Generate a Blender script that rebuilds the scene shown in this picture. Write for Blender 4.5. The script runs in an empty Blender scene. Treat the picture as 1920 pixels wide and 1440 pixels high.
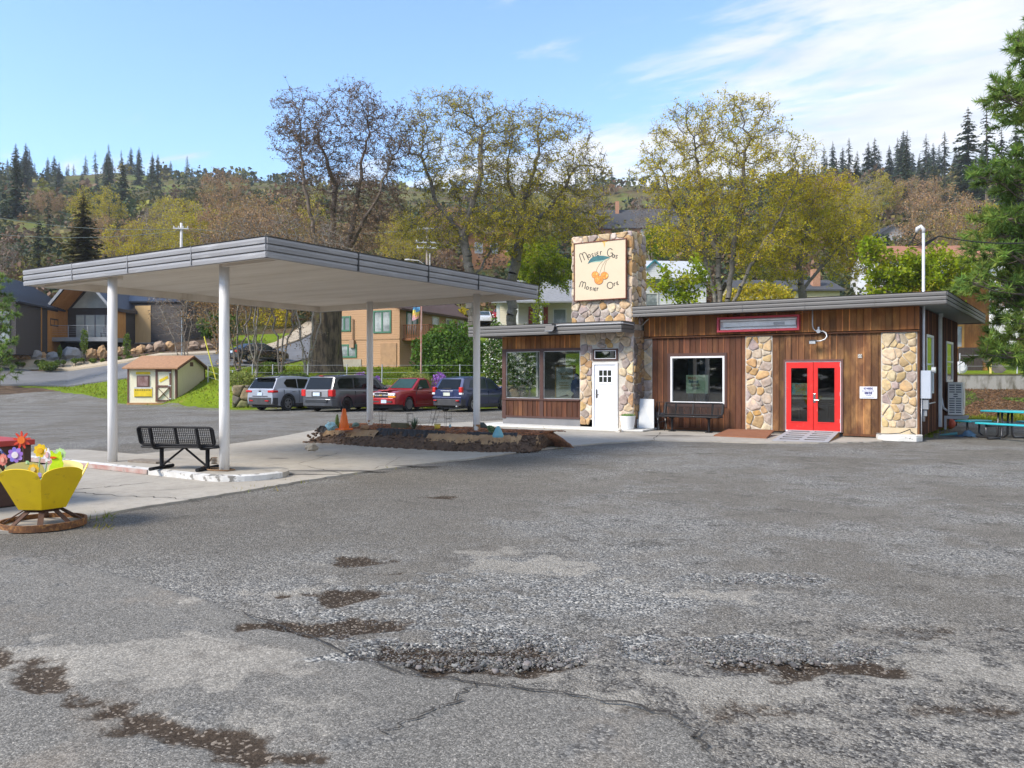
import bpy, math, random
import numpy as np
from mathutils import Vector, Matrix, noise as mnoise
rnd = random.Random(7)
scene = bpy.context.scene
COL = scene.collection
R_ = math.radians
# camera
FPX, HZ, EYE = 1513.0, 705.0, 1.7          # focal length and horizon row (1920-wide photo), eye height
CR = (0.8396, 0.5434)                      # camera right, forward in the building-aligned ground frame
CF = (-0.5434, 0.8396)
cam_d = bpy.data.cameras.new("camera")
cam = bpy.data.objects.new("camera", cam_d)
COL.objects.link(cam)
cam.location = (0, 0, EYE)
cam.rotation_euler = (R_(90), 0, math.atan2(0.5434, 0.8396))
cam_d.sensor_width = 36
cam_d.lens = 36 * FPX / 1920
cam_d.shift_y = -15 / 1920
cam_d.clip_end = 5000
scene.camera = cam
# light
SUN_EL, SUN_AZ = 40.0, 207.0               # azimuth clockwise from +Y
sun_d = bpy.data.lights.new("sun", 'SUN')
sun_d.energy = 2.6
sun_d.angle = R_(20)
sun_d.color = (1.0, 0.90, 0.77)
sun = bpy.data.objects.new("sun", sun_d)
COL.objects.link(sun)
_sd = Vector((math.sin(R_(SUN_AZ)) * math.cos(R_(SUN_EL)), math.cos(R_(SUN_AZ)) * math.cos(R_(SUN_EL)), math.sin(R_(SUN_EL))))
sun.rotation_euler = _sd.to_track_quat('Z', 'Y').to_euler()
scene.view_settings.view_transform = 'Standard'
scene.view_settings.look = 'None'
scene.view_settings.exposure = 1.18
scene.view_settings.gamma = 1.0
world = bpy.data.worlds.new("World")
scene.world = world
world.use_nodes = True
def build_world():
	nt = world.node_tree
	nt.nodes.clear()
	N, L = nt.nodes.new, nt.links.new
	out = N('ShaderNodeOutputWorld')
	bg = N('ShaderNodeBackground')
	bg.inputs['Strength'].default_value = 0.15
	sky = N('ShaderNodeTexSky')
	sky.sky_type = 'NISHITA'
	sky.sun_disc = False
	sky.sun_elevation = R_(SUN_EL)
	sky.sun_rotation = R_(SUN_AZ)
	sky.air_density = 1.0
	sky.dust_density = 0.5
	sky.ozone_density = 1.5
	tc = N('ShaderNodeTexCoord')
	sep = N('ShaderNodeSeparateXYZ')
	L(tc.outputs['Generated'], sep.inputs[0])
	zc = N('ShaderNodeMath'); zc.operation = 'MAXIMUM'; zc.inputs[1].default_value = 0.0
	L(sep.outputs['Z'], zc.inputs[0])
	za = N('ShaderNodeMath'); za.operation = 'ADD'; za.inputs[1].default_value = 0.10
	L(zc.outputs[0], za.inputs[0])
	dv = N('ShaderNodeVectorMath'); dv.operation = 'DIVIDE'
	cmb = N('ShaderNodeCombineXYZ')
	for i in range(3):
		L(za.outputs[0], cmb.inputs[i])
	L(tc.outputs['Generated'], dv.inputs[0]); L(cmb.outputs[0], dv.inputs[1])
	mp = N('ShaderNodeMapping')
	mp.inputs['Rotation'].default_value = (0, 0, R_(-62))
	mp.inputs['Scale'].default_value = (0.75, 1.7, 1)
	mp.inputs['Location'].default_value = (3.1, 1.7, 0)
	L(dv.outputs[0], mp.inputs[0])
	n1 = N('ShaderNodeTexNoise'); n1.inputs['Scale'].default_value = 3.0; n1.inputs['Detail'].default_value = 7
	n1.inputs['Roughness'].default_value = 0.60; n1.inputs['Distortion'].default_value = 0.35
	L(mp.outputs[0], n1.inputs[0])
	n2 = N('ShaderNodeTexNoise'); n2.inputs['Scale'].default_value = 0.5; n2.inputs['Detail'].default_value = 3
	L(mp.outputs[0], n2.inputs[0])
	rt = N('ShaderNodeVectorMath'); rt.operation = 'DOT_PRODUCT'; rt.inputs[1].default_value = (CR[0], CR[1], 0)
	L(tc.outputs['Generated'], rt.inputs[0])
	m1 = N('ShaderNodeMath'); m1.operation = 'MULTIPLY_ADD'; m1.inputs[1].default_value = 0.52; m1.inputs[2].default_value = 0.0
	L(rt.outputs['Value'], m1.inputs[0])
	m2 = N('ShaderNodeMath'); m2.operation = 'MULTIPLY_ADD'; m2.inputs[1].default_value = 0.55
	L(n2.outputs[0], m2.inputs[0]); L(m1.outputs[0], m2.inputs[2])
	m3 = N('ShaderNodeMath'); m3.operation = 'ADD'
	L(n1.outputs[0], m3.inputs[0]); L(m2.outputs[0], m3.inputs[1])
	hz = N('ShaderNodeMapRange'); hz.inputs['From Min'].default_value = 0.04; hz.inputs['From Max'].default_value = 0.33
	hz.inputs['To Min'].default_value = 0.68; hz.inputs['To Max'].default_value = 0.0
	L(sep.outputs['Z'], hz.inputs['Value'])
	m4 = N('ShaderNodeMath'); m4.operation = 'ADD'
	L(m3.outputs[0], m4.inputs[0]); L(hz.outputs[0], m4.inputs[1])
	rmp = N('ShaderNodeMapRange'); rmp.interpolation_type = 'SMOOTHSTEP'
	rmp.inputs['From Min'].default_value = 0.76; rmp.inputs['From Max'].default_value = 1.04
	L(m4.outputs[0], rmp.inputs['Value'])
	fac = N('ShaderNodeMath'); fac.operation = 'MULTIPLY'; fac.inputs[1].default_value = 0.92
	L(rmp.outputs[0], fac.inputs[0])
	sh = N('ShaderNodeTexNoise'); sh.inputs['Scale'].default_value = 3.4; sh.inputs['Detail'].default_value = 6
	L(mp.outputs[0], sh.inputs[0])
	cr = N('ShaderNodeValToRGB')
	cr.color_ramp.elements[0].position = 0.35; cr.color_ramp.elements[0].color = (2.45, 2.65, 2.95, 1)
	cr.color_ramp.elements[1].position = 0.62; cr.color_ramp.elements[1].color = (3.3, 3.3, 3.35, 1)
	L(sh.outputs[0], cr.inputs[0])
	tint = N('ShaderNodeMix'); tint.data_type = 'RGBA'; tint.blend_type = 'MULTIPLY'
	tint.inputs[0].default_value = 1.0
	tint.inputs[7].default_value = (0.77, 0.89, 1.02, 1)
	L(sky.outputs[0], tint.inputs[6])
	mix = N('ShaderNodeMix'); mix.data_type = 'RGBA'
	L(fac.outputs[0], mix.inputs[0]); L(tint.outputs[2], mix.inputs[6]); L(cr.outputs[0], mix.inputs[7])
	L(mix.outputs[2], bg.inputs['Color'])
	L(bg.outputs[0], out.inputs['Surface'])
build_world()
# photo rays -> ground frame
def ray(px):
	t = (px - 960) / FPX
	return (CR[0] * t + CF[0], CR[1] * t + CF[1])          # per metre of depth
def pD(px, py, D):
	r = ray(px)
	return Vector((r[0] * D, r[1] * D, EYE + (HZ - py) / FPX * D))
def P(px, py, z=0.0):
	return pD(px, py, (EYE - z) * FPX / (py - HZ))
def pY(px, py, Y):
	return pD(px, py, Y / ray(px)[1])
def pXs(px, py, X, s=0.0, Y0=0.0):
	"""on the vertical plane x = X + s*(y-Y0)"""
	r = ray(px)
	return pD(px, py, (X - s * Y0) / (r[0] - s * r[1]))
def camDL(x, y):
	return x * CF[0] + y * CF[1], x * CR[0] + y * CR[1]
# mesh helper
class MB:
	def __init__(s):
		s.v = []; s.f = []; s.col = []
	def add(s, vs, fs, col=None):
		o = len(s.v)
		s.v.extend(tuple(v) for v in vs)
		s.f.extend(tuple(i + o for i in f) for f in fs)
		s.col.extend([col or (1, 1, 1)] * len(vs))
		return s
	def box(s, a, b, col=None):
		x0, y0, z0 = a; x1, y1, z1 = b
		if x0 > x1: x0, x1 = x1, x0
		if y0 > y1: y0, y1 = y1, y0
		if z0 > z1: z0, z1 = z1, z0
		return s.add([(x0, y0, z0), (x1, y0, z0), (x1, y1, z0), (x0, y1, z0), (x0, y0, z1), (x1, y0, z1), (x1, y1, z1), (x0, y1, z1)],
					 [(0, 3, 2, 1), (4, 5, 6, 7), (0, 1, 5, 4), (1, 2, 6, 5), (2, 3, 7, 6), (3, 0, 4, 7)], col)
	def obox(s, M, sx, sy, sz, col=None):
		vs = []
		for z in (-.5, .5):
			for x, y in ((-.5, -.5), (.5, -.5), (.5, .5), (-.5, .5)):
				vs.append(M @ Vector((x * sx, y * sy, z * sz)))
		return s.add(vs, [(0, 3, 2, 1), (4, 5, 6, 7), (0, 1, 5, 4), (1, 2, 6, 5), (2, 3, 7, 6), (3, 0, 4, 7)], col)
	def beam(s, p0, p1, w, h, up=(0, 0, 1), col=None):
		p0, p1 = Vector(p0), Vector(p1)
		d = (p1 - p0)
		L = d.length
		d = d.normalized()
		up = Vector(up)
		if abs(d.dot(up)) > .98: up = Vector((0, 1, 0))
		sd = d.cross(up).normalized()
		u = sd.cross(d)
		M = Matrix((sd, u, d)).transposed().to_4x4()
		M.translation = (p0 + p1) / 2
		return s.obox(M, w, h, L, col)
	def cyl(s, p0, p1, r0, r1=None, n=12, cap=True, col=None):
		return s.tube([p0, p1], [r0, r0 if r1 is None else r1], n, cap, col)
	def tube(s, path, r, n=8, cap=True, col=None):
		path = [Vector(p) for p in path]
		rs = r if isinstance(r, (list, tuple)) else [r] * len(path)
		vs, fs = [], []
		prev = None
		for i, p in enumerate(path):
			d = (path[min(i + 1, len(path) - 1)] - path[max(i - 1, 0)])
			d = d.normalized() if d.length > 1e-9 else Vector((0, 0, 1))
			if prev is None:
				a = d.cross(Vector((0, 0, 1)))
				if a.length < .05: a = d.cross(Vector((1, 0, 0)))
			else:
				a = prev - d * prev.dot(d)
			a = a.normalized(); prev = a
			b = d.cross(a)
			for k in range(n):
				t = 2 * math.pi * k / n
				vs.append(p + (a * math.cos(t) + b * math.sin(t)) * rs[i])
		for i in range(len(path) - 1):
			for k in range(n):
				k2 = (k + 1) % n
				fs.append((i * n + k, i * n + k2, (i + 1) * n + k2, (i + 1) * n + k))
		if cap:
			fs.append(tuple(range(n - 1, -1, -1)))
			o = (len(path) - 1) * n
			fs.append(tuple(range(o, o + n)))
		return s.add(vs, fs, col)
	def lathe(s, prof, n=24, c=(0, 0, 0), col=None, M=None):
		vs, fs = [], []
		for r, z in prof:
			for k in range(n):
				t = 2 * math.pi * k / n
				v = Vector((r * math.cos(t), r * math.sin(t), z))
				if M: v = M @ v
				vs.append(v + Vector(c))
		for i in range(len(prof) - 1):
			for k in range(n):
				k2 = (k + 1) % n
				fs.append((i * n + k, i * n + k2, (i + 1) * n + k2, (i + 1) * n + k))
		if prof[0][0] > 1e-4: fs.append(tuple(range(n - 1, -1, -1)))
		if prof[-1][0] > 1e-4:
			o = (len(prof) - 1) * n
			fs.append(tuple(range(o, o + n)))
		return s.add(vs, fs, col)
	def ext(s, poly, vec, col=None):
		"""solid from a planar 3-D polygon pushed along vec"""
		n = len(poly)
		vec = Vector(vec)
		a = [Vector(p) for p in poly]
		vs = a + [p + vec for p in a]
		fs = [tuple(range(n - 1, -1, -1)), tuple(range(n, 2 * n))]
		for i in range(n):
			j = (i + 1) % n
			fs.append((i, j, n + j, n + i))
		return s.add(vs, fs, col)
	def ball(s, c, rx, ry=None, rz=None, n=12, m=8, jit=0, seed=0, col=None, zmin=-9):
		ry = rx if ry is None else ry; rz = rx if rz is None else rz
		rg = random.Random(seed)
		off = Vector((rg.random() * 50, rg.random() * 50, rg.random() * 50))
		vs, fs = [], []
		for i in range(m + 1):
			ph = math.pi * i / m - math.pi / 2
			for k in range(n):
				t = 2 * math.pi * k / n
				d = Vector((math.cos(ph) * math.cos(t), math.cos(ph) * math.sin(t), math.sin(ph)))
				q = 1 + (jit * mnoise.noise(d * 1.7 + off) + .4 * jit * mnoise.noise(d * 4.1 + off) if jit else 0)
				vs.append((c[0] + d.x * rx * q, c[1] + d.y * ry * q, c[2] + max(zmin, d.z * rz * q)))
		for i in range(m):
			for k in range(n):
				k2 = (k + 1) % n
				fs.append((i * n + k, i * n + k2, (i + 1) * n + k2, (i + 1) * n + k))
		return s.add(vs, fs, col)
	def build(s, name, mat, parent=None, smooth=False, world=False, bevel=0.0, label=None, tint=False):
		me = bpy.data.meshes.new(name)
		V = s.v
		if world and parent is not None:
			Mi = Matrix.Identity(4); q = parent
			while q is not None:
				Mi = Matrix.Translation(q.location) @ q.rotation_euler.to_matrix().to_4x4() @ Mi; q = q.parent
			Mi.invert()
			V = [Mi @ Vector(v) for v in V]
		me.from_pydata([tuple(v) for v in V], [], s.f)
		return finish(me, name, mat, parent, smooth, bevel, label, s.col if tint else None)
def finish(me, name, mat, parent=None, smooth=False, bevel=0.0, label=None, col=None):
	me.update()
	me.materials.append(mat)
	if col is not None:
		ca = me.color_attributes.new("tint", 'FLOAT_COLOR', 'POINT')
		arr = np.ones((len(col), 4), dtype=np.float32)
		arr[:, :3] = np.array(col, dtype=np.float32)[:, :3]
		ca.data.foreach_set("color", arr.ravel())
	if smooth:
		me.polygons.foreach_set("use_smooth", [True] * len(me.polygons))
	o = bpy.data.objects.new(name, me)
	COL.objects.link(o)
	if parent is not None: o.parent = parent
	if label: o['label'] = label
	if bevel:
		b = o.modifiers.new("bevel", 'BEVEL'); b.width = bevel; b.segments = 2; b.limit_method = 'ANGLE'
	return o
def np_mesh(name, V, F, mat, parent=None, smooth=False, col=None, label=None):
	"""fast mesh from arrays: V (n,3), F (m,k)"""
	V = np.asarray(V, dtype=np.float32); F = np.asarray(F, dtype=np.int32)
	me = bpy.data.meshes.new(name)
	me.vertices.add(len(V)); me.vertices.foreach_set("co", V.ravel())
	k = F.shape[1]
	me.loops.add(F.size); me.loops.foreach_set("vertex_index", F.ravel())
	me.polygons.add(len(F)); me.polygons.foreach_set("loop_start", np.arange(0, F.size, k, dtype=np.int32))
	me.update(calc_edges=True)
	return finish(me, name, mat, parent, smooth, 0, label, col)
def tag(o, label=None, cat=None, group=None, kind=None):
	if label: o['label'] = label
	if cat: o['category'] = cat
	if group: o['group'] = group
	if kind: o['kind'] = kind
	return o
def thing(name, label, cat, loc=(0, 0, 0), rz=0.0, group=None):
	o = bpy.data.objects.new(name, None)
	o.empty_display_size = .2
	COL.objects.link(o)
	o.location = loc; o.rotation_euler = (0, 0, rz)
	return tag(o, label, cat, group)
def copy_tree(o, loc=None, rz=None, sc=None, parent=None, label=None):
	c = o.copy(); COL.objects.link(c); c.parent = parent
	if loc is not None: c.location = loc
	if rz is not None: c.rotation_euler = (0, 0, rz)
	if sc is not None: c.scale = (sc, sc, sc) if not isinstance(sc, tuple) else sc
	if label: c['label'] = label
	for ch in list(o.children):
		copy_tree(ch, parent=c)
	return c
# materials
def nodes_of(name):
	m = bpy.data.materials.new(name); m.use_nodes = True
	nt = m.node_tree
	return m, nt, nt.nodes['Principled BSDF']
def c4(c): return (c[0], c[1], c[2], 1)
def M(name, col, rough=.6, metal=0.0, col2=None, vscale=3.0, lo=.35, hi=.65, bump=0.0, bscale=25.0, stretch=(1, 1, 1), tint=False,
	  spec=.5, col3=None, v3=9.0, lo3=.6, hi3=.7, coat=0.0, detail=6):
	m, nt, b = nodes_of(name)
	N, L = nt.nodes.new, nt.links.new
	tc = N('ShaderNodeTexCoord'); mp = N('ShaderNodeMapping'); mp.inputs['Scale'].default_value = stretch
	L(tc.outputs['Object'], mp.inputs[0])
	col2 = col2 or tuple(x * .8 for x in col)
	def noise(scale, det=detail):
		n = N('ShaderNodeTexNoise'); n.inputs['Scale'].default_value = scale; n.inputs['Detail'].default_value = det
		n.inputs['Roughness'].default_value = .6
		L(mp.outputs[0], n.inputs[0]); return n
	def mask(scale, lo, hi):
		r = N('ShaderNodeMapRange'); r.inputs['From Min'].default_value = lo; r.inputs['From Max'].default_value = hi
		L(noise(scale).outputs[0], r.inputs['Value']); return r.outputs[0]
	mx = N('ShaderNodeMix'); mx.data_type = 'RGBA'
	mx.inputs[6].default_value = c4(col); mx.inputs[7].default_value = c4(col2)
	L(mask(vscale, lo, hi), mx.inputs[0])
	out = mx.outputs[2]
	if col3:
		m3 = N('ShaderNodeMix'); m3.data_type = 'RGBA'; m3.inputs[7].default_value = c4(col3)
		L(out, m3.inputs[6]); L(mask(v3, lo3, hi3), m3.inputs[0]); out = m3.outputs[2]
	if tint:
		at = N('ShaderNodeAttribute'); at.attribute_name = 'tint'
		mt = N('ShaderNodeMix'); mt.data_type = 'RGBA'; mt.blend_type = 'MULTIPLY'; mt.inputs[0].default_value = 1
		L(out, mt.inputs[6]); L(at.outputs['Color'], mt.inputs[7]); out = mt.outputs[2]
	L(out, b.inputs['Base Color'])
	b.inputs['Roughness'].default_value = rough
	b.inputs['Metallic'].default_value = metal
	b.inputs['Specular IOR Level'].default_value = spec
	if coat:
		b.inputs['Coat Weight'].default_value = coat; b.inputs['Coat Roughness'].default_value = .05
	if bump:
		bp = N('ShaderNodeBump'); bp.inputs['Strength'].default_value = bump; bp.inputs['Distance'].default_value = .02
		L(noise(bscale).outputs[0], bp.inputs['Height']); L(bp.outputs[0], b.inputs['Normal'])
	return m
def glass(name, tint=(.5, .55, .55), refl=.16, rough=.02):
	"""thin pane: mostly see-through, partly mirror"""
	m, nt, b = nodes_of(name)
	N, L = nt.nodes.new, nt.links.new
	nt.nodes.remove(b)
	tr = N('ShaderNodeBsdfTransparent'); tr.inputs[0].default_value = c4(tint)
	gl = N('ShaderNodeBsdfGlossy'); gl.inputs['Roughness'].default_value = rough; gl.inputs[0].default_value = (.9, .9, .9, 1)
	fr = N('ShaderNodeLayerWeight'); fr.inputs[0].default_value = .25
	ma = N('ShaderNodeMath'); ma.operation = 'MULTIPLY_ADD'; ma.inputs[1].default_value = .8; ma.inputs[2].default_value = refl
	ma.use_clamp = True
	L(fr.outputs['Fresnel'], ma.inputs[0])
	mx = N('ShaderNodeMixShader')
	L(ma.outputs[0], mx.inputs[0]); L(tr.outputs[0], mx.inputs[1]); L(gl.outputs[0], mx.inputs[2])
	L(mx.outputs[0], nt.nodes['Material Output'].inputs[0])
	return m
def leafmat(name, cols, trans=.35, rough=.6, scale=.6):
	m, nt, b = nodes_of(name)
	N, L = nt.nodes.new, nt.links.new
	at = N('ShaderNodeAttribute'); at.attribute_name = 'tint'
	tc = N('ShaderNodeTexCoord')
	n = N('ShaderNodeTexNoise'); n.inputs['Scale'].default_value = scale; n.inputs['Detail'].default_value = 4
	L(tc.outputs['Object'], n.inputs[0])
	cr = N('ShaderNodeValToRGB')
	el = cr.color_ramp.elements
	el[0].position = .36; el[0].color = c4(cols[0]); el[1].position = .64; el[1].color = c4(cols[-1])
	if len(cols) > 2:
		e = el.new(.5); e.color = c4(cols[1])
	L(n.outputs[0], cr.inputs[0])
	mt = N('ShaderNodeMix'); mt.data_type = 'RGBA'; mt.blend_type = 'MULTIPLY'; mt.inputs[0].default_value = 1
	L(cr.outputs[0], mt.inputs[6]); L(at.outputs['Color'], mt.inputs[7])
	L(mt.outputs[2], b.inputs['Base Color'])
	b.inputs['Roughness'].default_value = rough
	b.inputs['Specular IOR Level'].default_value = .25
	tl = N('ShaderNodeBsdfTranslucent')
	L(mt.outputs[2], tl.inputs[0])
	mx = N('ShaderNodeMixShader'); mx.inputs[0].default_value = trans
	L(b.outputs[0], mx.inputs[1]); L(tl.outputs[0], mx.inputs[2])
	L(mx.outputs[0], nt.nodes['Material Output'].inputs[0])
	return m
# lettering
def text_geo(body, size, align='CENTER', bold=0.0):
	cu = bpy.data.curves.new("lettering", 'FONT')
	cu.body = body; cu.size = size; cu.align_x = align; cu.align_y = 'CENTER'; cu.offset = bold; cu.resolution_u = 3
	o = bpy.data.objects.new("lettering", cu); COL.objects.link(o)
	dg = bpy.context.evaluated_depsgraph_get()
	ev = o.evaluated_get(dg)
	me = ev.to_mesh()
	vs = [v.co.copy() for v in me.vertices]; fs = [tuple(p.vertices) for p in me.polygons]
	ev.to_mesh_clear()
	bpy.data.objects.remove(o); bpy.data.curves.remove(cu)
	return vs, fs
def text_on(mb, body, size, org, ux, uz, bold=0.0, align='CENTER', sx=1.0):
	"""flat letters laid on the plane through org spanned by ux (reading direction) and uz (up)"""
	vs, fs = text_geo(body, size, align, bold)
	ux, uz, org = Vector(ux), Vector(uz), Vector(org)
	mb.add([org + ux * (v.x * sx) + uz * v.y for v in vs], fs)
# polygon distance (numpy)
def sdf(X, Y, poly):
	"""signed distance, negative inside"""
	d = np.full(X.shape, 1e9); ins = np.zeros(X.shape, bool)
	n = len(poly)
	for i in range(n):
		ax, ay = poly[i][0], poly[i][1]; bx, by = poly[(i + 1) % n][0], poly[(i + 1) % n][1]
		ex, ey = bx - ax, by - ay
		t = np.clip(((X - ax) * ex + (Y - ay) * ey) / (ex * ex + ey * ey + 1e-12), 0, 1)
		d = np.minimum(d, np.hypot(X - ax - t * ex, Y - ay - t * ey))
		c = ((ay > Y) != (by > Y)) & (X < ex * (Y - ay) / (ey if abs(ey) > 1e-9 else 1e-9) + ax)
		ins ^= c
	return np.where(ins, -d, d)
def smooth01(a, lo, hi):
	t = np.clip((a - lo) / (hi - lo), 0, 1)
	return t * t * (3 - 2 * t)
def vnoise(X, Y, s, seed=0):
	"""cheap value noise, arrays"""
	X = np.asarray(X) * s + seed * 17.3; Y = np.asarray(Y) * s - seed * 9.1
	xi, yi = np.floor(X), np.floor(Y)
	fx, fy = X - xi, Y - yi
	fx = fx * fx * (3 - 2 * fx); fy = fy * fy * (3 - 2 * fy)
	def h(a, b):
		v = np.sin(a * 127.1 + b * 311.7 + seed * 13.7) * 43758.5453
		return v - np.floor(v)
	return (h(xi, yi) * (1 - fx) + h(xi + 1, yi) * fx) * (1 - fy) + (h(xi, yi + 1) * (1 - fx) + h(xi + 1, yi + 1) * fx) * fy
# terrain height
_TAIL_L = [(84, 6.2), (100, 9.5), (150, 23), (250, 55), (450, 108), (640, 150), (720, 155), (1000, 135), (1400, 120)]
_TAIL_C = [(84, 6.5), (100, 9.5), (150, 24), (250, 52), (450, 104), (600, 128), (720, 131), (1000, 120), (1400, 100)]
_TAIL_R = [(84, 7.5), (110, 12), (150, 24), (250, 56), (380, 96), (440, 104), (520, 104), (1000, 90), (1400, 80)]
PROF = [
	(-900, [(0, 0), (50, 0), (60, .9), (68, 2.05), (69.5, 2.85), (72, 3.25), (78, 4.5)] + _TAIL_L),
	(130, [(0, 0), (50, 0), (60, .95), (68, 2.1), (69.5, 2.85), (72, 3.25), (78, 4.5)] + _TAIL_L),
	(300, [(0, 0), (50.5, 0), (53, .3), (57.5, 1.75), (61, 2.5), (66, 3.2), (72, 4.0), (78, 4.9)] + _TAIL_L),
	(400, [(0, 0), (44.5, 0), (46.5, 1.0), (52, 1.7), (58, 2.3), (64, 3.0), (72, 4.2), (78, 5.2)] + _TAIL_L),
	(470, [(0, 0), (43.6, 0), (44.2, 1.15), (55, 1.95), (60, 2.3), (64, 2.8), (72, 4.2), (78, 5.4)] + _TAIL_L),
	(620, [(0, 0), (43.6, 0), (44.2, 1.15), (55, 2.0), (63, 2.4), (70, 3.8), (78, 5.2)] + _TAIL_C),
	(1000, [(0, 0), (43.6, 0), (44.2, 1.15), (55, 1.9), (63, 2.6), (70, 4.0), (78, 5.4)] + _TAIL_C),
	(1400, [(0, 0), (38, 0), (40, 1.2), (50, 2.2), (63, 3.6), (78, 6.0)] + _TAIL_C),
	(1700, [(0, 0), (32.5, 0), (34.4, .32), (37.9, 1.15), (38.3, 1.72), (50, 2.3), (63, 4.0), (78, 6.4)] + _TAIL_R),
	(2600, [(0, 0), (32.5, 0), (34.4, .32), (37.9, 1.15), (38.3, 1.72), (50, 2.3), (63, 4.0), (78, 6.4)] + _TAIL_R),
]
def terrain(X, Y):
	X = np.asarray(X, float); Y = np.asarray(Y, float)
	D = X * CF[0] + Y * CF[1]; Lt = X * CR[0] + Y * CR[1]
	px = 960 + FPX * Lt / np.maximum(D, .5)
	px = np.clip(px, -900, 2600)
	zs = np.array([np.interp(D, [a for a, _ in pr], [b for _, b in pr]) for _, pr in PROF])
	ks = np.array([k for k, _ in PROF], float)
	idx = np.clip(np.searchsorted(ks, px) - 1, 0, len(ks) - 2)
	t = (px - ks[idx]) / (ks[idx + 1] - ks[idx])
	z = np.take_along_axis(zs, idx[None], 0)[0] * (1 - t) + np.take_along_axis(zs, idx[None] + 1, 0)[0] * t
	far = smooth01(D, 90, 300)
	z = z + far * ((vnoise(X, Y, 1 / 60., 3) - .5) * 12 + (vnoise(X, Y, 1 / 22., 5) - .5) * 5)
	return z
def tz(x, y):
	return float(terrain(np.array([x]), np.array([y]))[0])
def on_ground(px, D):
	r = ray(px)
	x, y = r[0] * D, r[1] * D
	return Vector((x, y, tz(x, y)))
# GROUND
def G(*pts): return [tuple(P(a, b)[:2]) for a, b in pts]
def blob(px, py, rx, ry, n=14, seed=0):
	"""irregular patch outline round a ground point; rx, ry in metres along/across the view"""
	rg = random.Random(seed); c = P(px, py)
	out = []
	for k in range(n):
		t = 2 * math.pi * k / n; q = .75 + .5 * rg.random()
		a, b = rx * math.cos(t) * q, ry * math.sin(t) * q
		out.append((c.x + CR[0] * a + CF[0] * b, c.y + CR[1] * a + CF[1] * b))
	return out
SMOOTH = G((-500, 985), (100, 1052), (250, 1090), (400, 1132), (480, 1165), (560, 1190), (640, 1222), (760, 1266), (900, 1286), (1100, 1310),
		   (1270, 1345), (1330, 1420), (1400, 1600), (-900, 1600))
STRIP = G((-200, 1180), (0, 1222), (60, 1248), (130, 1285), (230, 1312), (320, 1345), (420, 1372), (560, 1420), (480, 1440), (350, 1400), (240, 1380), (150, 1330),
		  (60, 1292), (0, 1268), (-200, 1230))
DARKS = [(blob(822, 932, .30, .16, seed=1), .75), (blob(680, 1052, .34, .13, seed=2), .8), (blob(640, 1113, .40, .17, seed=3), 1.0), (blob(735, 1075, .25, .08, seed=31), .6),
		 (blob(615, 1172, .55, .16, seed=4), 1.0), (blob(840, 1225, .55, .16, seed=5), .9), (blob(930, 1248, .55, .12, seed=6), 1.0),
		 (blob(1545, 1250, .42, .12, seed=7), 1.0), (blob(1400, 1240, .5, .12, seed=8), .6), (blob(1410, 1100, .60, .07, seed=9), .55),
		 (blob(1700, 1180, .6, .12, seed=10), .45), (blob(1780, 1330, .5, .1, seed=11), .5), (blob(1330, 1330, .6, .08, seed=12), .5), (blob(660, 880, .7, .06, seed=13), .0)]
TANS = [(blob(1340, 1112, .55, .10, seed=21), 1.0), (blob(560, 1112, .6, .3, seed=22), .75), (blob(600, 1055, .4, .15, seed=23), .6), (blob(1010, 1065, .7, .35, seed=24), .75),
		(blob(890, 1035, .35, .12, seed=25), .7), (blob(1150, 1085, .5, .2, seed=26), .55), (blob(1090, 1265, .45, .22, seed=27), .9), (blob(1250, 1300, .55, .2, seed=28), .85),
		(blob(1330, 1235, .35, .06, seed=29), .8), (blob(1650, 1270, .35, .25, seed=30), .85), (blob(1850, 1260, .5, .35, seed=33), .7), (blob(1440, 1295, .4, .12, seed=34), .9),
		(blob(250, 1250, 1.1, .5, seed=35), .65), (blob(590, 985, .5, .18, seed=36), .45), (blob(1550, 1205, .7, .2, seed=37), .5), (blob(430, 1345, .7, .25, seed=38), .5),
		(blob(1000, 900, 2.2, 1.4, seed=39), .35), (blob(1160, 1300, .3, .1, seed=41), .9), (blob(1600, 1340, .5, .1, seed=42), .7)]
BROWNZ = G((-300, 1010), (154, 985), (240, 965), (560, 912), (900, 865), (1060, 850), (1010, 950), (860, 1010), (650, 1045), (430, 1085), (200, 1062), (-200, 1040))
MOTZ = G((880, 1285), (1000, 1225), (1200, 1185), (1500, 1150), (1920, 1190), (2300, 1230), (2400, 1600), (1400, 1600), (1270, 1345))
GRAV = [(blob(880, 1215, .9, .35, seed=51), 1), (blob(1440, 1218, .8, .22, seed=52), 1), (blob(1390, 1085, .9, .16, seed=53), .8), (blob(900, 1120, 1.6, .9, seed=54), .5)]
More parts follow.
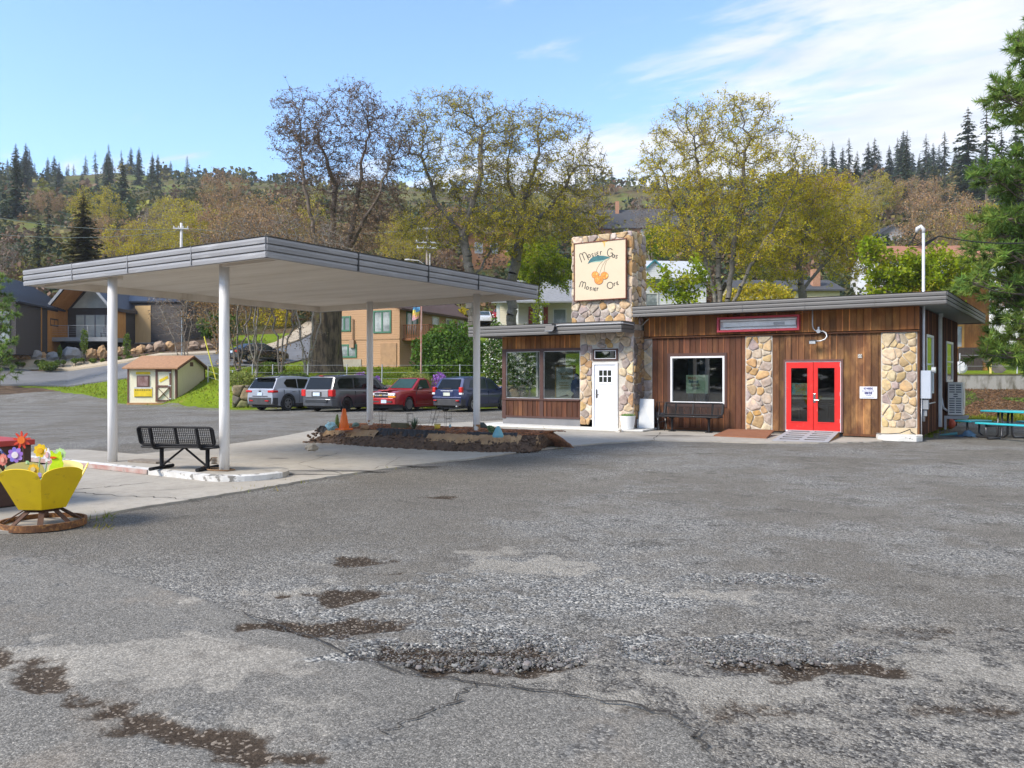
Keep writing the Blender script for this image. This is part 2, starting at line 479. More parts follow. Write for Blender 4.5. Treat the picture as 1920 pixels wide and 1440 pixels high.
def build_ground():
	th = []
	a = -math.pi
	while a < math.pi:
		th.append(a)
		f = abs(a)
		a += R_(.33) if f < R_(40) else (R_(1.2) if f < R_(60) else R_(6))
	th = np.array(th)
	rr = [1.2]
	while rr[-1] < 1500:
		r = rr[-1]
		rr.append(r + (.055 if r < 9 else .1 if r < 15 else .25 if r < 30 else .4 if r < 48 else .6 if r < 72 else r * .035))
	rr = np.array(rr)
	TH, RR = np.meshgrid(th, rr)
	lx, dy = RR * np.sin(TH), RR * np.cos(TH)
	X = lx * CR[0] + dy * CF[0]; Y = lx * CR[1] + dy * CF[1]
	Z = terrain(X, Y)
	px = 960 + FPX * lx / np.maximum(dy, .4)
	near = (RR < 30) & (dy > 1)
	n1 = vnoise(X, Y, 1.3, 1) - .5; n2 = vnoise(X, Y, 4.0, 2) - .5; n3 = vnoise(X, Y, .35, 3) - .5; n4 = vnoise(X, Y, 9.0, 4) - .5
	def field(polys, fe, amp=.12):
		out = np.zeros_like(X)
		sub = RR < 16
		for poly, w in polys:
			d = sdf(X[sub], Y[sub], poly) + (n2[sub] * amp * 1.4 + n4[sub] * amp)
			out[sub] = np.maximum(out[sub], w * (1 - smooth01(d, -fe, fe)))
		return out
	dark = field(DARKS + [(STRIP, .9)], .16, .16)
	tan = field(TANS, .16, .3)
	grav = field(GRAV, .2, .25)
	sub = RR < 40
	smo = np.zeros_like(X)
	smo[sub] = 1 - smooth01(sdf(X[sub], Y[sub], SMOOTH) + n2[sub] * .05 + n4[sub] * .03, -.02, .03)
	Z = Z - dark * .028 * near - grav * .012 * near + smo * .012 * near + near * (n1 * .008 + n2 * .004)
	D = dy
	e = np.interp(px, [20, 100, 200, 240, 330, 400, 460, 700, 960, 1735, 1740, 1800], [61.5, 57.5, 52, 48.4, 45.0, 42.0, 41.2, 42.6, 42.6, 42.6, 22.5, 29.5]) + n1 * 1.4 + n3 * 2
	grass = smooth01(D - e, -.3, .5) * (px > 10)
	grass = np.where((px < 430) & (D > 61), 0, grass)
	grass = np.where((px > 430) & (px < 1100), grass * (1 - smooth01(D, 78, 90)), grass)
	soil = np.zeros_like(X)
	soil = np.where((px < 250) & (D > 47) & (D < 62), smooth01(D + n3 * 4, 54, 57), soil)
	soil = np.where((px < 430) & (D >= 62) & (D < 84), 1.0, soil)
	slope = (px > 1700) & (D > 32.3) & (D < 38.2)
	soil = np.where(slope, smooth01(n1 + .25 + n3 * .5, -.15, .1), soil)
	grass = np.where(slope, (1 - soil) * .8, grass)
	hill = smooth01(D, 76, 90)
	verge = np.exp(-((D - e + 1.0) / 1.1) ** 2) * (px < 1000) * (px > 200) * (D < 60)
	V = np.stack([X, Y, Z], -1).reshape(-1, 3)
	nr, nc = X.shape
	i = np.arange(nr - 1)[:, None] * nc + np.arange(nc)[None]
	i2 = np.arange(nr - 1)[:, None] * nc + (np.arange(nc)[None] + 1) % nc
	F = np.stack([i, i2, i2 + nc, i + nc], -1).reshape(-1, 4)[:, ::-1]
	V = np.vstack([V, [[0, 0, 0]]]); c = len(V) - 1
	Ft = np.stack([np.arange(nc), (np.arange(nc) + 1) % nc, np.full(nc, c), np.full(nc, c)], -1)
	m = ground_mat()
	me = bpy.data.meshes.new("ground")
	faces = F.tolist() + [(int(a), int(b), c) for a, b, _, _ in Ft][:]
	me.from_pydata(V.tolist(), [], faces)
	brn = np.zeros_like(X); mot = np.zeros_like(X)
	brn[sub] = 1 - smooth01(sdf(X[sub], Y[sub], BROWNZ) + n1[sub] * 1.2 + n3[sub], -.9, .9)
	mot[sub] = 1 - smooth01(sdf(X[sub], Y[sub], MOTZ) + n1[sub] * .6 + n2[sub] * .3, -.25, .35)
	mot = mot * (1 - smo)
	for nm, ch in (("zone_c", (brn, mot, smo * 0, smo * 0)), ("zone_a", (grass, soil, smo, hill)), ("zone_b", (tan, dark, grav, verge))):
		ca = me.color_attributes.new(nm, 'FLOAT_COLOR', 'POINT')
		arr = np.stack([q.ravel() for q in ch], -1).astype(np.float32)
		arr = np.vstack([arr, np.zeros((1, 4), np.float32)])
		ca.data.foreach_set("color", arr.ravel())
	o = finish(me, "ground", m, smooth=True)
	me.materials.append(hill_mat())
	hv = hill.ravel()
	fi = (hv[F[:, 0]] > .5).astype(np.int32)
	me.polygons.foreach_set("material_index", np.concatenate([fi, np.zeros(len(faces) - len(fi), np.int32)]))
	tag(o, kind='structure')
def ground_mat():
	m, nt, b = nodes_of("gravel_lot")
	N, L = nt.nodes.new, nt.links.new
	tc = N('ShaderNodeTexCoord')
	cache = {}
	def noise(s, d=8, rough=.6, dist=0):
		if s in cache: return cache[s]
		d = min(d, 5)
		n = N('ShaderNodeTexNoise'); n.inputs['Scale'].default_value = s; n.inputs['Detail'].default_value = d
		n.inputs['Roughness'].default_value = rough; n.inputs['Distortion'].default_value = dist
		L(tc.outputs['Object'], n.inputs[0]); cache[s] = n.outputs[0]; return n.outputs[0]
	def voro(s):
		n = N('ShaderNodeTexVoronoi'); n.inputs['Scale'].default_value = s
		L(tc.outputs['Object'], n.inputs['Vector']); return n
	def mr(v, a, b_, c=0., d=1.):
		r = N('ShaderNodeMapRange'); r.interpolation_type = 'SMOOTHSTEP'
		for k, q in zip(('From Min', 'From Max', 'To Min', 'To Max'), (a, b_, c, d)): r.inputs[k].default_value = q
		L(v, r.inputs['Value']); return r.outputs[0]
	def mix(f, a, b_, mode='MIX'):
		x = N('ShaderNodeMix'); x.data_type = 'RGBA'; x.blend_type = mode
		for k, v in ((0, f), (6, a), (7, b_)):
			if isinstance(v, (tuple, float, int)):
				x.inputs[k].default_value = c4(v) if isinstance(v, tuple) else v
			else: L(v, x.inputs[k])
		return x.outputs[2]
	def math_(op, a, b_=None):
		x = N('ShaderNodeMath'); x.operation = op
		for k, v in ((0, a), (1, b_)):
			if v is None: continue
			if isinstance(v, (int, float)): x.inputs[k].default_value = v
			else: L(v, x.inputs[k])
		return x.outputs[0]
	def attr(nm):
		a = N('ShaderNodeAttribute'); a.attribute_name = nm
		s = N('ShaderNodeSeparateColor'); L(a.outputs['Color'], s.inputs[0])
		return s.outputs[0], s.outputs[1], s.outputs[2], a.outputs['Alpha']
	grass, soil, smo, hill = attr("zone_a")
	tan, dark, grav, verge = attr("zone_b")
	brn, mot, _x, _y = attr("zone_c")
	v1, v2, v3 = voro(66), voro(165), voro(26)
	def grey(v):
		s = N('ShaderNodeSeparateColor'); L(v.outputs['Color'], s.inputs[0]); return s.outputs[0], s.outputs[1]
	g1, h1 = grey(v1); g2, h2 = grey(v2); g3, h3 = grey(v3)
	ramp = N('ShaderNodeValToRGB')
	for k, (p, c) in enumerate([(0, (.03, .033, .037)), (.28, (.095, .10, .105)), (.6, (.185, .188, .19)), (.85, (.27, .265, .25)), (1, (.46, .44, .40))]):
		e = ramp.color_ramp.elements[k] if k < 2 else ramp.color_ramp.elements.new(p)
		e.position = p; e.color = c4(c)
	L(g1, ramp.inputs[0])
	ramp2 = N('ShaderNodeValToRGB')
	for k, (p, c) in enumerate([(0, (.04, .039, .037)), (.5, (.14, .135, .127)), (.9, (.22, .21, .195)), (1, (.42, .39, .35))]):
		e = ramp2.color_ramp.elements[k] if k < 2 else ramp2.color_ramp.elements.new(p)
		e.position = p; e.color = c4(c)
	L(g2, ramp2.inputs[0])
	gravel = mix(.42, ramp.outputs[0], ramp2.outputs[0])
	old = mix(.5, ramp2.outputs[0], mix(noise(2.5), (.09, .082, .07), (.19, .172, .148)))
	wear = mr(math_('ADD', noise(.42), math_('MULTIPLY', noise(2.5), .45)), .62, .84)
	base = mix(wear, old, gravel)
	base = mix(mr(noise(.9, 7, .65), .45, .72, 0, .62), base, mix(.55, (.20, .185, .165), ramp2.outputs[0]))
	base = mix(mr(noise(1.7, 5, .7, .5), .52, .70, 0, .55), base, (.055, .05, .044))
	base = mix(math_('MULTIPLY', brn, mr(noise(2.5), .3, .6, .25, .8)), base, mix(.55, mix(noise(3, 8), (.062, .055, .046), (.135, .122, .104)), ramp2.outputs[0]))
	mo = mix(mr(noise(6, 8, .7), .46, .58), mix(.5, (.055, .045, .036), ramp.outputs[0]), mix(.5, mix(noise(14), (.18, .165, .142), (.33, .305, .27)), ramp2.outputs[0]))
	base = mix(math_('MULTIPLY', mot, .8), base, mo)
	sa = mix(.5, mix(noise(3, 8), (.11, .106, .098), (.185, .178, .165)), ramp2.outputs[0])
	sa = mix(mr(noise(1.1, 7, .6, .8), .5, .74, 0, .6), sa, (.19, .165, .138))
	sa = mix(mr(noise(2.5), .55, .7, 0, .65), sa, mix(.5, ramp.outputs[0], (.06, .06, .062)))
	base = mix(smo, base, sa)
	tn = mr(math_('ADD', tan, math_('MULTIPLY', math_('SUBTRACT', noise(6, 8, .7), .5), 1.0)), .38, .68)
	base = mix(math_('MULTIPLY', tn, math_('MINIMUM', math_('MULTIPLY', tan, 3.0), .85)), base, mix(.3, mix(noise(14), (.21, .195, .172), (.35, .33, .295)), ramp2.outputs[0]))
	gv = mr(math_('ADD', grav, math_('MULTIPLY', math_('SUBTRACT', noise(6), .5), .8)), .4, .6)
	base = mix(gv, base, mix(.1, ramp.outputs[0], (.14, .14, .14)))
	dk = mr(math_('ADD', dark, math_('MULTIPLY', math_('SUBTRACT', noise(9, 7, .75), .5), 1.3)), .26, .64)
	dirt = mix(noise(14), (.024, .017, .012), (.062, .045, .032))
	dirt = mix(mr(g1, .86, .9, 0, .7), dirt, (.2, .17, .14))
	base = mix(math_('MULTIPLY', dk, math_('MINIMUM', math_('MULTIPLY', dark, 4.0), .95)), base, dirt)
	so = mix(noise(6, 8, .7), (.035, .024, .017), (.12, .085, .06))
	so = mix(mr(noise(1.1), .5, .65), so, (.15, .105, .07))
	base = mix(mr(math_('ADD', soil, math_('MULTIPLY', math_('SUBTRACT', noise(2.5), .5), .7)), .4, .6), base, so)
	gr = mix(noise(.42), (.11, .17, .010), (.20, .27, .014))
	gr = mix(mr(noise(9, 7, .75), .42, .7), gr, (.06, .105, .010))
	gr = mix(mr(noise(.9), .56, .72), gr, (.20, .20, .03))
	base = mix(math_('MULTIPLY', mr(noise(3, 7, .7), .42, .6), math_('MULTIPLY', verge, .75)), base, mix(.5, gr, (.14, .11, .06)))
	gm = mr(math_('ADD', grass, math_('MULTIPLY', math_('SUBTRACT', noise(3, 7, .7), .5), .9)), .42, .6)
	base = mix(math_('MULTIPLY', gm, math_('MINIMUM', math_('MULTIPLY', grass, 4.), 1.)), base, gr)
	sp = N('ShaderNodeCombineColor'); q = math_('MULTIPLY', mr(g1, 0, 1, .62, 1.42), mr(g2, 0, 1, .72, 1.30))
	q = math_('MULTIPLY', q, mr(noise(.42), .3, .7, .86, 1.14))
	for k in range(3): L(q, sp.inputs[k])
	lot = math_('SUBTRACT', 1.0, math_('MINIMUM', math_('MULTIPLY', grass, 4.), 1.))
	base = mix(math_('MULTIPLY', lot, .5), base, mix(1.0, base, sp.outputs[0], 'MULTIPLY'))
	base = mix(1.0, base, (1.08, 1.065, 1.01), 'MULTIPLY')
	L(base, b.inputs['Base Color'])
	b.inputs['Roughness'].default_value = .95
	b.inputs['Specular IOR Level'].default_value = .1
	hsum = math_('ADD', math_('MULTIPLY', v1.outputs['Distance'], -.9), math_('ADD', math_('MULTIPLY', v2.outputs['Distance'], -.35), math_('MULTIPLY', noise(14, 8), 1.3)))
	bp = N('ShaderNodeBump'); bp.inputs['Distance'].default_value = .03
	L(mr(smo, 0, 1, .5, .22), bp.inputs['Strength'])
	L(hsum, bp.inputs['Height']); L(bp.outputs[0], b.inputs['Normal'])
	return m
def hill_mat():
	m, nt, b = nodes_of("hillside")
	N, L = nt.nodes.new, nt.links.new
	tc = N('ShaderNodeTexCoord')
	def lay(prev, s, lo, hi, col):
		n = N('ShaderNodeTexNoise'); n.inputs['Scale'].default_value = s; n.inputs['Detail'].default_value = 5; n.inputs['Roughness'].default_value = .7
		L(tc.outputs['Object'], n.inputs[0])
		r = N('ShaderNodeMapRange'); r.inputs['From Min'].default_value = lo; r.inputs['From Max'].default_value = hi
		L(n.outputs[0], r.inputs['Value'])
		x = N('ShaderNodeMix'); x.data_type = 'RGBA'
		L(r.outputs[0], x.inputs[0])
		if isinstance(prev, tuple): x.inputs[6].default_value = c4(prev)
		else: L(prev, x.inputs[6])
		x.inputs[7].default_value = c4(col); return x.outputs[2]
	c = lay((.085, .085, .022), .035, .4, .6, (.14, .125, .045))
	c = lay(c, .11, .47, .6, (.10, .07, .038))
	c = lay(c, .05, .52, .62, (.12, .15, .028))
	c = lay(c, .4, .5, .7, (.05, .06, .02))
	L(c, b.inputs['Base Color']); b.inputs['Roughness'].default_value = .95; b.inputs['Specular IOR Level'].default_value = .1
	return m
build_ground()
# concrete apron with joints, oil stains and dark bands
def sheet_grid(poly, z, step, name, mat, kind='structure', follow=None, thick=0):
	"""flat sheet cut to a polygon (ear clipped by Blender from one n-gon)"""
	me = bpy.data.meshes.new(name)
	n = len(poly)
	vs = [(x, y, z) for x, y in poly]
	fs = [tuple(range(n))]
	if thick:
		vs += [(x, y, z - thick) for x, y in poly]
		for i in range(n): fs.append((i, n + i, n + (i + 1) % n, (i + 1) % n))
	me.from_pydata(vs, [], fs)
	me.validate()
	me.update()
	if me.polygons[0].normal.z < 0: me.flip_normals()
	o = finish(me, name, mat)
	return tag(o, kind=kind)
def concrete_mat(name, a, b_, stain=.8):
	m, nt, bs = nodes_of(name)
	N, L = nt.nodes.new, nt.links.new
	tc = N('ShaderNodeTexCoord')
	def mask(s, lo, hi, amt=1., d=8, dist=0):
		n = N('ShaderNodeTexNoise'); n.inputs['Scale'].default_value = s; n.inputs['Detail'].default_value = d; n.inputs['Roughness'].default_value = .65
		n.inputs['Distortion'].default_value = dist
		L(tc.outputs['Object'], n.inputs[0])
		r = N('ShaderNodeMapRange'); r.inputs['From Min'].default_value = lo; r.inputs['From Max'].default_value = hi; r.inputs['To Max'].default_value = amt
		L(n.outputs[0], r.inputs['Value']); return r.outputs[0], n.outputs[0]
	def mix(f, x, y):
		q = N('ShaderNodeMix'); q.data_type = 'RGBA'; L(f, q.inputs[0])
		for k, v in ((6, x), (7, y)):
			if isinstance(v, tuple): q.inputs[k].default_value = c4(v)
			else: L(v, q.inputs[k])
		return q.outputs[2]
	c = mix(mask(.5, .35, .65)[0], a, b_)
	c = mix(mask(6, .45, .75, .5)[0], c, tuple(x * .7 for x in a))
	c = mix(mask(.8, .60, .72, stain, dist=1.)[0], c, (.06, .055, .05))
	c = mix(mask(40, .55, .75, .5)[0], c, (.10, .09, .075))
	L(c, bs.inputs['Base Color']); bs.inputs['Roughness'].default_value = .85
	bp = N('ShaderNodeBump'); bp.inputs['Strength'].default_value = .3; bp.inputs['Distance'].default_value = .01
	L(mask(60, 0, 1)[1], bp.inputs['Height']); L(bp.outputs[0], bs.inputs['Normal'])
	return m
CONC = concrete_mat("old_concrete", (.31, .283, .235), (.42, .385, .325), .45)
PAD = G((30, 1000), (154, 977), (240, 958), (330, 944), (420, 930), (490, 918), (560, 906), (640, 893), (720, 882), (810, 870), (900, 860), (970, 850), (1040, 841), (1120, 833), (1225, 827),
		(1320, 829), (1420, 832), (1520, 832.5), (1600, 831), (1655, 829.5), (1655, 815), (1400, 803), (1200, 795), (1000, 788), (930, 790), (600, 806),
		(500, 825), (415, 837), (260, 854), (120, 869), (-100, 895), (-220, 915), (-260, 1010))
_rg = random.Random(4)
_pp = []
for i in range(len(PAD)):
	a, b_ = PAD[i], PAD[(i + 1) % len(PAD)]
	for k in range(6):
		t = k / 6
		_pp.append((a[0] * (1 - t) + b_[0] * t + _rg.uniform(-.03, .03), a[1] * (1 - t) + b_[1] * t + _rg.uniform(-.03, .03)))
sheet_grid(_pp, .03, 0, "concrete_apron", CONC, thick=.06)
def crack(pts, w, z, name, mat, seed=0, n=9, jit=.05):
	"""thin ragged ribbon of dirt lying in a joint"""
	rg = random.Random(seed)
	ps = [Vector(P(a, b)[:2]) for a, b in pts]
	path = []
	for i in range(len(ps) - 1):
		for k in range(n):
			t = k / n
			q = ps[i].lerp(ps[i + 1], t)
			path.append(q + Vector((rg.uniform(-jit, jit), rg.uniform(-jit, jit))))
	path.append(ps[-1])
	mb = MB(); vs = []; fs = []
	for i, q in enumerate(path):
		d = (path[min(i + 1, len(path) - 1)] - path[max(i - 1, 0)]).normalized()
		s = Vector((-d.y, d.x)) * w * rg.uniform(.25, 1.0) * (.2 if i in (0, len(path) - 1) else 1)
		vs += [(q.x + s.x, q.y + s.y, z), (q.x - s.x, q.y - s.y, z)]
	for i in range(len(path) - 1): fs.append((2 * i, 2 * i + 1, 2 * i + 3, 2 * i + 2))
	mb.add(vs, fs)
	return mb
CRK = M("crack_dirt", (.045, .038, .03), .95, col2=(.02, .018, .015), vscale=14, bump=.5)
_ck = MB()
for pts, w, sd in [([(135, 922), (200, 917), (290, 908)], .012, 1), ([(135, 926), (220, 934), (300, 937), (370, 942)], .012, 2),
				   ([(560, 868), (720, 856), (860, 848)], .008, 3), ([(440, 880), (560, 872), (640, 850)], .008, 4), ([(640, 893), (560, 873)], .01, 5),
				   ([(1225, 827), (1240, 812)], .014, 6), ([(1470, 832), (1480, 822)], .01, 7), ([(700, 884), (760, 858)], .006, 8)]:
	m_ = crack(pts, w, .035, "", None, sd); _ck.add(m_.v, m_.f)
o = _ck.build("concrete_cracks", CRK); tag(o, kind='structure')
_ck = MB()
for pts, w, sd in [([(890, 1288), (845, 1325), (780, 1350), (710, 1385)], .009, 11), ([(450, 1150), (620, 1216), (760, 1266), (900, 1288), (1080, 1310), (1270, 1347), (1330, 1420)], .011, 12),
				   ([(560, 950), (700, 935), (900, 960)], .008, 14), ([(1000, 1010), (1180, 985), (1500, 960)], .007, 15),
				   ([(1040, 841), (900, 862), (720, 884), (560, 908), (420, 932), (240, 960)], .009, 16)]:
	m_ = crack(pts, w, .021, "", None, sd, jit=.035); _ck.add(m_.v, m_.f)
o = _ck.build("asphalt_cracks", CRK); tag(o, kind='structure')
_st = MB()
STAIN_BAND = M("stain_and_band", (.10, .09, .078), .75, col2=(.17, .155, .135), vscale=7, bump=.2)
for px_, py_, rx, ry, sd in [(640, 886, .9, .10, 1), (560, 893, .6, .07, 2), (785, 876, .45, .08, 3), (1290, 820, 1.4, .06, 4), (520, 862, .2, .05, 6), (1250, 819, .7, .07, 5)]:  # the two long patches by the wall bench are plain darker bands
	bl = blob(px_, py_, rx, ry, 22, sd)
	_st.add([(x, y, .0345) for x, y in bl], [tuple(range(len(bl)))])
o = _st.build("slab_stains_and_bands", STAIN_BAND); tag(o, kind='structure')
# loose stones in the potholes and over the lot
def stones():
	rg = np.random.default_rng(3)
	base = []
	mb = MB(); mb.ball((0, 0, 0), 1, .78, .5, 5, 3, .9, 4)
	bv = np.array(mb.v); bf = [f for f in mb.f]
	bv, inv = np.unique(np.round(bv, 5), axis=0, return_inverse=True)
	inv = inv.ravel()
	quads = []
	for f in bf:
		q = [int(inv[i]) for i in f]
		quads.append(q)
	quads = np.array(quads)
	spots = []
	def sc(px, py, rx, ry, n, s0, s1):
		c = P(px, py)
		for _ in range(n):
			t = rg.uniform(0, 6.283); q = math.sqrt(rg.uniform(0, 1))
			a, b_ = rx * math.cos(t) * q, ry * math.sin(t) * q
			spots.append((c.x + CR[0] * a + CF[0] * b_, c.y + CR[1] * a + CF[1] * b_, rg.uniform(s0, s1) * (.45 if rg.random() < .9 else .85)))
	sc(880, 1215, 1.0, .35, 2300, .008, .021); sc(925, 1243, .6, .12, 220, .014, .045)
	sc(1440, 1215, .85, .22, 1900, .008, .02); sc(1380, 1238, .5, .09, 160, .014, .04); sc(1600, 1225, .3, .1, 100, .008, .02)
	sc(1370, 1085, .9, .15, 700, .008, .02); sc(640, 1175, .6, .18, 160, .006, .018); sc(1420, 1122, .6, .08, 200, .006, .014)
	sc(1000, 1120, 3.2, 1.6, 3200, .006, .014); sc(1500, 1250, 2.0, .8, 1900, .006, .014); sc(300, 1260, 1.8, .8, 500, .004, .009)
	sc(150, 1300, .8, .4, 160, .006, .014); sc(1300, 980, 6, 3.2, 2200, .009, .02); sc(500, 1000, 3.5, 2.2, 1200, .008, .016)
	V, F, C = [], [], []
	n0 = 0
	for x, y, s in spots:
		a = rg.uniform(0, 6.283); c_, s_ = math.cos(a), math.sin(a)
		w = bv * s * rg.uniform(.6, 1.4, 3)
		V.append(np.stack([x + w[:, 0] * c_ - w[:, 1] * s_, y + w[:, 0] * s_ + w[:, 1] * c_, w[:, 2] + s * .12 - .006], -1))
		F.append(quads + n0); n0 += len(bv)
		g = rg.uniform(.3, 1.25) if rg.random() < .97 else 1.8; C.append(np.tile([g * rg.uniform(.95, 1.1), g, g * rg.uniform(.9, 1.05)], (len(bv), 1)))
	V, F, C = np.vstack(V), np.vstack(F), np.vstack(C)
	o = np_mesh("gravel", V, F, M("crushed_stone", (.135, .135, .133), .9, col2=(.19, .18, .165), vscale=30, tint=True), col=C)
	tag(o, kind='stuff')
stones()
# street climbing behind, pavement
def ribbon(near, far, name, mat, lift, thick=.0, sub=6):
	def dens(l):
		out = []
		for i in range(len(l) - 1):
			for k in range(sub):
				t = k / sub; out.append((l[i][0] * (1 - t) + l[i + 1][0] * t, l[i][1] * (1 - t) + l[i + 1][1] * t))
		return out + [l[-1]]
	a, b_ = dens(near), dens(far)
	mb = MB(); K = 5; vs = []; fs = []
	for i in range(len(a)):
		for k in range(K):
			t = k / (K - 1)
			g = on_ground(a[i][0] * (1 - t) + b_[i][0] * t, a[i][1] * (1 - t) + b_[i][1] * t)
			vs.append((g.x, g.y, g.z + lift))
	n = len(a)
	for i in range(n - 1):
		for k in range(K - 1):
			fs.append((i * K + k, (i + 1) * K + k, (i + 1) * K + k + 1, i * K + k + 1))
	o = len(vs)
	if thick:
		vs += [(x, y, z - thick) for x, y, z in vs[0::K]] + [(x, y, z - thick) for x, y, z in vs[K - 1::K]]
		for i in range(n - 1):
			fs.append((i * K, o + i, o + i + 1, (i + 1) * K)); fs.append(((i + 1) * K + K - 1, o + n + i + 1, o + n + i, i * K + K - 1))
	mb.add(vs, fs)
	ob = mb.build(name, mat); tag(ob, kind='structure'); return ob
ROADM = M("street_asphalt", (.115, .118, .122), .85, col2=(.15, .152, .155), vscale=.6, bump=.2, bscale=30, col3=(.09, .09, .09), v3=.25)
_rn = [(-420, 62.5), (-60, 60.5), (60, 60), (160, 59), (240, 58.2), (330, 57.8), (400, 58.5), (470, 60.8), (530, 63), (590, 67), (640, 75), (660, 88)]
_rf = [(-420, 70), (-60, 69), (60, 68), (160, 67), (240, 66), (330, 66), (400, 66.5), (470, 68), (520, 71), (560, 76), (600, 84), (615, 95)]
ribbon(_rn, _rf, "road", ROADM, .10, .2)
PATHM = M("tan_concrete", (.42, .35, .25), .85, col2=(.36, .30, .21), vscale=1.0, bump=.1)
_pf = [(-420, 71.5), (-60, 70.6), (60, 71.2), (110, 70.6), (160, 68.8), (240, 67.4), (330, 67.4), (400, 68.0), (470, 70.2), (515, 74), (545, 80), (575, 90), (590, 100)]
ribbon(_rf, _pf[:12], "pavement", PATHM, .24, .2)
# CANOPY
GREY = M("grey_fascia_paint", (.27, .27, .275), .55, col2=(.23, .23, .235), vscale=1.2, stretch=(.6, .6, 6), bump=.06, bscale=30, col3=(.36, .36, .36), v3=2, lo3=.55, hi3=.7)
GREYD = M("brown_grey_fascia_paint", (.118, .112, .105), .55, col2=(.14, .134, .126), vscale=1.2, stretch=(.5, .5, 6), bump=.05)
SOFF = M("soffit_paint", (.72, .67, .59), .7, col2=(.62, .57, .49), col3=(.50, .44, .36), v3=1.1, lo3=.6, hi3=.75, vscale=.8, stretch=(.4, 2.5, 1), bump=.12, bscale=10)
COLM = M("white_column_paint", (.80, .79, .765), .5, col2=(.68, .67, .65), vscale=4, stretch=(1, 1, .25), col3=(.36, .35, .34), v3=9, lo3=.64, hi3=.74, bump=.12, bscale=20)
RUST = M("rust", (.20, .085, .03), .9, col2=(.10, .045, .022), vscale=10, bump=.5, col3=(.33, .16, .05), v3=16, lo3=.5, hi3=.65)
def fascia_run(mb, a, b, zb, zt, t, outn, n=3):
	"""three overlapping metal bands between ground points a and b, each with a lip; outn points outward"""
	a, b, outn = Vector((a[0], a[1], 0)), Vector((b[0], b[1], 0)), Vector((outn[0], outn[1], 0))
	h = (zt - zb) / n
	prof = [(0, zb)]
	for k in range(n):
		z0, z1 = zb + k * h, zb + (k + 1) * h
		prof += [(.012 + .006 * k, z0 + .001), (.018 + .006 * k, z0 + h * .5), (.012 + .006 * k, z1 - .022), (-.012, z1 - .020), (-.012, z1 - .001)]
	prof += [(.03, zt), (-t, zt), (-t, zb)]
	vs = []
	for p in (a, b):
		for o, z in prof: vs.append(p + outn * o + Vector((0, 0, z)))
	m = len(prof); fs = []
	for i in range(m):
		j = (i + 1) % m
		fs.append((i, j, m + j, m + i))
	fs += [tuple(range(m - 1, -1, -1)), tuple(range(m, 2 * m))]
	mb.add(vs, fs)
CX0, CX1, CY0, CY1, CZ0, CZ1 = -16.86, -9.72, 8.2, 16.1, 3.49, 3.815
can = thing("canopy", "flat grey gas station canopy on four white steel columns", "canopy", (-13.3, 12.1, 0))
mb = MB()
fascia_run(mb, (CX0, CY0), (CX1, CY0), CZ0, CZ1, .06, (0, -1))
fascia_run(mb, (CX1, CY0 + .0), (CX1, CY1), CZ0, CZ1, .06, (1, 0))
fascia_run(mb, (CX1, CY1), (CX0, CY1), CZ0, CZ1, .06, (0, 1))
fascia_run(mb, (CX0, CY1), (CX0, CY0), CZ0, CZ1, .06, (-1, 0))
for x in np.linspace(CX0, CX1, 5)[1:-1]: mb.box((x - .006, CY0 - .034, CZ0 + .01), (x + .006, CY0 - .01, CZ1 - .005))
mb.build("fascia", GREY, can, world=True)
DSEAM = M("dark_seam", (.05, .05, .05), .7)
for y in (10.15, 12.05, 13.7):
	mb = MB(); mb.box((CX1 + .01, y - .012, CZ0 + .004), (CX1 + .036, y + .012, CZ1 - .004)); mb.build("seam_strip", DSEAM, can, world=True)
mb = MB()
mb.box((CX0 + .06, CY0 + .06, 3.635), (CX1 - .06, CY1 - .06, 3.655))
mb.box((CX0 + .06, CY0 + .06, 3.70), (CX1 - .06, CY1 - .06, 3.80))
for y in np.arange(CY0 + 1.0, CY1 - .2, 1.22): mb.box((CX0 + .06, y, 3.632), (CX1 - .06, y + .012, 3.637))
mb.build("soffit", SOFF, can, world=True)
mb = MB()
mb.box((CX0 + .06, CY0 + .06, CZ0 + .004), (CX1 - .06, CY0 + .12, 3.634)); mb.box((CX0 + .06, CY1 - .12, CZ0 + .004), (CX1 - .06, CY1 - .06, 3.634))
mb.box((CX0 + .06, CY0 + .121, CZ0 + .004), (CX0 + .12, CY1 - .121, 3.634)); mb.box((CX1 - .12, CY0 + .121, CZ0 + .004), (CX1 - .06, CY1 - .121, 3.634))
for x0, x1 in ((CX0 + .125, -14.3), (-11.25, CX1 - .125)):
	mb.box((x0, 8.56, CZ0 + .008), (x1, 8.72, 3.633))
mb.build("edge_beam", SOFF, can, world=True)
COLS = [(-11.30, 8.66, .06), (-14.22, 8.46, .06), (-11.08, 15.58, 0), (-14.55, 15.66, 0)]
for x, y, z0 in COLS:
	mb = MB(); mb.tube([(x, y, z0), (x, y, 1.2), (x, y, 2.4), (x, y, 3.634)], .083, 24)
	cobj = mb.build("column", COLM, can, smooth=True, world=True)
	if y > 12:
		mb = MB(); mb.tube([(x, y, .10), (x, y, .54 + .02 * x % .03)], .0855, 24)
		mb.build("rusty_base", M("rusty_paint", (.24, .12, .045), .9, col2=(.60, .58, .54), vscale=7, lo=.47, hi=.55, bump=.5, col3=(.07, .04, .025), v3=15, lo3=.6, hi3=.66), cobj, smooth=True, world=True)
	else:
		mb = MB(); mb.lathe([(.088, z0), (.088, z0 + .02), (.084, z0 + .03)], 24, (x, y, 0))
		mb.build("rusty_base", RUST, cobj, smooth=False, world=True)
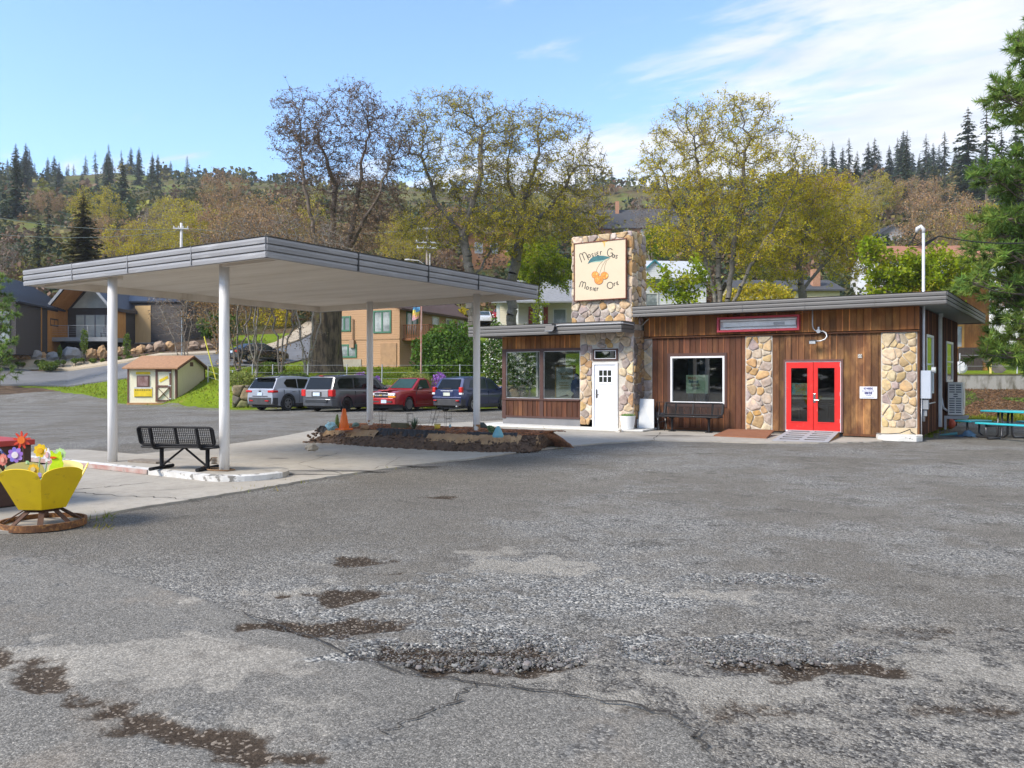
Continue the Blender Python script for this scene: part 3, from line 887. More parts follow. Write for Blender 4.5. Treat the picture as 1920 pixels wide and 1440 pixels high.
# pump island under the canopy
KERB = M("peeling_white_paint", (.62, .62, .60), .7, col2=(.50, .49, .46), vscale=5, col3=(.20, .19, .17), v3=6, lo3=.54, hi3=.60, bump=.35, bscale=12)
RED = M("worn_red_paint", (.34, .17, .14), .8, col2=(.42, .36, .32), vscale=4, bump=.3, col3=(.2, .17, .14), v3=8)
def capsule(x0, x1, y0, y1, r, n=10):
	out = []
	for cx, cy, a0 in ((x1 - r, y1 - r, 0), (x0 + r, y1 - r, 90), (x0 + r, y0 + r, 180), (x1 - r, y0 + r, 270)):
		for k in range(n + 1):
			t = R_(a0 + 90 * k / n)
			out.append((cx + r * math.cos(t), cy + r * math.sin(t)))
	return out
isl = thing("pump_island", "low white edged concrete pump island under the canopy", "kerb island", (-13, 8.9, .03))
out, inn = capsule(-17.6, -10.35, 8.12, 9.6, .72), capsule(-17.5, -10.45, 8.22, 9.5, .64)
mb = MB(); n = len(out)
vs = [(x, y, .0305) for x, y in out] + [(x, y, .115) for x, y in out] + [(x, y, .132) for x, y in inn] + [(x, y, .128) for x, y in inn]
fs = []
for i in range(n):
	j = (i + 1) % n
	fs += [(i, j, n + j, n + i), (n + i, n + j, 2 * n + j, 2 * n + i), (2 * n + i, 2 * n + j, 3 * n + j, 3 * n + i)]
mb.add(vs, fs)
for nm, mt, keep in (("kerb_edge", KERB, lambda y: y < 9.0), ("kerb_back", CONC, lambda y: y >= 9.0)):
	q = MB(); q.add(vs, [f for f in fs if keep(vs[f[0]][1])]); q.build(nm, mt, isl, world=True)
mb = MB(); mb.add([(x, y, .129) for x, y in inn], [tuple(range(n))]); mb.build("slab_top", CONC, isl, world=True)
mb = MB(); mb.box((-17, 8.10, .036), (-12.6, 8.119, .112)); mb.build("faded_red_strip", RED, isl, world=True)
# THE STATION
YW, YM = 22.85, 23.6                       # wing wall plane, main wall plane
SS = .0427                                 # the right-hand side wall leans a little off square
def X(px, Y): return pY(px, HZ, Y).x
def Z(px, py, Y): return pY(px, py, Y).z
st = thing("gas_station", "low former gas station of brown board siding and river stone with grey flat roofs", "building", (-8, 26, 0))
# board and batten siding
def woodmat(name, a, b_, c, streak=.5):
	m, nt, bs = nodes_of(name)
	N, L = nt.nodes.new, nt.links.new
	tc = N('ShaderNodeTexCoord')
	def nz(scale, st, d=6):
		mp = N('ShaderNodeMapping'); mp.inputs['Scale'].default_value = st; L(tc.outputs['Object'], mp.inputs[0])
		n = N('ShaderNodeTexNoise'); n.inputs['Scale'].default_value = scale; n.inputs['Detail'].default_value = d; n.inputs['Roughness'].default_value = .65
		L(mp.outputs[0], n.inputs[0]); return n.outputs[0]
	def mr(v, lo, hi, amt=1.):
		r = N('ShaderNodeMapRange'); r.inputs['From Min'].default_value = lo; r.inputs['From Max'].default_value = hi; r.inputs['To Max'].default_value = amt
		L(v, r.inputs['Value']); return r.outputs[0]
	def mix(f, x, y, mode='MIX'):
		q = N('ShaderNodeMix'); q.data_type = 'RGBA'; q.blend_type = mode
		for k, v in ((0, f), (6, x), (7, y)):
			if isinstance(v, tuple): q.inputs[k].default_value = c4(v)
			elif isinstance(v, (int, float)): q.inputs[k].default_value = v
			else: L(v, q.inputs[k])
		return q.outputs[2]
	g = nz(11, (1, 1, .10))
	col = mix(mr(g, .3, .7), a, b_)
	col = mix(mr(nz(1.6, (1, 1, .5)), .48, .68, streak), col, c)
	col = mix(mr(nz(26, (1, 1, .10)), .5, .72, .6), col, tuple(x * .4 for x in a))
	at = N('ShaderNodeAttribute'); at.attribute_name = 'tint'
	col = mix(1.0, col, at.outputs['Color'], 'MULTIPLY')
	L(col, bs.inputs['Base Color']); bs.inputs['Roughness'].default_value = .75
	bs.inputs['Specular IOR Level'].default_value = .3
	bp = N('ShaderNodeBump'); bp.inputs['Strength'].default_value = .35; bp.inputs['Distance'].default_value = .01
	L(g, bp.inputs['Height']); L(bp.outputs[0], bs.inputs['Normal'])
	return m
WOOD = woodmat("brown_siding", (.118, .046, .023), (.078, .031, .016), (.20, .09, .036), .55)
WOODO = woodmat("weathered_orange_siding", (.31, .125, .034), (.18, .07, .022), (.46, .22, .065), .85)
WOODW = woodmat("worn_siding", (.155, .070, .029), (.085, .038, .017), (.36, .19, .07), .9)
TRIM = M("brown_trim_paint", (.075, .028, .018), .6, col2=(.055, .022, .016), vscale=3, stretch=(1, 1, .3), bump=.1)
ORANGEBAT = M("bare_batten", (.30, .14, .05), .8)
def siding(mb, x0, x1, z0, z1, Y, pitch, sx=0.0, rg=rnd, bat=.028, holes=()):
	"""boards with tinted faces and proud battens on plane y=Y; holes are (x0,x1,z0,z1) left open"""
	xs = []
	x = x0
	while x < x1 - 1e-4:
		xs.append((x, min(x1, x + pitch))); x += pitch
	for a, b_ in xs:
		t = rg.uniform(.62, 1.35); tn = (t, t * rg.uniform(.94, 1.05), t * rg.uniform(.9, 1.05))
		segs = [(z0, z1)]
		cuts = [a, b_]
		for h in holes:
			for hx in h[:2]:
				if a + 1e-4 < hx < b_ - 1e-4: cuts.append(hx)
		cuts.sort()
		for ca, cb in zip(cuts[:-1], cuts[1:]):
			segs = [(z0, z1)]
			mid = (ca + cb) / 2
			for hx0, hx1, hz0, hz1 in holes:
				if hx0 < mid < hx1:
					ns = []
					for s0, s1 in segs:
						if hz0 > s0: ns.append((s0, min(hz0, s1)))
						if hz1 < s1: ns.append((max(hz1, s0), s1))
					segs = ns
			for s0, s1 in segs:
				if s1 - s0 > .01: mb.box((ca, Y, s0), (cb, Y + .03, s1), tn)
		if a > x0 + .01:
			segs = [(z0, z1)]
			for hx0, hx1, hz0, hz1 in holes:
				if hx0 - .02 < a < hx1 + .02:
					ns = []
					for s0, s1 in segs:
						if hz0 > s0: ns.append((s0, min(hz0, s1)))
						if hz1 < s1: ns.append((max(hz1, s0), s1))
					segs = ns
			q = rg.random()
			t = rg.uniform(.6, .95) if q < .62 else rg.uniform(1.5, 2.4)
			for s0, s1 in segs:
				if s1 - s0 > .02: mb.box((a - bat / 2, Y - .016, s0 + .002), (a + bat / 2, Y - .0005, s1 - .002), (t, t * .95, t * .9))
# river stone veneer: clipped Voronoi cells pillowed out from the mortar
STONE = M("river_stone", (1, 1, 1), .85, col2=(.72, .70, .68), vscale=7, lo=.4, hi=.62, bump=.9, bscale=11, tint=True, col3=(1.25, 1.1, .9), v3=4, lo3=.55, hi3=.7)
MORT = M("mortar", (.56, .52, .45), .9, col2=(.44, .41, .355), vscale=9, bump=.6, bscale=30, col3=(.56, .53, .47), v3=5)
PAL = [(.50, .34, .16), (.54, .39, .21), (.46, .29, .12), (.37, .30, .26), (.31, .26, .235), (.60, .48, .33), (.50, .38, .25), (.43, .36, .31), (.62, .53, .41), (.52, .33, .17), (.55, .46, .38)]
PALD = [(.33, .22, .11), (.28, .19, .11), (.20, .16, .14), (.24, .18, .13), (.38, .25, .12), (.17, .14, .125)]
def veneer(mb, w, h, frame, seed, size=.27, asp=1.2, holes=(), depth=.042, pal=PAL, gap=.004):
	"""frame(u, v, d) -> point; cells over a w x h rectangle"""
	rg = random.Random(seed)
	pts = []
	nx, ny = max(1, round(w / size)), max(1, round(h / (size / asp)))
	nx, ny = max(1, round(w / (size * 1.08))), max(1, round(h / (size * .92)))
	for j in range(ny):
		for i in range(nx):
			pts.append(((i + .5 + (.28 if j % 2 else -.28) * .8 + rg.uniform(-.42, .42)) * w / nx, (j + .5 + rg.uniform(-.42, .42)) * h / ny, rg.choice((-2.2, -1, -.3, .3, 1, 2.4))))
	def clip(poly, nx_, ny_, c):
		out = []
		for i in range(len(poly)):
			a, b_ = poly[i], poly[(i + 1) % len(poly)]
			da, db = a[0] * nx_ + a[1] * ny_ - c, b_[0] * nx_ + b_[1] * ny_ - c
			if da <= 0: out.append(a)
			if (da < 0) != (db < 0) and abs(da - db) > 1e-12:
				t = da / (da - db); out.append((a[0] + (b_[0] - a[0]) * t, a[1] + (b_[1] - a[1]) * t))
		return out
	def inhole(x, y):
		return any(a < x < b_ and c < y < d for a, b_, c, d in holes)
	for i, (x, y, wt) in enumerate(pts):
		poly = [(0, 0), (w, 0), (w, h), (0, h)]
		for j, (x2, y2, wt2) in enumerate(pts):
			if i == j or abs(x2 - x) > 3.2 * size or abs(y2 - y) > 3.2 * size: continue
			dx, dy = x2 - x, y2 - y
			l = math.hypot(dx, dy)
			c = ((x + x2) / 2 * dx + (y + y2) / 2 * dy) / l + max(-.3 * l, min(.3 * l, (wt - wt2) * size * .07))
			poly = clip(poly, dx / l, dy / l, c)
			if len(poly) < 3: break
		if len(poly) < 3: continue
		for a, b_, c, d in holes:             # keep stones clear of openings
			cx, cy = min(max(x, a), b_), min(max(y, c), d)
			if a < x < b_ and c < y < d: poly = []; break
			if abs(x - cx) / max(1e-6, 1) >= abs(y - cy):
				poly = clip(poly, 1, 0, a) if x < a else (clip(poly, -1, 0, -b_) if x > b_ else poly) if min(p[1] for p in poly) < d and max(p[1] for p in poly) > c else poly
			else:
				poly = clip(poly, 0, 1, c) if y < c else (clip(poly, 0, -1, -d) if y > d else poly) if min(p[0] for p in poly) < b_ and max(p[0] for p in poly) > a else poly
			if len(poly) < 3: poly = []; break
		if len(poly) < 3: continue
		cx = sum(p[0] for p in poly) / len(poly); cy = sum(p[1] for p in poly) / len(poly)
		for rr in (.86, .8):                  # knock the corners off
			q = []
			for k in range(len(poly)):
				a, b_ = poly[k], poly[(k + 1) % len(poly)]
				q += [(a[0] * rr + b_[0] * (1 - rr), a[1] * rr + b_[1] * (1 - rr)), (a[0] * (1 - rr) + b_[0] * rr, a[1] * (1 - rr) + b_[1] * rr)]
			poly = q
		wob = rg.uniform(0, 99)
		poly = [(p[0] + (cx - p[0]) * .13 * (mnoise.noise(Vector((p[0] * 8, p[1] * 8, wob))) + .3), p[1] + (cy - p[1]) * .13 * (mnoise.noise(Vector((p[0] * 8, p[1] * 8, wob))) + .3)) for p in poly]
		rad = max(.03, min(math.hypot(p[0] - cx, p[1] - cy) for p in poly))
		k0 = max(.5, 1 - gap / rad)
		col = rg.choice(pal); t = rg.uniform(.85, 1.12); col = (col[0] * t, col[1] * t * rg.uniform(.96, 1.04), col[2] * t * rg.uniform(.9, 1.1))
		dd = depth * rg.uniform(.65, 1.2)
		rings = [(1.0, -.01), (.985, .45), (.93, .78), (.78, .96), (.45, 1.0)]
		n = len(poly); vs = []; fs = []
		tx, ty = rg.uniform(-.25, .25), rg.uniform(-.25, .25)
		sd = rg.uniform(0, 99)
		for k, (s, dz) in enumerate(rings):
			for p in poly:
				ux, uy = cx + (p[0] - cx) * k0 * s, cy + (p[1] - cy) * k0 * s
				nz = (mnoise.noise(Vector((ux * 9, uy * 9, sd))) * .024 + mnoise.noise(Vector((ux * 24, uy * 24, sd))) * .009) * (k > 1)
				vs.append(frame(ux, uy, dd * dz * (1 + ((p[0] - cx) * tx + (p[1] - cy) * ty) / rad * .6) + nz))
		for k in range(len(rings) - 1):
			for a in range(n):
				b_ = (a + 1) % n
				fs.append((k * n + a, k * n + b_, (k + 1) * n + b_, (k + 1) * n + a))
		fs.append(tuple(range((len(rings) - 1) * n, len(rings) * n)))
		mb.add(vs, fs, col)
# dimensions from the photo
wx0 = X(942, YW); wxs = X(1087.8, YW); wx1 = X(1188, YW)
tx0, tx1 = X(1072, YW), X(1186, YW)
TZ = 6.17
mx0, mx1 = X(1207, YM), X(1724, YM)
zbase = .07
ROOFZ0, ROOFZ1 = 3.515, 3.84
WRZ0, WRZ1 = 3.02, 3.36
zsill, zwt = Z(1000, 747, YW), Z(1000, 659, YW)
zlow = Z(1000, 780, YW)
BACK = 31.4
def side_x(y): return mx1 + SS * (y - YM)
# wing walls
mb = MB()
siding(mb, wx0, wxs, zwt + .09, WRZ0, YW, .187)
mb.build("board_siding", WOODO, st, world=True, tint=True)
mb = MB()
siding(mb, wx0 + .06, wxs, zlow, zsill - .03, YW, .187)
mb.build("board_siding", WOOD, st, world=True, tint=True)
xw = [X(949, YW), X(1012.5, YW), X(1019, YW), wxs]
fr = MB()
fr.box((wx0, YW - .03, zwt), (wxs, YW + .10, zwt + .088))
fr.box((wx0, YW - .045, zsill - .06), (wxs, YW + .10, zsill))
fr.box((wx0, YW - .022, zlow - .1), (xw[0], YW + .1, zwt - .001)); fr.box((xw[1], YW - .022, zlow), (xw[2], YW + .1, zwt - .001))
fr.box((wx0 + .01, YW - .026, zlow - .06), (wxs, YW + .02, zlow))
fr.build("window_trim", TRIM, st, world=True)
GLASSW = glass("storefront_glass", (.78, .82, .80), .12)
WHITE = M("white_paint", (.78, .79, .80), .4, col2=(.70, .71, .72), vscale=4)
ALU = M("aluminium", (.55, .56, .56), .4, metal=.6, col2=(.45, .46, .46), vscale=6)
for a, b_ in ((xw[0], xw[1]), (xw[2], xw[3])):
	g = MB(); g.box((a + .02, YW + .02, zsill + .002), (b_ - .002, YW + .028, zwt - .002))
	g = g.build("window_pane", GLASSW, st, world=True)
	f = MB()
	for q in ((a, a + .022, zsill, zwt), (b_ - .022, b_, zsill, zwt), (a + .022, b_ - .022, zsill, zsill + .02), (a + .022, b_ - .022, zwt - .02, zwt)):
		f.box((q[0] + .001, YW + .006, q[2] + .001), (q[1] - .001, YW + .035, q[3] - .001))
	f.build("pane_frame", ALU, g)
	g.children[-1].location = -Vector(st.location)
gb = MB(); gb.box((wx0 + .02, YW + .0, .02), (X(1112, YW) - .01, YW + .03, zlow - .061)); gb.build("grey_skirting", M("grey_skirting_paint", (.155, .157, .165), .6, col2=(.19, .19, .195), vscale=2, bump=.1), st, world=True)
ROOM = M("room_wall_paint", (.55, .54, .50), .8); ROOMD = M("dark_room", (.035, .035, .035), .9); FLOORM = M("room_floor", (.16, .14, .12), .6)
wb = 26.6
r = MB()
r.box((wx0 + .1, YW + .04, .0), (tx1 - .1, wb, .06))
r.build("room_floor", FLOORM, st, world=True)
r = MB()
bx = [wx0, wx0 + .25, wx0 + 2.0, wx0 + 2.6]
r.box((wx0 + .001, wb, 0), (wx0 + .3, wb + .12, 3)); r.box((wx0 + 2.35, wb, 0), (tx1, wb + .12, 3)); r.box((wx0 + .3, wb, 0), (wx0 + 2.35, wb + .12, .8)); r.box((wx0 + .3, wb, 2.55), (wx0 + 2.35, wb + .12, 3))
r.box((wx0 + 1.25, wb + .01, .8), (wx0 + 1.37, wb + .1, 2.55))
r.box((wx0 + .001, YW + .11, 0), (wx0 + .1, YW + 2.2, .95)); r.box((wx0 + .001, YW + .11, 2.6), (wx0 + .1, wb, 3)); r.box((wx0 + .001, YW + 2.2, 0), (wx0 + .1, wb, 2.6))
r.box((wx0 + .1, YW + .05, 2.94), (tx1, wb, 3.0))
r.build("inner_wall", ROOM, st, world=True)
# stone front of the wing with door
dx0, dx1 = X(1112, YW), X(1159, YW)
dzt = Z(1135, 680, YW); dzb = .085
tz0, tz1 = Z(1135, 676, YW), Z(1135, 654, YW)
sw, sh = wx1 - wxs, WRZ0 + .12
mb = MB()
mb.box((wxs, YW + .0, .05), (dx0 - .001, YW + .3, WRZ0 + .1)); mb.box((dx1 + .001, YW, .05), (wx1, YW + .3, WRZ0 + .1)); mb.box((dx0 - .001, YW, tz1), (dx1 + .001, YW + .3, WRZ0 + .1))
mb.box((dx0 - .001, YW, dzt), (dx1 + .001, YW + .06, tz0))
mb.box((wx1 - .3, YW + .301, .05), (wx1, YM + .1, WRZ0 + .1))
mb.build("stone_wall_core", MORT, st, world=True)
mb = MB()
veneer(mb, sw, sh - .14, lambda u, v, d: (wxs + u, YW - d, .14 + v), 11, .25, holes=((dx0 - wxs - .03, dx1 - wxs + .03, -1, tz1 - .14 + .02),))
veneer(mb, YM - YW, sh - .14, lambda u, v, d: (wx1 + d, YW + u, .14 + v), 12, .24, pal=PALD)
veneer(mb, X(1223, YM) - X(1200, YM), 2.72, lambda u, v, d: (X(1200, YM) + u, YM - .01 - d, .12 + v), 13, .28, depth=.04)
mb.build("stone_veneer", STONE, st, smooth=True, world=True, tint=True)
mb = MB(); mb.box((X(1190, YM), YM - .012, .05), (X(1223, YM), YM + .1, 2.87)); mb.build("stone_wall_core", MORT, st, world=True)
DOORW = M("white_door_paint", (.84, .86, .90), .35, col2=(.80, .82, .87), vscale=3)
d = MB(); d.box((dx0 + .06, YW - .01, dzb), (dx1 - .06, YW + .03, dzt - .06))
door = d.build("door", DOORW, st, world=True, label="white panelled entrance door with six small panes")
off = -Vector(st.location)
f = MB()
f.box((dx0, YW - .05, dzb), (dx0 + .058, YW + .05, dzt)); f.box((dx1 - .058, YW - .05, dzb), (dx1, YW + .05, dzt)); f.box((dx0 + .058, YW - .05, dzt - .058), (dx1 - .058, YW + .05, dzt))
f.build("door_frame", WHITE, door).location = off
pl = MB()
w = dx1 - dx0 - .12; xa = dx0 + .06
gz0, gz1 = Z(1135, 717, YW), Z(1135, 694, YW)
for i in range(3):
	for j in range(2):
		x0 = xa + w * (.215 + .20 * i); pl.box((x0, YW - .018, gz0 + (gz1 - gz0) * .52 * j + .01), (x0 + w * .155, YW - .011, gz0 + (gz1 - gz0) * (.46 + .52 * j)))
pl.build("door_pane", M("dark_pane", (.03, .035, .03), .08), door).location = off
pl = MB()
for x0, x1, z0, z1 in ((.17, .185, gz0 - .03, gz1 + .03), (.815, .83, gz0 - .03, gz1 + .03)): pl.box((xa + w * x0, YW - .024, z0), (xa + w * x1, YW - .0101, z1))
pl.box((xa + w * .13, YW - .03, gz0 - .06), (xa + w * .87, YW - .0101, gz0 - .035)); pl.box((xa + w * .185, YW - .024, gz1 + .015), (xa + w * .815, YW - .0101, gz1 + .03))
for x0, x1 in ((.14, .46), (.54, .86)):
	pl.box((xa + w * x0, YW - .015, dzb + .14), (xa + w * x1, YW - .0101, gz0 - .16))
pl.build("door_moulding", DOORW, door, bevel=.004).location = off
hd = MB(); hd.box((xa + .055, YW - .03, 1.0), (xa + .10, YW - .0105, 1.28)); hd.cyl((xa + .08, YW - .03, 1.12), (xa + .08, YW - .07, 1.12), .012); hd.cyl((xa + .08, YW - .065, 1.12), (xa + .19, YW - .065, 1.12), .011)
hd.build("door_handle", M("dark_steel", (.09, .09, .09), .35, metal=.8), door).location = off
tr = MB()
tr.box((dx0, YW - .04, tz0), (dx1, YW + .05, tz0 + .05)); tr.box((dx0, YW - .04, tz1 - .05), (dx1, YW + .05, tz1)); tr.box((dx0, YW - .04, tz0 + .05), (dx0 + .06, YW + .05, tz1 - .05)); tr.box((dx1 - .06, YW - .04, tz0 + .05), (dx1, YW + .05, tz1 - .05))
tw = tr.build("transom_window", TRIM, st, world=True)
g = MB(); g.box((dx0 + .061, YW - .005, tz0 + .051), (dx1 - .061, YW + .005, tz1 - .051)); g.build("window_pane", glass("dark_glass", (.35, .38, .38), .2), tw).location = off
g = MB()
for q in ((dx0 + .06, dx1 - .06, tz0 + .05, tz0 + .07), (dx0 + .06, dx1 - .06, tz1 - .07, tz1 - .05), (dx0 + .06, dx0 + .08, tz0 + .07, tz1 - .07), (dx1 - .08, dx1 - .06, tz0 + .07, tz1 - .07)):
	g.box((q[0], YW - .03, q[2]), (q[1], YW - .012, q[3]))
g.build("pane_frame", WHITE, tw).location = off
# tower
mb = MB(); mb.box((tx0 + .03, YW + .02, WRZ0 + .11), (tx1 - .02, YW + 1.03, TZ - .05)); mb.build("tower_core", MORT, st, world=True)
mb = MB()
veneer(mb, tx1 - tx0, TZ - 3.3, lambda u, v, d: (tx0 + u, YW + .02 - d, 3.3 + v), 21, .25)
veneer(mb, 1.05, TZ - 3.3, lambda u, v, d: (tx1 - .02 + d, YW - .02 + u, 3.3 + v), 22, .25)
veneer(mb, 1.05, TZ - 3.3, lambda u, v, d: (tx0 + .03 - d, YW + 1.03 - u, 3.3 + v), 23, .29)
veneer(mb, tx1 - tx0, 1.05, lambda u, v, d: (tx0 + u, YW - .02 + v, TZ - .05 + d), 24, .3)
mb.build("stone_tower", STONE, st, smooth=True, world=True, tint=True)
# wing roof
wrx0, wrx1 = X(879, 22.05), X(1165, 22.05)
mb = MB()
fascia_run(mb, (wrx0, 22.05), (wrx1, 22.05), WRZ0, WRZ1, .05, (0, -1)); fascia_run(mb, (wrx1, 22.05), (wrx1 + .05, YW + .0), WRZ0, WRZ1, .05, (1, 0)); fascia_run(mb, (wrx0, 28.3), (wrx0, 22.05), WRZ0, WRZ1, .05, (-1, 0))
fascia_run(mb, (tx1, 28.3), (wrx0, 28.3), WRZ0, WRZ1, .05, (0, 1))
rf = mb.build("fascia", GREYD, st, world=True)
mb = MB(); mb.box((wrx0 + .05, 22.1, WRZ0 + .03), (wrx1 - .05, YW - .055, WRZ0 + .06)); mb.box((wrx0 + .05, 22.1, WRZ1 - .06), (wrx1 - .05, YW - .06, WRZ1 - .02))
mb.box((wrx0 + .05, YW - .05, WRZ0 + .03), (tx0, 28.24, WRZ0 + .06)); mb.box((wrx0 + .05, YW - .05, WRZ1 - .06), (tx0 - .01, 28.24, WRZ1 - .02))
mb.box((tx0 + .005, YW + 1.1, WRZ0 + .03), (tx1, 28.24, WRZ0 + .06)); mb.box((tx0 + .005, YW + 1.1, WRZ1 - .06), (tx1, 28.24, WRZ1 - .02))
mb.build("wing_roof", M("roof_deck", (.10, .095, .09), .9), st, world=True)
# main wall
bz = 2.87
wcx0, wcx1, wcz0, wcz1 = X(1252, YM), X(1363, YM), Z(1310, 763, YM), Z(1310, 662, YM)
dcx0, dcx1, dcz1 = X(1470, YM), X(1581, YM), Z(1525, 674, YM)
px0, px1 = X(1398, YM), X(1448.5, YM)
qx0, qx1 = X(1652, YM), X(1720, YM)
ZM0 = .06
mb = MB(); siding(mb, X(1223, YM), px0, ZM0 + .06, bz, YM, .175, holes=((wcx0, wcx1, wcz0, wcz1),)); mb.build("board_siding", WOOD, st, world=True, tint=True)
mb = MB(); siding(mb, px1, qx0, ZM0 + .06, bz, YM, .175, holes=((dcx0, dcx1, -1, dcz1),)); mb.build("board_siding", WOODW, st, world=True, tint=True)
mb = MB(); siding(mb, X(1209, YM), mx1, bz + .06, ROOFZ0 + .02, YM - .05, .178); mb.build("board_siding", WOODO, st, world=True, tint=True)
mb = MB(); mb.box((X(1209, YM), YM - .085, bz), (mx1 + .01, YM + .02, bz + .035)); mb.box((X(1223, YM), YM - .03, ZM0), (px0, YM + .02, ZM0 + .058)); mb.box((dcx1, YM - .03, ZM0), (qx0, YM + .02, ZM0 + .058))
mb.box((qx1, YM - .02, .08), (mx1, YM + .03, bz - .001))
mb.build("horizontal_trim", woodmat("trim_board", (.13, .05, .02), (.09, .035, .016), (.24, .11, .035)), st, world=True, tint=True)
for x0, x1, sd, pal, dz in ((px0, px1, 31, PAL, .14), (qx0, qx1, 32, PAL, .33)):
	mb = MB(); mb.box((x0, YM - .012, .1), (x1, YM + .05, bz - .001)); mb.build("stone_wall_core", MORT, st, world=True)
	mb = MB(); veneer(mb, x1 - x0 - .03, bz - dz - .02, lambda u, v, d: (x0 + .015 + u, YM - .010 - d, dz + v), sd, .22, pal=PAL if sd == 31 else [(.58, .45, .28), (.50, .36, .20), (.36, .29, .25), (.62, .50, .34), (.44, .36, .29), (.54, .40, .22)], depth=.04)
	mb.build("stone_pilaster", STONE, st, smooth=True, world=True, tint=True)
mb = MB(); mb.box((qx0, YM - .035, .1), (qx1, YM - .013, .33)); mb.build("beige_skirting", M("beige_paint", (.52, .42, .27), .7, col2=(.45, .36, .23), vscale=4, bump=.1), st, world=True)
def side_siding(mb, y0, y1, z0, z1, pitch, holes=()):
	t = MB(); siding(t, y0, y1, z0, z1, 0, pitch, holes=holes)
	mb.add([(side_x(v[0]) - v[1], v[0], v[2]) for v in t.v], [tuple(reversed(f)) for f in t.f])
	mb.col[-len(t.col):] = t.col
sy = lambda px: next(y for y in np.linspace(YM, 34, 2000) if (lambda d: 960 + FPX * d[1] / d[0])(camDL(side_x(y), y)) >= px)
sz = lambda px, py: pXs(px, py, mx1, SS, YM).z
w1 = (sy(1736), sy(1749), sz(1742, 738), sz(1742, 628)); w2 = (sy(1773.5), sy(1785.5), sz(1780, 716), sz(1780, 641))
mb = MB(); side_siding(mb, YM + .03, BACK, .12, ROOFZ0, .2, holes=(w1, w2)); mb.build("board_siding", WOOD, st, world=True, tint=True)
for q in (w1, w2):
	f = MB()
	for a, b_, c, e in ((q[0], q[0] + .06, q[2], q[3]), (q[1] - .06, q[1], q[2], q[3]), (q[0] + .06, q[1] - .06, q[3] - .07, q[3]), (q[0] + .06, q[1] - .06, q[2], q[2] + .07), (q[0] + .06, q[1] - .06, (q[2] + q[3]) / 2 - .02, (q[2] + q[3]) / 2 + .02)):
		f.add([(side_x(y) + o_, y, z) for o_ in (-.03, .03) for y, z in ((a, c), (b_, c), (b_, e), (a, e))], [(3, 2, 1, 0), (4, 5, 6, 7), (0, 1, 5, 4), (1, 2, 6, 5), (2, 3, 7, 6), (3, 0, 4, 7)])
	wn = f.build("window", WHITE, st, world=True)
	f = MB(); f.add([(side_x(y), y, z) for y, z in ((q[0], q[2]), (q[1], q[2]), (q[1], q[3]), (q[0], q[3]))], [(0, 1, 2, 3)])
	f.build("window_pane", glass("side_glass", (.4, .44, .43), .3), wn).location = off
mb = MB(); mb.box((wx1, BACK, 0), (side_x(BACK) - .02, BACK + .1, ROOFZ0)); mb.box((wx1 - .1, YM + .5, 0), (wx1, BACK, ROOFZ0))
mb.build("back_wall", WOODO if False else M("back_wall_paint", (.09, .035, .018), .8), st, world=True)
mb = MB(); mb.box((wx1 + .02, YM + .06, 0), (side_x(YM) - .06, BACK - .01, .10)); mb.build("room_floor", FLOORM, st, world=True)
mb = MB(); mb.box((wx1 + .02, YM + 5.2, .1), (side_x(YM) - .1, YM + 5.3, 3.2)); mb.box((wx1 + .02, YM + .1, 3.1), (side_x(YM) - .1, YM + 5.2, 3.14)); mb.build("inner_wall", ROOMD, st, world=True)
mb = MB()
for a, b_, c, e in ((wcx0, X(1258, YM), wcz0, wcz1), (X(1359, YM), wcx1, wcz0, wcz1), (X(1258, YM), X(1359, YM), wcz0, Z(1310, 757, YM)), (X(1258, YM), X(1359, YM), Z(1310, 668, YM), wcz1)):
	mb.box((a, YM - .03, c), (b_, YM + .08, e))
mb.build("window_casing", TRIM, st, world=True)
a, b_, c, e = X(1258, YM), X(1359, YM), Z(1310, 757, YM), Z(1310, 668, YM)
mb = MB()
for q in ((a, a + .055, c, e), (b_ - .055, b_, c, e), (a + .055, b_ - .055, c, c + .06), (a + .055, b_ - .055, e - .05, e)): mb.box((q[0], YM - .045, q[2]), (q[1], YM + .05, q[3]))
wn = mb.build("window", WHITE, st, world=True, label="large fixed window in a white frame")
mb = MB(); mb.box((a + .05, YM + .005, c + .05), (b_ - .05, YM + .015, e - .05)); mb.build("window_pane", glass("window_glass", (.66, .70, .68), .14), wn).location = off
REDP = M("red_door_paint", (.70, .025, .018), .35, col2=(.55, .018, .014), vscale=4, col3=(.75, .12, .09), v3=5, lo3=.62, hi3=.75, bump=.08)
mb = MB()
mb.box((dcx0, YM - .035, .14), (X(1474, YM) - .015, YM + .08, dcz1)); mb.box((X(1576, YM) + .015, YM - .035, .14), (dcx1, YM + .08, dcz1)); mb.box((X(1474, YM) - .015, YM - .035, Z(1525, 679, YM) + .02), (X(1576, YM) + .015, YM + .08, dcz1))
mb.build("door_casing", M("purple_brown_trim", (.14, .06, .05), .7, col2=(.10, .045, .04), vscale=5), st, world=True)
zb_, zt_ = .17, Z(1525, 679, YM)
mb = MB(); mb.box((X(1474, YM) - .013, YM - .02, .15), (X(1474, YM), YM + .06, zt_ + .018)); mb.box((X(1576, YM), YM - .02, .15), (X(1576, YM) + .013, YM + .06, zt_ + .018)); mb.box((X(1474, YM), YM - .02, zt_ + .003), (X(1576, YM), YM + .06, zt_ + .018)); mb.box((X(1474, YM), YM - .04, .13), (X(1576, YM), YM + .06, .168))
mb.build("door_frame", WHITE, st, world=True)
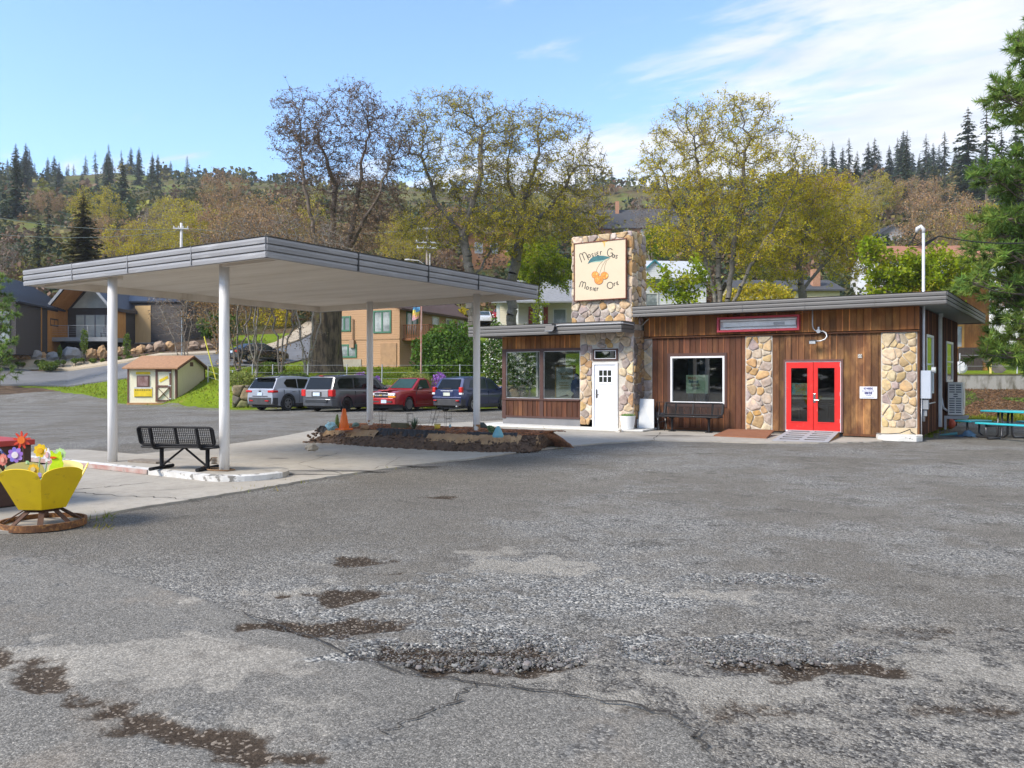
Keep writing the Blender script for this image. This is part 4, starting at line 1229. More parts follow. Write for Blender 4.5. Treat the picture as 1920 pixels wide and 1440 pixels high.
for side, (pa, pb, ga, gb_) in enumerate(((1474, 1524.7, 1483.5, 1514), (1525.3, 1576, 1533.5, 1565))):
	xa, xb, g0, g1 = X(pa, YM) + .003, X(pb, YM) - .003, X(ga, YM), X(gb_, YM)
	z0, z1 = Z(1525, 791, YM), Z(1525, 690, YM)
	mb = MB(); mb.box((xa, YM - .012, zb_), (g0, YM + .035, zt_)); mb.box((g1, YM - .012, zb_), (xb, YM + .035, zt_)); mb.box((g0, YM - .012, zb_), (g1, YM + .035, z0)); mb.box((g0, YM - .012, z1), (g1, YM + .035, zt_))
	for q in ((g0 - .03, g0, z0 - .03, z1 + .03), (g1, g1 + .03, z0 - .03, z1 + .03), (g0, g1, z0 - .03, z0), (g0, g1, z1, z1 + .03)): mb.box((q[0], YM - .022, q[2]), (q[1], YM - .0125, q[3]))
	dr = mb.build("door", REDP, st, world=True, label="red glazed door leaf with a silver lever" if side else "red glazed door leaf with a coloured paper sign")
	mb = MB(); mb.box((g0, YM + .005, z0), (g1, YM + .012, z1)); mb.build("door_pane", glass("door_glass", (.66, .68, .66), .10), dr).location = off
	mb = MB(); mb.box((g0, YM + .03, Z(1525, 749, YM)), (g1, YM + .06, Z(1525, 745, YM))); mb.build("push_bar", M("pale_push_bar", (.5, .52, .48), .4), dr).location = off
	if side:
		mb = MB(); xh = X(1527.5, YM); mb.box((xh - .03, YM - .03, Z(1527, 755, YM)), (xh + .03, YM - .0125, Z(1527, 738, YM))); mb.cyl((xh, YM - .03, Z(1527, 750, YM)), (xh, YM - .08, Z(1527, 750, YM)), .014); mb.cyl((xh, YM - .075, Z(1527, 750, YM)), (xh + .13, YM - .075, Z(1527, 750, YM)), .012)
		mb.build("door_handle", M("chrome", (.75, .75, .76), .2, metal=1.0), dr, bevel=.004).location = off
		for z in (.4, 1.15, 1.95):
			mb = MB(); mb.box((xb - .012, YM - .02, z), (xb + .006, YM - .0125, z + .11)); mb.build("hinge", ALU, dr).location = off
# main roof
rx0 = X(1186, YW); rx1 = -1.85
F0, F1, BK = (rx0, YW), (rx1, YW), (rx1 + SS * 9.6, 32.45)
mb = MB()
fascia_run(mb, F0, F1, ROOFZ0, ROOFZ1, .05, (0, -1)); fascia_run(mb, F1, BK, ROOFZ0, ROOFZ1, .05, (1, -SS)); fascia_run(mb, BK, (rx0, 32.45), ROOFZ0, ROOFZ1, .05, (0, 1)); fascia_run(mb, (rx0, 32.45), (rx0, YW + 1.1), ROOFZ0, ROOFZ1, .05, (-1, 0))
for px_ in (1392, 1509, 1640): mb.box((X(px_, YW) - .004, YW - .031, ROOFZ0), (X(px_, YW) + .004, YW - .012, ROOFZ1 - .01))
mb.build("fascia", GREYD, st, world=True)
for nm, z, mt in (("soffit", ROOFZ0 + .03, M("grey_soffit", (.30, .285, .27), .7, col2=(.26, .25, .235))), ("main_roof", ROOFZ1 - .04, M("roof_deck_grey", (.12, .115, .11), .9))):
	mb = MB(); mb.ext([(F0[0] + .03, F0[1] + .055, z), (F1[0] - .055, F1[1] + .055, z), (BK[0] - .055, BK[1] - .055, z), (rx0 + .055, 32.39, z)], (0, 0, .02)); mb.build(nm, mt, st, world=True)
PLIN = M("white_plinth_paint", (.66, .65, .61), .75, col2=(.56, .55, .5), vscale=3, col3=(.25, .23, .2), v3=8, lo3=.62, hi3=.68, bump=.2)
p0, p1 = P(930, 804), P(1212, 815)
mb = MB(); mb.ext([(wx0 - .6, 22.0, .03), (wx1 - .1, 22.0, .03), (wx1 + .55, 22.3, .03), (wx1 + .55, YW + .7, .03), (wx0 - .6, YW + .7, .03)], (0, 0, .06))
mb.build("plinth", PLIN, st, world=True, bevel=.02)
mb = MB()
pc = [(qx0 - .12, YM - .04), (qx0 - .02, YM - .45), (qx0 + .15, YM - .62), (qx0 + .5, YM - .70), (qx1 + .05, YM - .62), (qx1 + .16, YM - .35), (qx1 + .12, YM - .04)]
mb.ext([(x, y, .005) for x, y in pc], (0, 0, .13)); mb.ext([(x * 1.0, y + .05, .135) for x, y in pc], (0, 0, .03))
mb.build("plinth", PLIN, st, world=True, bevel=.015)
# VEHICLES
TYRE = M("tyre_rubber", (.018, .018, .019), .85, col2=(.03, .03, .03), vscale=8)
RIMS = M("alloy_rim", (.50, .50, .51), .3, metal=.8); RIMD = M("black_rim", (.03, .03, .032), .35, metal=.5)
PLASTIC = M("black_plastic", (.028, .028, .03), .65, col2=(.045, .045, .047), vscale=5)
CARGL = M("tinted_car_glass", (.008, .010, .011), .08, spec=.25)
CARGL2 = M("clear_car_glass", (.03, .045, .042), .08, spec=.28)
REDL = M("tail_lamp_red", (.55, .012, .012), .15, col2=(.4, .01, .01), spec=.7); CLEARL = M("lamp_clear", (.75, .77, .78), .12, spec=.8); AMBER = M("amber_lamp", (.75, .26, .02), .2)
CHR = M("car_chrome", (.62, .62, .63), .18, metal=.9); PLATE = M("number_plate", (.62, .68, .74), .5, col2=(.35, .48, .62), vscale=12)
def paint(name, c, c2=None): return M(name, c, .32, metal=.25, col2=c2 or tuple(v * .85 for v in c), vscale=1.5, coat=.7)
def interp(pts, x): return float(np.interp(x, [p[0] for p in pts], [p[1] for p in pts]))
def car(name, label, loc, head, S, group=None):
	t = thing(name, label, S.get('cat', 'car'), loc, R_(head), group)
	L, W = S['L'], S['W']; hw = W / 2
	pm = S['paint']; top = S['top']; wr = S['wr']; wx = S['wx']; zb0 = S.get('zb', .24)
	xs = sorted(set([round(v, 3) for v in np.linspace(-L / 2, L / 2, 56)] + [round(a + s * (wr + .07), 3) for a in wx for s in (-1, 1)]))
	def halfw(x):
		e = (abs(x) - (L / 2 - .55)) / .55
		return hw * (1 - .13 * max(0, e) ** 2.2)
	def zbot(x):
		z = zb0 + .09 * max(0, (abs(x) - (L / 2 - .45)) / .45) ** 2
		for a in wx:
			d = abs(x - a); R = wr + .07
			if d < R: z = max(z, wr + math.sqrt(R * R - d * d) * .98)
		return z
	mb = MB(); vs = []; fs = []
	for x in xs:
		h, zb, zt = halfw(x), zbot(x), interp(top, x)
		zb = min(zb, zt - .12)
		zc = zb0
		zs = [zb, max(zb + .005, .42 * zt + .08), max(zb + .01, .72 * zt), max(zb + .015, zt - .07), zt, zt + S.get('crown', .02)]
		ws = [h * .95, h * .995, h, h * .965, h * .90, 0]
		half = [(w, z) for w, z in zip(ws, zs)]
		ring = [(-w, z) for w, z in half[:-1]] + [half[-1]] + [(w, z) for w, z in reversed(half[:-1])]
		vs += [(x, y, z) for y, z in ring]
	m = 11
	for i in range(len(xs) - 1):
		for k in range(m - 1): fs.append((i * m + k, i * m + k + 1, (i + 1) * m + k + 1, (i + 1) * m + k))
		fs.append((i * m + m - 1, i * m, (i + 1) * m, (i + 1) * m + m - 1))
	fs += [tuple(range(m)), tuple(range((len(xs) - 1) * m + m - 1, (len(xs) - 1) * m - 1, -1))]
	mb.add(vs, fs)
	body = mb.build("body", pm, t, smooth=True, bevel=0)
	es = body.modifiers.new("edges", 'EDGE_SPLIT'); es.split_angle = R_(38)
	rp = S['roof']; bw, rw = hw * .895, hw * S.get('rw', .73)
	x0, x1 = rp[0][0], rp[-1][0]
	def belt(x): return interp(top, x)
	def rz(x): return interp(rp, x)
	zmax = max(p[1] for p in rp)
	def sidey(x, z):
		b_ = belt(x)
		return bw + (rw - bw) * min(1, max(0, (z - b_) / (zmax - b_)))
	gx = sorted(set([p[0] for p in rp] + [round(v, 3) for v in np.linspace(x0, x1, 24)]))
	mb = MB(); vs = []; fs = []
	for x in gx:
		z1, b_ = rz(x), belt(x) - .01
		z1 = max(z1, b_ + .012)
		zz = [b_, b_ + (z1 - b_) * .5, b_ + (z1 - b_) * .93, z1, z1 + .02 * (z1 > zmax - .15)]
		yy = [sidey(x, zz[0]), sidey(x, zz[1]), sidey(x, zz[2]), sidey(x, zz[3]) * .9, 0]
		half = list(zip(yy, zz))
		ring = [(-a, c) for a, c in half[:-1]] + [half[-1]] + [(a, c) for a, c in reversed(half[:-1])]
		vs += [(x, a, c) for a, c in ring]
	m = 9
	for i in range(len(gx) - 1):
		for k in range(m - 1): fs.append((i * m + k, i * m + k + 1, (i + 1) * m + k + 1, (i + 1) * m + k))
	fs += [tuple(range(m)), tuple(range(len(gx) * m - 1, (len(gx) - 1) * m - 1, -1))]
	mb.add(vs, fs)
	cab = mb.build("cabin", S.get('cabpaint', pm), t, smooth=True)
	es = cab.modifiers.new("edges", 'EDGE_SPLIT'); es.split_angle = R_(28)
	for poly in S['side']:
		for s in (-1, 1):
			mb = MB(); pts = [(x, s * (sidey(x, z) + .012), z) for x, z in poly]
			mb.ext(pts, (0, -s * .02, 0)); mb.build("side_window", S.get('glass', CARGL), t)
	for (a, b_, nm, gm) in ((rp[0], rp[1], "rear_window", CARGL), (rp[-1], rp[-2], "windscreen", S.get('wglass', CARGL2))):
		lo, hi = S.get(nm, (.12, .93))
		pa = Vector((a[0], 0, max(a[1], belt(a[0])))); pb = Vector((b_[0], 0, b_[1])); d = pb - pa
		nrm = Vector((-d.z, 0, d.x)) if nm == "rear_window" else Vector((d.z, 0, -d.x)); nrm.normalize()
		q0, q1 = pa + d * lo + nrm * .022, pa + d * hi + nrm * .022
		ya, yb = sidey(q0.x, q0.z) * .86, sidey(q1.x, q1.z) * .86
		if nm == "rear_window" and S.get('rearw'): ya, yb = sidey(q0.x, q0.z) * S['rearw'], sidey(q1.x, q1.z) * S['rearw']
		mb = MB(); mb.ext([(q0.x, -ya, q0.z), (q0.x, ya, q0.z), (q1.x, yb, q1.z), (q1.x, -yb, q1.z)], -nrm * .03); mb.build(nm, gm, t)
	for a in wx:
		for s in (-1, 1):
			mb = MB(); prof = [(wr * .62, -.10), (wr * .93, -.105), (wr, -.075), (wr, .075), (wr * .93, .105), (wr * .62, .10)]
			y0 = s * (hw - .115)
			RM = Matrix.Rotation(R_(-90 * s), 4, 'X')
			RM = Matrix.Rotation(R_(90), 4, 'X')
			mb.lathe([(0.02, -.09)] + prof + [(0.02, .09)], 28, (a, y0, wr), M=RM)
			w = mb.build("wheel", TYRE, t)
			mb = MB(); f = s * .107
			for k in range(S.get('spokes', 5)):
				th = 2 * math.pi * k / S.get('spokes', 5) + .3
				mb.beam((a + .03 * math.cos(th), y0 + f * .93, wr + .03 * math.sin(th)), (a + wr * .60 * math.cos(th), y0 + f * .98, wr + wr * .60 * math.sin(th)), .07 if S.get('spokes', 5) < 7 else .04, .02, up=(0, 1, 0))
			mb.lathe([(wr * .57, -.012), (wr * .66, -.012), (wr * .66, .012), (wr * .57, .012), (wr * .57, -.012)], 28, (a, y0 + f, wr), M=RM)
			mb.lathe([(.001, -.015), (.06, -.012), (.06, .012), (.001, .015)], 12, (a, y0 + f, wr), M=RM)
			mb.build("rim", S.get('rim', RIMS), w)
	if S.get('clad'):
		for a in wx:
			for s in (-1, 1):
				mb = MB(); vs = []; fs = []
				nn = 16
				for k in range(nn + 1):
					th = math.pi * (-.05 + 1.1 * k / nn)
					for R in (wr + .05, wr + .13):
						x, z = a + R * math.cos(th), wr + R * math.sin(th)
						for y in (halfw(x) - .03, halfw(x) + .018): vs.append((x, s * y, max(z, .2)))
				for k in range(nn):
					o = k * 4
					fs += [(o + 1, o + 3, o + 7, o + 5), (o, o + 1, o + 5, o + 4), (o + 3, o + 2, o + 6, o + 7)]
				mb.add(vs, fs); mb.build("arch_trim", S['clad'], t)
	for s in (-1, 1):
		mb = MB(); mb.box((wx[0] + wr + .10, s * (hw - .05), .2), (wx[1] - wr - .10, s * (hw + .004), .36)); mb.build("sill", S.get('sillm', PLASTIC), t, bevel=.02)
	mb = MB(); mb.box((-L / 2 + .3, -hw + .12, .17), (L / 2 - .3, hw - .12, .36)); mb.build("underbody", PLASTIC, t)
	xr, xf = -L / 2, L / 2
	for x, sg, key in ((xr, -1, 'rb'), (xf, 1, 'fb')):
		z0, z1, mt = S[key]
		h = hw * .90
		mb = MB(); mb.ext([(x - sg * .28, -h * 1.09, z0), (x - sg * .02, -h, z0), (x + sg * .055, -h * .6, z0), (x + sg * .07, 0, z0), (x + sg * .055, h * .6, z0), (x - sg * .02, h, z0), (x - sg * .28, h * 1.09, z0)], (0, 0, z1 - z0))
		mb.build("bumper", mt, t, bevel=.025)
	for it in S.get('boxes', []):                 # (name, material, (x0,x1,y0,y1,z0,z1), mirror, bevel)
		nm, mt, q, mir, bv = it
		for s in ((1, -1) if mir else (1,)):
			mb = MB(); mb.box((q[0], s * q[2], q[4]), (q[1], s * q[3], q[5])); mb.build(nm, mt, t, bevel=bv)
	for s in (1, -1):
		for x in S.get('handles', []):
			mb = MB(); mb.box((x - .1, s * (hw - .03), S['hz']), (x + .1, s * (hw + .012), S['hz'] + .035)); mb.build("door_handle", S.get('handlem', pm), t, bevel=.01)
		for x in S.get('seams', []):
			mb = MB(); mb.box((x - .006, s * (hw - .05), .40), (x + .006, s * (hw + .0025), belt(x) - .06)); mb.build("door_seam", PLASTIC, t)
		mx = S['mirror']
		mb = MB(); mb.ball((mx, s * (hw + .10), belt(mx) + .10), .07, .11, .075, 10, 6); mb.beam((mx, s * (hw - .1), belt(mx) + .03), (mx, s * (hw + .05), belt(mx) + .07), .05, .03); mb.build("mirror", S.get('mirm', pm), t, smooth=True)
	if S.get('rails'):
		for s in (1, -1):
			xa, xb = S['rails']; pts = []
			for k in range(9):
				x = xa + (xb - xa) * k / 8; pts.append((x, s * rw * .86, rz(x) + (.075 if 0 < k < 8 else .0)))
			mb = MB(); mb.tube(pts, .018, 6); mb.build("roof_rail", PLASTIC, t)
	return t
def plate(x, z, w=.31, h=.16, sg=-1): return ("number_plate", PLATE, (x, x + sg * .012, -w / 2, w / 2, z, z + h), False, 0)
P_SIL = paint("silver_blue_paint", (.36, .39, .45)); P_GRY = paint("charcoal_paint", (.07, .075, .085)); P_RED = paint("dark_red_paint", (.34, .010, .014)); P_BLU = paint("navy_paint", (.016, .028, .095)); P_BLK = paint("black_paint", (.008, .009, .012))
RAV = dict(L=4.6, W=1.88, wr=.365, wx=(-1.36, 1.33), paint=P_SIL, zb=.27, clad=PLASTIC, rails=(-1.75, .35),
		   top=[(-2.3, 1.03), (-1.9, 1.10), (-.5, 1.06), (.95, 1.03), (1.25, 1.06), (2.0, .96), (2.3, .78)],
		   roof=[(-2.27, 1.03), (-1.88, 1.60), (-1.2, 1.68), (-.2, 1.69), (.45, 1.63), (1.22, 1.05)], rearw=.93, rear_window=(.10, .90),
		   side=[[(-1.35, 1.16), (-.62, 1.10), (-.62, 1.56), (-1.28, 1.54), (-1.5, 1.36)], [(-.55, 1.10), (.28, 1.08), (.22, 1.54), (-.55, 1.56)], [(.36, 1.08), (.98, 1.08), (.42, 1.50), (.30, 1.53)]],
		   rb=(.30, .66, PLASTIC), fb=(.28, .60, PLASTIC), handles=(-.95, .1), hz=.93, seams=(-.58, .32, -1.62), mirror=.8,
		   boxes=[("tail_light", REDL, (-2.335, -2.0, .52, .915, .90, 1.01), True, .03), ("tailgate_recess", PLASTIC, (-2.318, -2.28, -.50, .50, .70, .74), False, .01), plate(-2.315, .75), ("badge", PLASTIC, (-2.325, -2.30, -.06, .06, .92, 1.0), False, .02),
				  ("reflector", REDL, (-2.38, -2.34, .40, .62, .48, .53), True, 0), ("spoiler", PLASTIC, (-2.12, -1.72, -.62, .62, 1.60, 1.635), False, .012)])
VAN = dict(L=5.15, W=2.0, wr=.345, wx=(-1.60, 1.48), paint=P_GRY, zb=.24, rim=RIMD, spokes=9, rails=(-1.9, .2), rw=.80, glass=CARGL,
		   top=[(-2.57, 1.02), (-2.2, 1.06), (0, 1.02), (1.2, 1.0), (1.5, 1.02), (2.3, .88), (2.57, .72)],
		   roof=[(-2.52, 1.02), (-2.25, 1.66), (-1.6, 1.74), (.2, 1.75), (.8, 1.66), (1.72, 1.0)], rearw=.86, rear_window=(.08, .93),
		   side=[[(-2.05, 1.12), (-1.02, 1.10), (-1.02, 1.60), (-1.95, 1.58), (-2.12, 1.40)], [(-.94, 1.10), (.15, 1.08), (.15, 1.60), (-.94, 1.61)], [(.25, 1.08), (1.25, 1.05), (.78, 1.48), (.25, 1.59)]],
		   rb=(.28, .62, P_GRY), fb=(.26, .58, P_GRY), handles=(-.3, .35), hz=.90, seams=(-.98, .2), mirror=1.15, clad=P_GRY,
		   boxes=[("tail_light", REDL, (-2.60, -2.36, .70, .97, .74, 1.06), True, .03), ("tailgate_panel", M("dusty_silver", (.30, .30, .31), .4, metal=.3), (-2.605, -2.50, -.69, .69, .70, 1.04), False, .02),
				  ("plate_recess", PLASTIC, (-2.616, -2.60, -.31, .31, .73, .96), False, .02), plate(-2.617, .76, .42, .17), ("bumper_step", M("bumper_dark_plastic", (.02, .022, .026), .5), (-2.66, -2.62, -.66, .66, .46, .60), False, .01),  # step across the rear bumper in its own dark plastic
				  ("brake_light", REDL, (-2.30, -2.24, -.12, .12, 1.69, 1.72), False, .005)])
PICK = dict(L=4.85, W=1.74, wr=.35, wx=(-1.45, 1.40), paint=P_RED, zb=.34, cat='pickup truck', crown=.03,
			top=[(-2.42, 1.0), (-.72, 1.0), (-.70, 1.02), (.75, 1.0), (.95, 1.04), (2.1, .96), (2.42, .86)],
			roof=[(-.68, 1.0), (-.45, 1.52), (-.2, 1.60), (.25, 1.59), (1.02, 1.03)], rw=.74, wglass=M("green_windscreen", (.025, .055, .04), .07, spec=.45),
			side=[[(-.42, 1.09), (.66, 1.07), (.26, 1.50), (-.28, 1.52)]], glass=M("green_side_glass", (.022, .045, .034), .07, spec=.4),
			rb=(.40, .60, CHR), fb=(.36, .66, P_RED), handles=(-.35,), hz=.88, seams=(-.62, .82), mirror=.62, mirm=PLASTIC, sillm=P_RED, clad=P_RED,
			boxes=[("headlight", CLEARL, (2.40, 2.475, .40, .80, .80, .90), True, .015), ("indicator_light", AMBER, (2.40, 2.485, .42, .83, .685, .765), True, .012), ("grille", PLASTIC, (2.38, 2.455, -.39, .39, .68, .91), False, .01),
				   ("grille_bar", CHR, (2.40, 2.49, -.80, .80, .77, .795), False, .008), ("grille_frame", CHR, (2.40, 2.47, -.40, .40, .90, .925), False, .006), ("badge", M("gold_badge", (.6, .42, .1), .3, metal=.6), (2.47, 2.497, -.07, .07, .755, .805), False, .008),
				   ("air_intake", PLASTIC, (2.44, 2.492, -.62, .62, .45, .52), False, .01), ("number_plate", PLATE, (2.475, 2.503, .02, .33, .42, .58), False, 0), ("hood_line", P_RED, (1.0, 2.3, -.32, .32, 1.0, 1.035), False, .03)])
CRV = dict(L=4.52, W=1.82, wr=.355, wx=(-1.33, 1.30), paint=P_BLU, zb=.28, clad=PLASTIC, glass=CARGL2,
		   top=[(-2.26, 1.02), (-1.9, 1.06), (.9, 1.02), (1.2, 1.05), (2.0, .95), (2.26, .8)],
		   roof=[(-2.20, 1.02), (-1.84, 1.58), (-1.2, 1.67), (-.1, 1.67), (.45, 1.58), (1.25, 1.03)], rearw=.80, rear_window=(.08, .92),
		   side=[[(-1.55, 1.16), (-1.1, 1.12), (-1.1, 1.54), (-1.35, 1.50)], [(-1.0, 1.10), (-.1, 1.08), (-.1, 1.57), (-1.0, 1.57)], [(0, 1.08), (.92, 1.06), (.42, 1.48), (0, 1.55)]],
		   rb=(.30, .62, PLASTIC), fb=(.28, .6, PLASTIC), handles=(-.7, .3), hz=.90, seams=(-.05, -1.05), mirror=.85, rails=None, rim=RIMS,
		   boxes=[("tail_light", REDL, (-2.275, -2.12, .68, .86, .92, 1.18), True, .03), ("tail_light_lower", CLEARL, (-2.285, -2.12, .70, .87, .82, .915), True, .02),
				  ("plate_recess", P_BLU, (-2.285, -2.25, -.36, .36, .74, .98), False, .03), ("number_plate", M("cream_plate", (.62, .62, .5), .5, col2=(.45, .5, .42), vscale=10), (-2.288, -2.297, -.19, .19, .77, .92), False, 0), ("plate_lamp_bar", CHR, (-2.29, -2.26, -.36, .36, .985, 1.02), False, .01),
				  ("bumper_upper", P_BLU, (-2.30, -2.2, -.84, .84, .63, .72), False, .03), ("reflector", REDL, (-2.36, -2.30, .56, .74, .52, .57), True, .01), ("exhaust", CHR, (-2.3, -2.1, -.62, -.52, .24, .31), False, .01), ("wiper", PLASTIC, (-2.20, -2.18, -.2, .3, 1.10, 1.13), False, 0)])
def on_wheel(px, py, head, wxl, wyl):
	"""car origin so that the wheel at local (wxl, wyl) meets the ground at the photo point"""
	p = P(px, py); a = R_(head)
	return (p.x - (wxl * math.cos(a) - wyl * math.sin(a)), p.y - (wxl * math.sin(a) + wyl * math.cos(a)), 0)
H1 = 95.0
car("suv", "silver blue suv with roof rails parked at the left end of the row", on_wheel(538, 770, H1, -1.36, -.85), H1, RAV, "cars parked along the rock wall")
car("minivan", "charcoal minivan with black wheels between the silver suv and the red pickup", on_wheel(648, 772, 94, -1.60, -.9), 94, VAN, "cars parked along the rock wall")
car("pickup_truck", "dark red pickup truck parked nose out beside the minivan", on_wheel(765, 771.5, -86, 1.40, .78), -86, PICK, "cars parked along the rock wall")
car("suv", "navy blue suv with tall red tail lamps parked beside the station", on_wheel(886, 772, 91, -1.33, -.82), 91, CRV, "cars parked along the rock wall")
SED = dict(L=4.6, W=1.78, wr=.32, wx=(-1.32, 1.36), paint=P_BLK, zb=.24, top=[(-2.3, .92), (-1.6, .95), (0, .92), (1.1, .90), (1.3, .92), (2.1, .78), (2.3, .66)],
		   roof=[(-1.85, .93), (-1.15, 1.36), (-.5, 1.44), (.2, 1.43), (1.3, .90)], side=[[(-1.3, .99), (-.3, .97), (-.3, 1.36), (-.9, 1.34)], [(-.22, .97), (.9, .95), (.25, 1.34), (-.22, 1.36)]], glass=CARGL2,
		   rb=(.30, .60, P_BLK), fb=(.26, .56, P_BLK), handles=(-.6, .4), hz=.80, seams=(-.26,), mirror=.7, rw=.68, boxes=[("tail_light", REDL, (-2.32, -2.2, .42, .84, .72, .86), True, .02), plate(-2.32, .66)])
g = on_ground(484, 63.2)
car("sedan", "black sedan on the street behind the thin bare trunks", (g.x, g.y, g.z + .14), 84, SED)
WSED = dict(SED); WSED['paint'] = paint("white_car_paint", (.72, .74, .76)); WSED['rb'] = (.3, .6, WSED['paint']); WSED['fb'] = (.26, .56, WSED['paint'])
g = on_ground(908, 88); car("hatchback", "white car parked up the slope seen between two trunks", (g.x, g.y, g.z + .05), -58, WSED)
RSED = dict(SED); RSED['paint'] = paint("bright_red_paint", (.35, .01, .012)); RSED['rb'] = (.3, .6, RSED['paint']); RSED['fb'] = (.26, .56, RSED['paint'])
g = on_ground(938, 91); car("hatchback", "red car parked up the slope beside the white porch house", (g.x, g.y, g.z + .05), -58, RSED)
# BENCHES
BLKM = M("black_coated_steel", (.008, .008, .010), .6, col2=(.013, .013, .015), vscale=6, spec=.25)
def mesh_panel(mb, o, ux, uy, w, h, r=.0028, n=34, m=9):
	"""woven wire panel between two edges"""
	o, ux, uy = Vector(o), Vector(ux), Vector(uy)
	for i in range(n + 1): mb.beam(o + ux * (w * i / n), o + ux * (w * i / n) + uy * h, .009, .004, up=ux.cross(uy))
	for j in range(m + 1): mb.beam(o + uy * (h * j / m), o + uy * (h * j / m) + ux * w, .009, .004, up=ux.cross(uy))
def rounded(o, ux, uy, w, h, r, n=5):
	o, ux, uy = Vector(o), Vector(ux), Vector(uy); pts = []
	for cx, cy, a0 in ((w - r, h - r, 0), (r, h - r, 90), (r, r, 180), (w - r, r, 270)):
		for k in range(n + 1):
			t = R_(a0 + 90 * k / n); pts.append(o + ux * (cx + r * math.cos(t)) + uy * (cy + r * math.sin(t)))
	pts.append(pts[0]); return pts
def bench(label, loc, rz, w, group, feet='bar'):
	"""local: x along the bench, front towards -y, seat at .45"""
	t = thing("bench", label, "bench", loc, rz, group)
	lean = Vector((0, .26, .965)).normalized()
	bo = Vector((-w / 2, .20, .50))
	mb = MB(); mb.tube(rounded(bo, (1, 0, 0), lean, w, .36, .07), .02, 8, cap=False); mesh_panel(mb, bo + Vector((.02, 0, 0)) + lean * .02, (1, 0, 0), lean, w - .04, .32, n=int(w / .035))
	bk = mb.build("backrest", BLKM, t)
	for x in (-w / 2 + .03, 0, w / 2 - .03):
		mb = MB(); a = Vector((x, .185, .50)); mb.beam(a + lean * .02, a + lean * .34, .05, .02, up=(0, 1, 0)); mb.build("back_stay", BLKM, bk)
	so = Vector((-w / 2, -.22, .455))
	mb = MB(); mb.tube(rounded(so, (1, 0, 0), (0, 1, 0), w, .42, .05), .02, 8, cap=False); mesh_panel(mb, so + Vector((.02, .02, 0)), (1, 0, 0), (0, 1, 0), w - .04, .38, n=int(w / .035))
	mb.box((-w / 2 + .02, -.2, .44), (w / 2 - .02, .18, .448))
	mb.build("seat", BLKM, t)
	for x in (-w * .31, w * .31):
		mb = MB()
		pts = [(x, -.18, .42), (x, .10, .42), (x, .19, .43), (x, .245, .48), (x, .275, .56)]
		pts += [tuple(Vector((x, .235, .50)) + lean * q + Vector((0, .015, 0))) for q in (.12, .34)]
		mb.tube(pts, .028, 8); mb.build("side_bracket", BLKM, t)
		mb = MB(); mb.cyl((x, .0, .04), (x, .0, .43), .034, n=12)
		if feet == 'bar': mb.cyl((x, -.32, .036), (x, .32, .036), .034, n=12)
		else: mb.box((x - .09, -.09, 0), (x + .09, .09, .02)); mb.cyl((x, 0, .02), (x, 0, .05), .05)
		mb.build("leg", BLKM, t)
	if feet == 'bar':
		mb = MB(); mb.cyl((-w * .31, 0, .06), (0, 0, .43), .02, n=8); mb.cyl((w * .31, 0, .06), (0, 0, .43), .02, n=8); mb.build("brace", BLKM, t)
	return t
_bp = P(346, 880, .13)
bench("black wire mesh bench seen from behind under the canopy", (_bp.x, _bp.y, .128), R_(203), 1.36, "black mesh benches").scale = (1, 1, .86)
bench("black wire mesh bench against the wall below the large window", (X(1307, YM) - .02, YM - .52, .035), 0, 1.85, "black mesh benches", 'plate')
mb = MB(); mb.tube([(-11.75, 8.75, .30), (-11.7, 8.62, .2), (-11.8, 8.55, .14), (-11.6, 8.6, .16), (-11.5, 8.75, .15), (-11.35, 8.8, .145), (-11.15, 8.75, .145), (-11.12, 8.6, .145), (-11.4, 8.5, .145), (-11.7, 8.5, .145)], .012, 6)
for k in range(5): mb.lathe([(.045, 0), (.058, .006), (.045, .012)], 12, (-11.92, 8.93, .18 + .025 * k))
tag(mb.build("rope", M("tan_rope", (.28, .17, .09), .9, bump=.5, bscale=60), smooth=True), "brown rope tied round the leg of the canopy bench", "rope")
mb = MB(); mb.obox(Matrix.Translation((-13.55, 8.75, .149)) @ Matrix.Rotation(R_(6), 4, 'Z'), .75, .3, .035)
tag(mb.build("board", M("weathered_ply", (.16, .13, .105), .9, col2=(.24, .21, .17), vscale=8, stretch=(1, 6, 1))), "weathered flat board lying on the pump island near the left column", "board")
